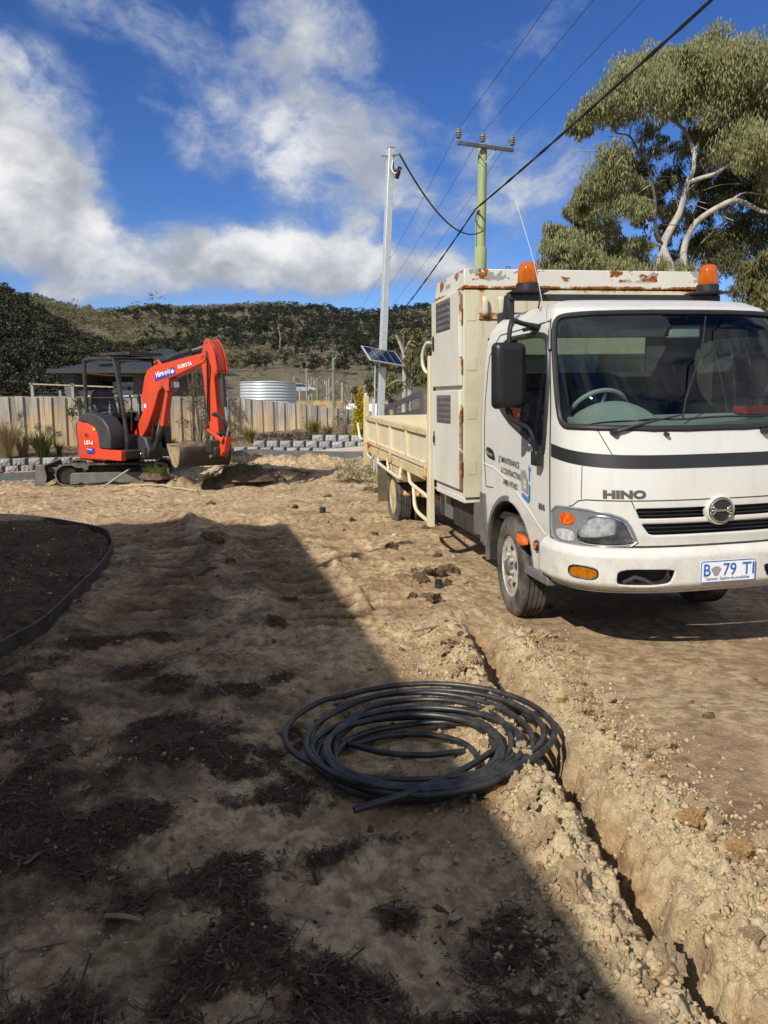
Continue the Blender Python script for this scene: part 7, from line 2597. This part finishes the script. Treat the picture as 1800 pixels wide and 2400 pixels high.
bush('leafy_bush', 'loose grey-green feathery bush next to the golden conifer', gbase(806, 1030, 20.0), [((0, 0, .35), (.25, .2, .25)), ((.15, 0, .6), (.25, .2, .25)), ((.2, 0, .8), (.16, .16, .16)), ((-.2, 0, .3), (.2, .2, .2))], 'grey_leaf', .08, .014, -.2, 3000, 12)
cn = thing('golden_conifer', 'narrow bright yellow conifer at the end of the paling fence', 'tree', tuple(gbase(843, 1034, 19.8)))
limb('trunk', [Vector((0, 0, -.05)), Vector((0, 0, .85))], .03, .01, 'dark_bark', cn, 3, 6)
crown('crown', [((0, 0, .10 + .1 * k), ((.25 - .021 * k), (.25 - .021 * k), .15)) for k in range(11)], 'gold_leaf', cn, .08, .03, -.55, 17000)

# ---- lifted sods of grass by the digger
for (x, y, s, lb, g_) in ((-2.55, 13.9, .34, 'largest upturned sod with green grass in front of the bucket', 1), (-2.95, 13.75, .24, 'upturned grassy sod between bigger sod and the track', 1), (-4.05, 13.55, .18, 'grass tuft at the front end of the crawler track', 1), (-2.15, 14.2, .22, 'dark clod with little grass beside the largest sod', 0)):
    t_ = thing('sod', lb, 'sod', (x, y, gz(x, y)))
    P = []
    for i in range(13):
        row = []
        for j in range(9):
            th, ph = 2 * pi * i / 12, pi / 2 * j / 8
            n_r = 1 + .25 * float(pn(cos(th) * 2 + x, sin(th) * 2 + j * .4, 3))
            row.append((s * 1.5 * n_r * cos(th) * cos(ph), s * n_r * sin(th) * cos(ph), s * .8 * n_r * sin(ph) - .05))
        P.append(row)
    MB().grid(P).build('soil', 'soil_load', t_, 50)
    if g_:
        V = leaves_np((0, -s * .2, s * .5), (s * 1.2, s * .8, s * .35), int(2600 * s), .10, .010, -.3)
        np_mesh('grass', V, quads(V), 'green_grass', t_)
V = []
gq = [(random.uniform(-1.0, 1.6), random.gauss(15.6, .7)) for k in range(900)]
for (x, y), z in zip(gq, gzs(gq)):
    V.append(leaves_np((x, y, z), (.05, .05, .01), 4, .09, .012, -.5))
V = np.concatenate(V)
kind(np_mesh('grass', V, quads(V), 'green_grass'), 'stuff', 'patchy short green grass beside the driveway')


# ================================================================== hills and forest
def t_elev(py):
    return np.tan(-np.radians(8.4) - np.arctan((np.asarray(py, float) - 1200) / 1800))


SK_X = [-1500, -700, -200, 0, 60, 108, 199, 277, 331, 386, 422, 542, 663, 753, 844, 1000, 1300, 1800, 2600, 3600]
SK_Y = [640, 660, 700, 700, 705, 706, 729, 732, 727, 714, 722, 714, 706, 711, 722, 712, 730, 760, 740, 700]
LK_X = [-1500, -600, -150, 0, 54, 125, 190, 304, 400, 520, 700, 3600]
LK_Y = [540, 570, 640, 684, 700, 745, 785, 825, 860, 900, 960, 1000]


def hill_z(x, y):
    D = np.hypot(x, y)
    px = 900 + 1800 * np.where(y > 1, x / np.maximum(y, 1), np.sign(x) * 3)
    px = np.clip(px, -1500, 3600)
    zb = 1.6 + 760 * t_elev(np.interp(px, SK_X, SK_Y)) - 4.5
    up = np.clip((D - 150) / 610, 0, 1)
    b = -4.0 + (zb + 4.0) * (up ** 1.12) - np.clip(D - 760, 0, 1e9) * .10
    zl = 1.6 + 340 * t_elev(np.interp(px, LK_X, LK_Y)) - 4.5
    ul = np.clip((D - 110) / 230, 0, 1)
    l = -4.0 + (zl + 4.0) * (ul ** 1.1) - np.clip(D - 340, 0, 1e9) * .22
    z = np.maximum(b, l) + 5.0 * fbm(x * .007, y * .007, 3, 200) * sst(160, 350, D) * (1 - .6 * sst(600, 760, D)) + .6 * fbm(x * .06, y * .06, 2, 210) * sst(90, 150, D)
    return z


m_, t_ = new_mat('hill_ground')
v_ = t_.n('ShaderNodeTexCoord').outputs['Object']
n1 = t_.noise(v_, .06, 4)
n2 = t_.noise(v_, .7, 5, .7)
c_ = t_.mix(t_.step(n1, .4, .6), (0.165, 0.125, 0.075, 1), (0.115, 0.098, 0.052, 1))
c_ = t_.mix(t_.step(n2, .42, .68), c_, (0.055, 0.045, 0.025, 1))
p_ = t_.n('ShaderNodeBsdfPrincipled', Base__Color=c_, Roughness=.95)
finish(t_, p_)
A = np.linspace(-1.25, 1.25, 220)
D = np.concatenate([np.linspace(80, 800, 150), np.geomspace(830, 2500, 14)])
aa, dd = np.meshgrid(A, D)
X, Y = dd * np.sin(aa), dd * np.cos(aa)
Z = hill_z(X, Y)
V = np.stack([X.ravel(), Y.ravel(), Z.ravel()], -1)
n, m = len(A), len(D)
i = np.arange((m - 1) * (n - 1))
r, c = i // (n - 1), i % (n - 1)
F = np.stack([r * n + c, (r + 1) * n + c, (r + 1) * n + c + 1, r * n + c + 1], -1)[:, ::-1]
kind(np_mesh('hills', V, F, 'hill_ground', smooth=True), 'structure', 'bush-covered hills closing the valley behind')


def proto(seed, n=230):
    """One bush tree, a unit high: leafy clumps at several heights over a thin stem."""
    rng = np.random.default_rng(seed)
    out = []
    k = rng.integers(6, 10)
    for j in range(k):
        a = rng.uniform(0, 2 * pi)
        rr = rng.uniform(.08, .40)
        c = (rr * cos(a), rr * sin(a), rng.uniform(.38, .92))
        out.append(leaves_np(c, (rng.uniform(.12, .22), rng.uniform(.12, .22), rng.uniform(.07, .13)), n // k, .085, .07, .1, rng))
    t = np.array([[-.012, 0, 0], [.012, 0, 0], [.006, 0, .6], [-.006, 0, .6], [0, -.012, 0], [0, .012, 0], [0, .006, .6], [0, -.006, .6]])
    out.append(t)
    return np.concatenate(out)


def tree_stock(name, m, seed, n=7):
    """Shapes the far bush is drawn from; kept out of the scene itself."""
    col = bpy.data.collections.new(name)
    for k in range(n):
        V = proto(seed + k)
        o = np_mesh('bush_shape', V, quads(V), m)
        COL.objects.unlink(o)
        col.objects.link(o)
    return col


def forest(name, N, region, hgt, m, label, seed):
    rng = np.random.default_rng(seed)
    pts, hs = [], []
    while len(pts) < N:
        a = rng.uniform(-.72, .80)
        d = region[0] + (region[1] - region[0]) * rng.random() ** .8
        x, y = d * sin(a), d * cos(a)
        if not region[2](900 + 1800 * tan(a), d, x, y):
            continue
        pts.append((x, y))
        hs.append(rng.uniform(*hgt))
    P = np.array(pts)
    Z = hill_z(P[:, 0], P[:, 1]) - .3
    me = bpy.data.meshes.new(name)
    me.vertices.add(N)
    me.vertices.foreach_set('co', np.stack([P[:, 0], P[:, 1], Z], -1).astype(np.float32).ravel())
    at = me.attributes.new('h', 'FLOAT', 'POINT')
    at.data.foreach_set('value', np.array(hs, np.float32))
    o = link(name, me, m)
    ng = bpy.data.node_groups.new(name, 'GeometryNodeTree')
    ng.interface.new_socket('Geometry', in_out='INPUT', socket_type='NodeSocketGeometry')
    ng.interface.new_socket('Geometry', in_out='OUTPUT', socket_type='NodeSocketGeometry')
    gi, go_ = ng.nodes.new('NodeGroupInput'), ng.nodes.new('NodeGroupOutput')
    ip = ng.nodes.new('GeometryNodeInstanceOnPoints')
    ci = ng.nodes.new('GeometryNodeCollectionInfo')
    ci.inputs['Collection'].default_value = tree_stock(name + '_shapes', m, 300 + 20 * seed)
    ci.inputs['Separate Children'].default_value = True
    ci.inputs['Reset Children'].default_value = True
    ip.inputs['Pick Instance'].default_value = True
    rv = ng.nodes.new('FunctionNodeRandomValue')
    rv.data_type = 'FLOAT_VECTOR'
    rv.inputs[0].default_value = (-.06, -.06, 0)
    rv.inputs[1].default_value = (.06, .06, 6.28)
    ri = ng.nodes.new('FunctionNodeRandomValue')
    ri.data_type = 'INT'
    ri.inputs['Min'].default_value = 0
    ri.inputs['Max'].default_value = 6
    na = ng.nodes.new('GeometryNodeInputNamedAttribute')
    na.data_type = 'FLOAT'
    na.inputs[0].default_value = 'h'
    L = ng.links.new
    L(gi.outputs[0], ip.inputs['Points'])
    L(ci.outputs[0], ip.inputs['Instance'])
    L(rv.outputs[0], ip.inputs['Rotation'])
    L([q for q in ri.outputs if q.enabled][0], ip.inputs['Instance Index'])
    L(na.outputs[0], ip.inputs['Scale'])
    L(ip.outputs[0], go_.inputs[0])
    md = o.modifiers.new('bush', 'NODES')
    md.node_group = ng
    return kind(o, 'stuff', label)


def clear(px, d):
    return 520 < px < 905 and d < 260


def left_side(px, d, x, y):
    return px < 500


rngp = np.random.default_rng(77)


def sunny(px, x, y):  # where the painted sun patch lies on the hill
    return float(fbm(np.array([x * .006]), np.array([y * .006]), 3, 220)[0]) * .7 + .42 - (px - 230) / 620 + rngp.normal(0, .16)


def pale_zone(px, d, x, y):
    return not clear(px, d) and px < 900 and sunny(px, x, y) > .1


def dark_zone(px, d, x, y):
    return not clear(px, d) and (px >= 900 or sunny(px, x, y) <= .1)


forest('hill_forest', 6500, (230, 775, dark_zone), (3.6, 7), 'hill_leaf', 'dense bush on the far hills, darkened in colour for cloud shadow', 1)
forest('sunny_forest', 5600, (260, 775, pale_zone), (3, 6), 'hill_leaf_sunlit', 'bush on the far hill, its sunlit face put in as paler leaf colour', 2)
forest('spur_forest', 2600, (130, 352, left_side), (4, 7.5), 'spur_leaf', 'bush on the nearer spur of the hill, coloured dark for its shaded side', 3)
forest('slope_scrub', 60, (130, 260, lambda px, d, x, y: 520 < px < 905), (1.0, 3), 'hill_leaf_sunlit', 'scattered low scrub on the cleared slope', 4)

# trees on and below the slopes that stand out one by one
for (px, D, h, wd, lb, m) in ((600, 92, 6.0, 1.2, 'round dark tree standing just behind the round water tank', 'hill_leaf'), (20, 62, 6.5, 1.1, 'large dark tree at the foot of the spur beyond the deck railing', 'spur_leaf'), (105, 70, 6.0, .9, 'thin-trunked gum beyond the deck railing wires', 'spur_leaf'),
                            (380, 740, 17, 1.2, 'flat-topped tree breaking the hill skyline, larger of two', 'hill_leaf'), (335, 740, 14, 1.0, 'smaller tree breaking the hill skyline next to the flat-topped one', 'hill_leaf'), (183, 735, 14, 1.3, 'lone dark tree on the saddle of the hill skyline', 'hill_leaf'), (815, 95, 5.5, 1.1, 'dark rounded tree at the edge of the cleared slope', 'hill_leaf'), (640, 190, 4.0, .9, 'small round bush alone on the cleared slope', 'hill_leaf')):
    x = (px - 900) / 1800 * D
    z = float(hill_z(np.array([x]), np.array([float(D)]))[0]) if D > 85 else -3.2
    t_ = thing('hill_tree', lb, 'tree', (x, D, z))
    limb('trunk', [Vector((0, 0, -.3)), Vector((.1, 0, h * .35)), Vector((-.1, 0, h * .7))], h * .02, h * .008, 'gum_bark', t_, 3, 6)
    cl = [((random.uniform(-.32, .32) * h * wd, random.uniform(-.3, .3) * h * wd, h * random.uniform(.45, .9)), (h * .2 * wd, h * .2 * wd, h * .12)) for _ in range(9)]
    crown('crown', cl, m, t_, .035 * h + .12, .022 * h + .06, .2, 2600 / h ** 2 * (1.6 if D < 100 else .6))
# pale dead trunks in the bush
for k, (px, py, D) in enumerate(((660, 815, 330), (290, 770, 520))):
    b = at_px(px, py, D)
    z = float(hill_z(np.array([b.x]), np.array([float(D)]))[0])
    t_ = MB().tube([(b.x, D - 6, z), (b.x + .3, D - 6, z + 5), (b.x - .5, D - 6, z + 10)], [.22, .16, .06], 5).build('dead_tree', 'bleached_stick', None)
    tag(t_, ('bleached leaning trunk in the dark bush above the cleared slope', 'bleached trunk high on the sunny bush face')[k], 'dead tree')


# ================================================================== loose earth
def clod_mat(name, a, b, c2, k=1.0):
    m, t = new_mat(name)
    v = t.n('ShaderNodeTexCoord').outputs['Object']
    g = t.n('ShaderNodeNewGeometry').outputs['Random Per Island']
    oi = t.n('ShaderNodeObjectInfo').outputs['Random']
    n1 = t.noise(v, 38 * k, 6, .7)
    c = t.mix(t.math('FRACT', t.math('ADD', g, oi)), (*a, 1), (*b, 1))
    c = t.mix(t.step(n1, .4, .72), c, (*c2, 1))
    p = t.n('ShaderNodeBsdfPrincipled', Base__Color=c, Roughness=.95)
    p.inputs['Specular IOR Level'].default_value = .15
    bmp = t.n('ShaderNodeBump', Strength=.7, Distance=.012 if k == 1 else .05, Height=t.noise(v, 80 * k, 6, .75))
    t.inp(p, 'Normal', bmp)
    finish(t, p)


clod_mat('clay_clod', (0.45, 0.33, 0.19), (0.59, 0.45, 0.28), (0.37, 0.265, 0.15))
clod_mat('ochre_clod', (0.46, 0.27, 0.10), (0.54, 0.38, 0.19), (0.36, 0.22, 0.10))
clod_mat('dark_clod', (0.12, 0.080, 0.048), (0.24, 0.165, 0.10), (0.08, 0.053, 0.032))
clod_mat('grey_stone', (0.30, 0.26, 0.21), (0.46, 0.42, 0.36), (0.22, 0.19, 0.15))


def ico(sub, seed, amp, sq=(1, 1, .7)):
    """Broken lump: a ball trimmed by random planes, then roughened."""
    bm = bmesh.new()
    bmesh.ops.create_icosphere(bm, subdivisions=sub, radius=1)
    r = np.random.default_rng(seed)
    off = r.uniform(0, 50, 3)
    V = np.array([v.co[:] for v in bm.verts])
    for _ in range(9):
        nn = r.normal(size=3)
        nn /= np.linalg.norm(nn)
        V = V - np.maximum(0, V @ nn - r.uniform(.42, .8))[:, None] * nn
    k = 1 + amp * fbm(V[:, 0] * 2.2 + off[0] + V[:, 2], V[:, 1] * 2.2 + off[1] - V[:, 2] * .7, 4, seed, .65) + r.normal(0, amp * .1, len(V))
    V = V * k[:, None] * np.asarray(sq)
    F = np.array([[v.index for v in f.verts] for f in bm.faces])
    bm.free()
    return V, F


SMALL = []
for k in range(12):
    V, F = ico(1, 400 + k, .35, RNG.uniform(.55, 1.25, 3))
    SMALL.append((V + RNG.normal(0, .17, V.shape), F))


def scatter(name, pts, sizes, m, label, protos=SMALL):
    VV, FF = [], []
    o = 0
    Zs = ground(pts[:, 0], pts[:, 1])
    for (x, y), s, z in zip(pts, sizes, Zs):
        V, F = protos[random.randrange(len(protos))]
        a = random.uniform(0, 6.28)
        c_, s_ = cos(a), sin(a)
        k = random.uniform(.7, 1.3)
        q = np.stack([(V[:, 0] * c_ * k - V[:, 1] * s_) * s + x, (V[:, 0] * s_ * k + V[:, 1] * c_) * s + y, V[:, 2] * s + z + s * .12], -1)
        VV.append(q)
        FF.append(F + o)
        o += len(V)
    return kind(np_mesh(name, np.concatenate(VV), np.concatenate(FF), m), 'stuff', label)


tp = np.array(TRENCH)
tl = np.concatenate([[0], np.cumsum(np.hypot(np.diff(tp[:, 0]), np.diff(tp[:, 1])))])


def bank_pts(n, lo, hi, rng, y0=-.3, y1=1.0):
    s = rng.random(n) ** .8 * (tl[-1] - .8) * 1.0
    x = np.interp(s, tl, tp[:, 0])
    y = np.interp(s, tl, tp[:, 1])
    d = rng.normal((lo + hi) / 2, (hi - lo) / 3.2, n)
    return np.stack([x + d * .985, y + d * .17], -1)


rng = np.random.default_rng(21)
P1 = np.concatenate([bank_pts(4200, -.45, -.05, rng), bank_pts(4200, .10, .56, rng)])
S1 = np.clip(rng.lognormal(-5.0, .55, len(P1)), .003, .019)
scatter('soil_crumbs', P1, S1, 'clay_clod', 'crumbled pale clay along both trench banks')
# grit and crumbs over the yard
n = 9000
y = 1.5 + 14 * rng.random(n) ** 1.4
x = (rng.random(n) * 2 - 1) * (y * .55 + .3)
P2 = np.stack([x, y], -1)
keep = ~((x > .55) & (x < 1.3) & (y < 5.4)) & ~((x > 1.25) & (rng.random(n) < .7))
P2 = P2[keep]
S2 = np.clip(rng.lognormal(-5.6, .55, len(P2)) * (1 + P2[:, 1] * .10), .002, .030)
scatter('yard_crumbs', P2[::2], S2[::2], 'clay_clod', 'loose clay crumbs scattered over the yard')
scatter('yard_grit', P2[1::4], S2[1::4] * .8, 'grey_stone', 'small pale stones scattered over the yard')
scatter('dark_crumbs', P2[3::4], S2[3::4] * 1.15, 'dark_clod', 'dark soil crumbs scattered over the yard')
# gravel strip in front of the far edging
n = 1500
u = rng.random(n)
ex_ = np.interp(u, np.linspace(0, 1, len(EDGE)), [p[0] for p in EDGE])
ey_ = np.interp(u, np.linspace(0, 1, len(EDGE)), [p[1] for p in EDGE]) - np.abs(rng.normal(.15, .35, n))
scatter('gravel', np.stack([ex_, ey_], -1), np.clip(rng.lognormal(-4.0, .35, n), .012, .04), 'grey_stone', 'pale gravel strewn before the far edging strip')
# garden bark chips
n = 2600
gx = rng.uniform(-9.3, 0, n)
gy = np.interp(gx, WALL_X, WALL_Y) + rng.uniform(.15, 2.6, n)
V = []
for k in range(n):
    V.append(leaves_np((gx[k], gy[k], 0), (.01, .01, .002), 1, .11, .03, -.0))
V = np.concatenate(V)
V[:, 2] = V[:, 2] * .25 + np.repeat(ground(gx, gy), 4) + .02
leaf_mat('bark_chip', [(0.22, 0.155, 0.085), (0.40, 0.32, 0.20), (0.11, 0.08, 0.045)], .0)
kind(np_mesh('bark_chips', V, quads(V), 'bark_chip'), 'stuff', 'pale bark chips over the garden soil')

# clods large enough to pick out: one thing each
BIG = []
for k in range(7):
    V, F = ico(4, 440 + k, .42, (1.1, .95, .75))
    V = V * (1 + .10 * fbm(V[:, 0] * 5 + V[:, 2] * 3 + k, V[:, 1] * 5 - V[:, 2] * 4, 4, 500 + k, .7))[:, None]
    me = bpy.data.meshes.new('clod')
    me.from_pydata(V.tolist(), [], F.tolist())
    BIG.append(me)
MATB = {}
clod_mat('clay_clod_big', (0.46, 0.335, 0.195), (0.60, 0.46, 0.285), (0.37, 0.26, 0.15), .075)
clod_mat('ochre_clod_big', (0.46, 0.27, 0.10), (0.54, 0.38, 0.19), (0.34, 0.21, 0.10), .075)
clod_mat('dark_clod_big', (0.13, 0.088, 0.053), (0.24, 0.165, 0.10), (0.08, 0.053, 0.032), .075)
for mn in ('clay_clod', 'ochre_clod', 'dark_clod'):
    for k in range(7):
        me = BIG[k].copy()
        me.materials.append(MATS[mn + '_big'])
        MATB[(mn, k)] = me
SPEC = {'clay_clod': ('pale dry clay clod broken out along the trench bank', 'pale clods along the trench'),
        'ochre_clod': ('orange-yellow clay lump among the trench spoil', 'orange lumps along the trench'),
        'dark_clod': ('dark brown soil clod lying on the bare yard', 'dark clods on the yard')}


def put_clod(mn, x, y, s, k=None, sink=.25):
    o = bpy.data.objects.new('clod', MATB[(mn, random.randrange(7) if k is None else k)])
    COL.objects.link(o)
    o.location = (x, y, gz(x, y) + s * (.45 - sink))
    o.rotation_euler = (random.uniform(-.5, .5), random.uniform(-.5, .5), random.uniform(0, 6.28))
    o.scale = (s * random.uniform(.8, 1.35), s * random.uniform(.8, 1.15), s * random.uniform(.75, 1.1))
    tag(o, SPEC[mn][0], 'clod', SPEC[mn][1])


rng = np.random.default_rng(33)
for (x, y), s in zip(bank_pts(64, -.36, -.12, rng), np.clip(rng.lognormal(-3.45, .38, 64), .018, .062)):
    put_clod('clay_clod', x, y, s)
for (x, y), s in zip(bank_pts(60, .22, .52, rng), np.clip(rng.lognormal(-3.55, .42, 60), .015, .060)):
    put_clod('clay_clod' if random.random() > .12 else 'ochre_clod', x, y, s)
for (x, y, s) in ((.545, 2.69, .062), (.62, 2.35, .05), (.60, 2.20, .075), (.70, 2.05, .06), (.52, 1.98, .055), (.78, 1.92, .07), (1.22, 3.95, .06), (1.26, 3.3, .06), (1.18, 2.75, .055), (.45, 4.62, .09), (.50, 4.85, .06), (1.10, 5.15, .08), (1.2, 4.9, .06), (.33, 3.94, .028), (.40, 3.96, .036)):
    put_clod('clay_clod', x, y, s)
for (x, y, s) in ((.44, 2.86, .055), (1.22, 2.45, .05), (1.1, 4.6, .035), (1.0, 3.6, .035)):
    put_clod('ochre_clod', x, y, s)
for (x, y, s) in ((.33, 6.6, .08), (.42, 6.75, .10), (.55, 6.55, .07), (.30, 7.0, .06), (.62, 6.9, .09), (.36, 5.9, .09), (.22, 6.0, .05), (.55, 7.8, .06), (.1, 8.2, .07), (-1.9, 8.3, .10), (-1.75, 8.1, .06), (-.1, 9.0, .05), (-1.55, 7.5, .06), (-2.0, 8.5, .05), (.5, 9.2, .06), (-.4, 10.0, .06), (-1.3, 11.2, .07), (.2, 11.0, .06), (-2.6, 11.5, .07), (-.9, 12.5, .09), (.3, 12.6, .10), (-.3, 13.2, .09)):
    put_clod('dark_clod', x, y, s)
for (x, y, s) in ((.35, 6.72, .085), (.5, 6.95, .07), (.24, 6.45, .06), (.7, 6.6, .05)):
    put_clod('clay_clod', x, y, s)

# fibrous mulch: strands and splinters lying over the dark patches
n = 80000
y = 1.35 + 8.2 * rng.random(n) ** 1.7
x = (rng.random(n) * 2 - 1.15) * (y * .5 + .35)
z, mk = ground(x, y, True)
k = mk['mulch'] + .55 * rng.random(n) > .66
x, y, z = x[k][:46000], y[k][:46000], z[k][:46000]
n = len(x)
a = rng.uniform(0, 2 * pi, n)
L = np.clip(rng.lognormal(-3.65, .55, n), .008, .12)
Wd = np.clip(rng.lognormal(-6.75, .6, n), .0006, .007) * (1 + y * .12)
dx, dy = np.cos(a) * L / 2, np.sin(a) * L / 2
nx, ny = -np.sin(a) * Wd, np.cos(a) * Wd
z0 = z + .002 + rng.random(n) * .012
lift = rng.normal(0, .35, n) * L / 2
z1 = np.maximum(z0 + lift, z0)
z2 = np.maximum(z0 - lift, z0)
V = np.stack([np.stack([x - dx - nx, y - dy - ny, z2], -1), np.stack([x - dx + nx, y - dy + ny, z2], -1), np.stack([x + dx + nx, y + dy + ny, z1], -1), np.stack([x + dx - nx, y + dy - ny, z1], -1)], 1).reshape(-1, 3)
leaf_mat('fibre', [(0.030, 0.019, 0.012), (0.052, 0.033, 0.020), (0.085, 0.056, 0.033), (0.040, 0.026, 0.016), (0.068, 0.045, 0.027), (0.17, 0.12, 0.072)], .0, .8)
kind(np_mesh('mulch_fibre', V, quads(V), 'fibre'), 'stuff', 'dark fibrous mulch strands over the shaded yard')
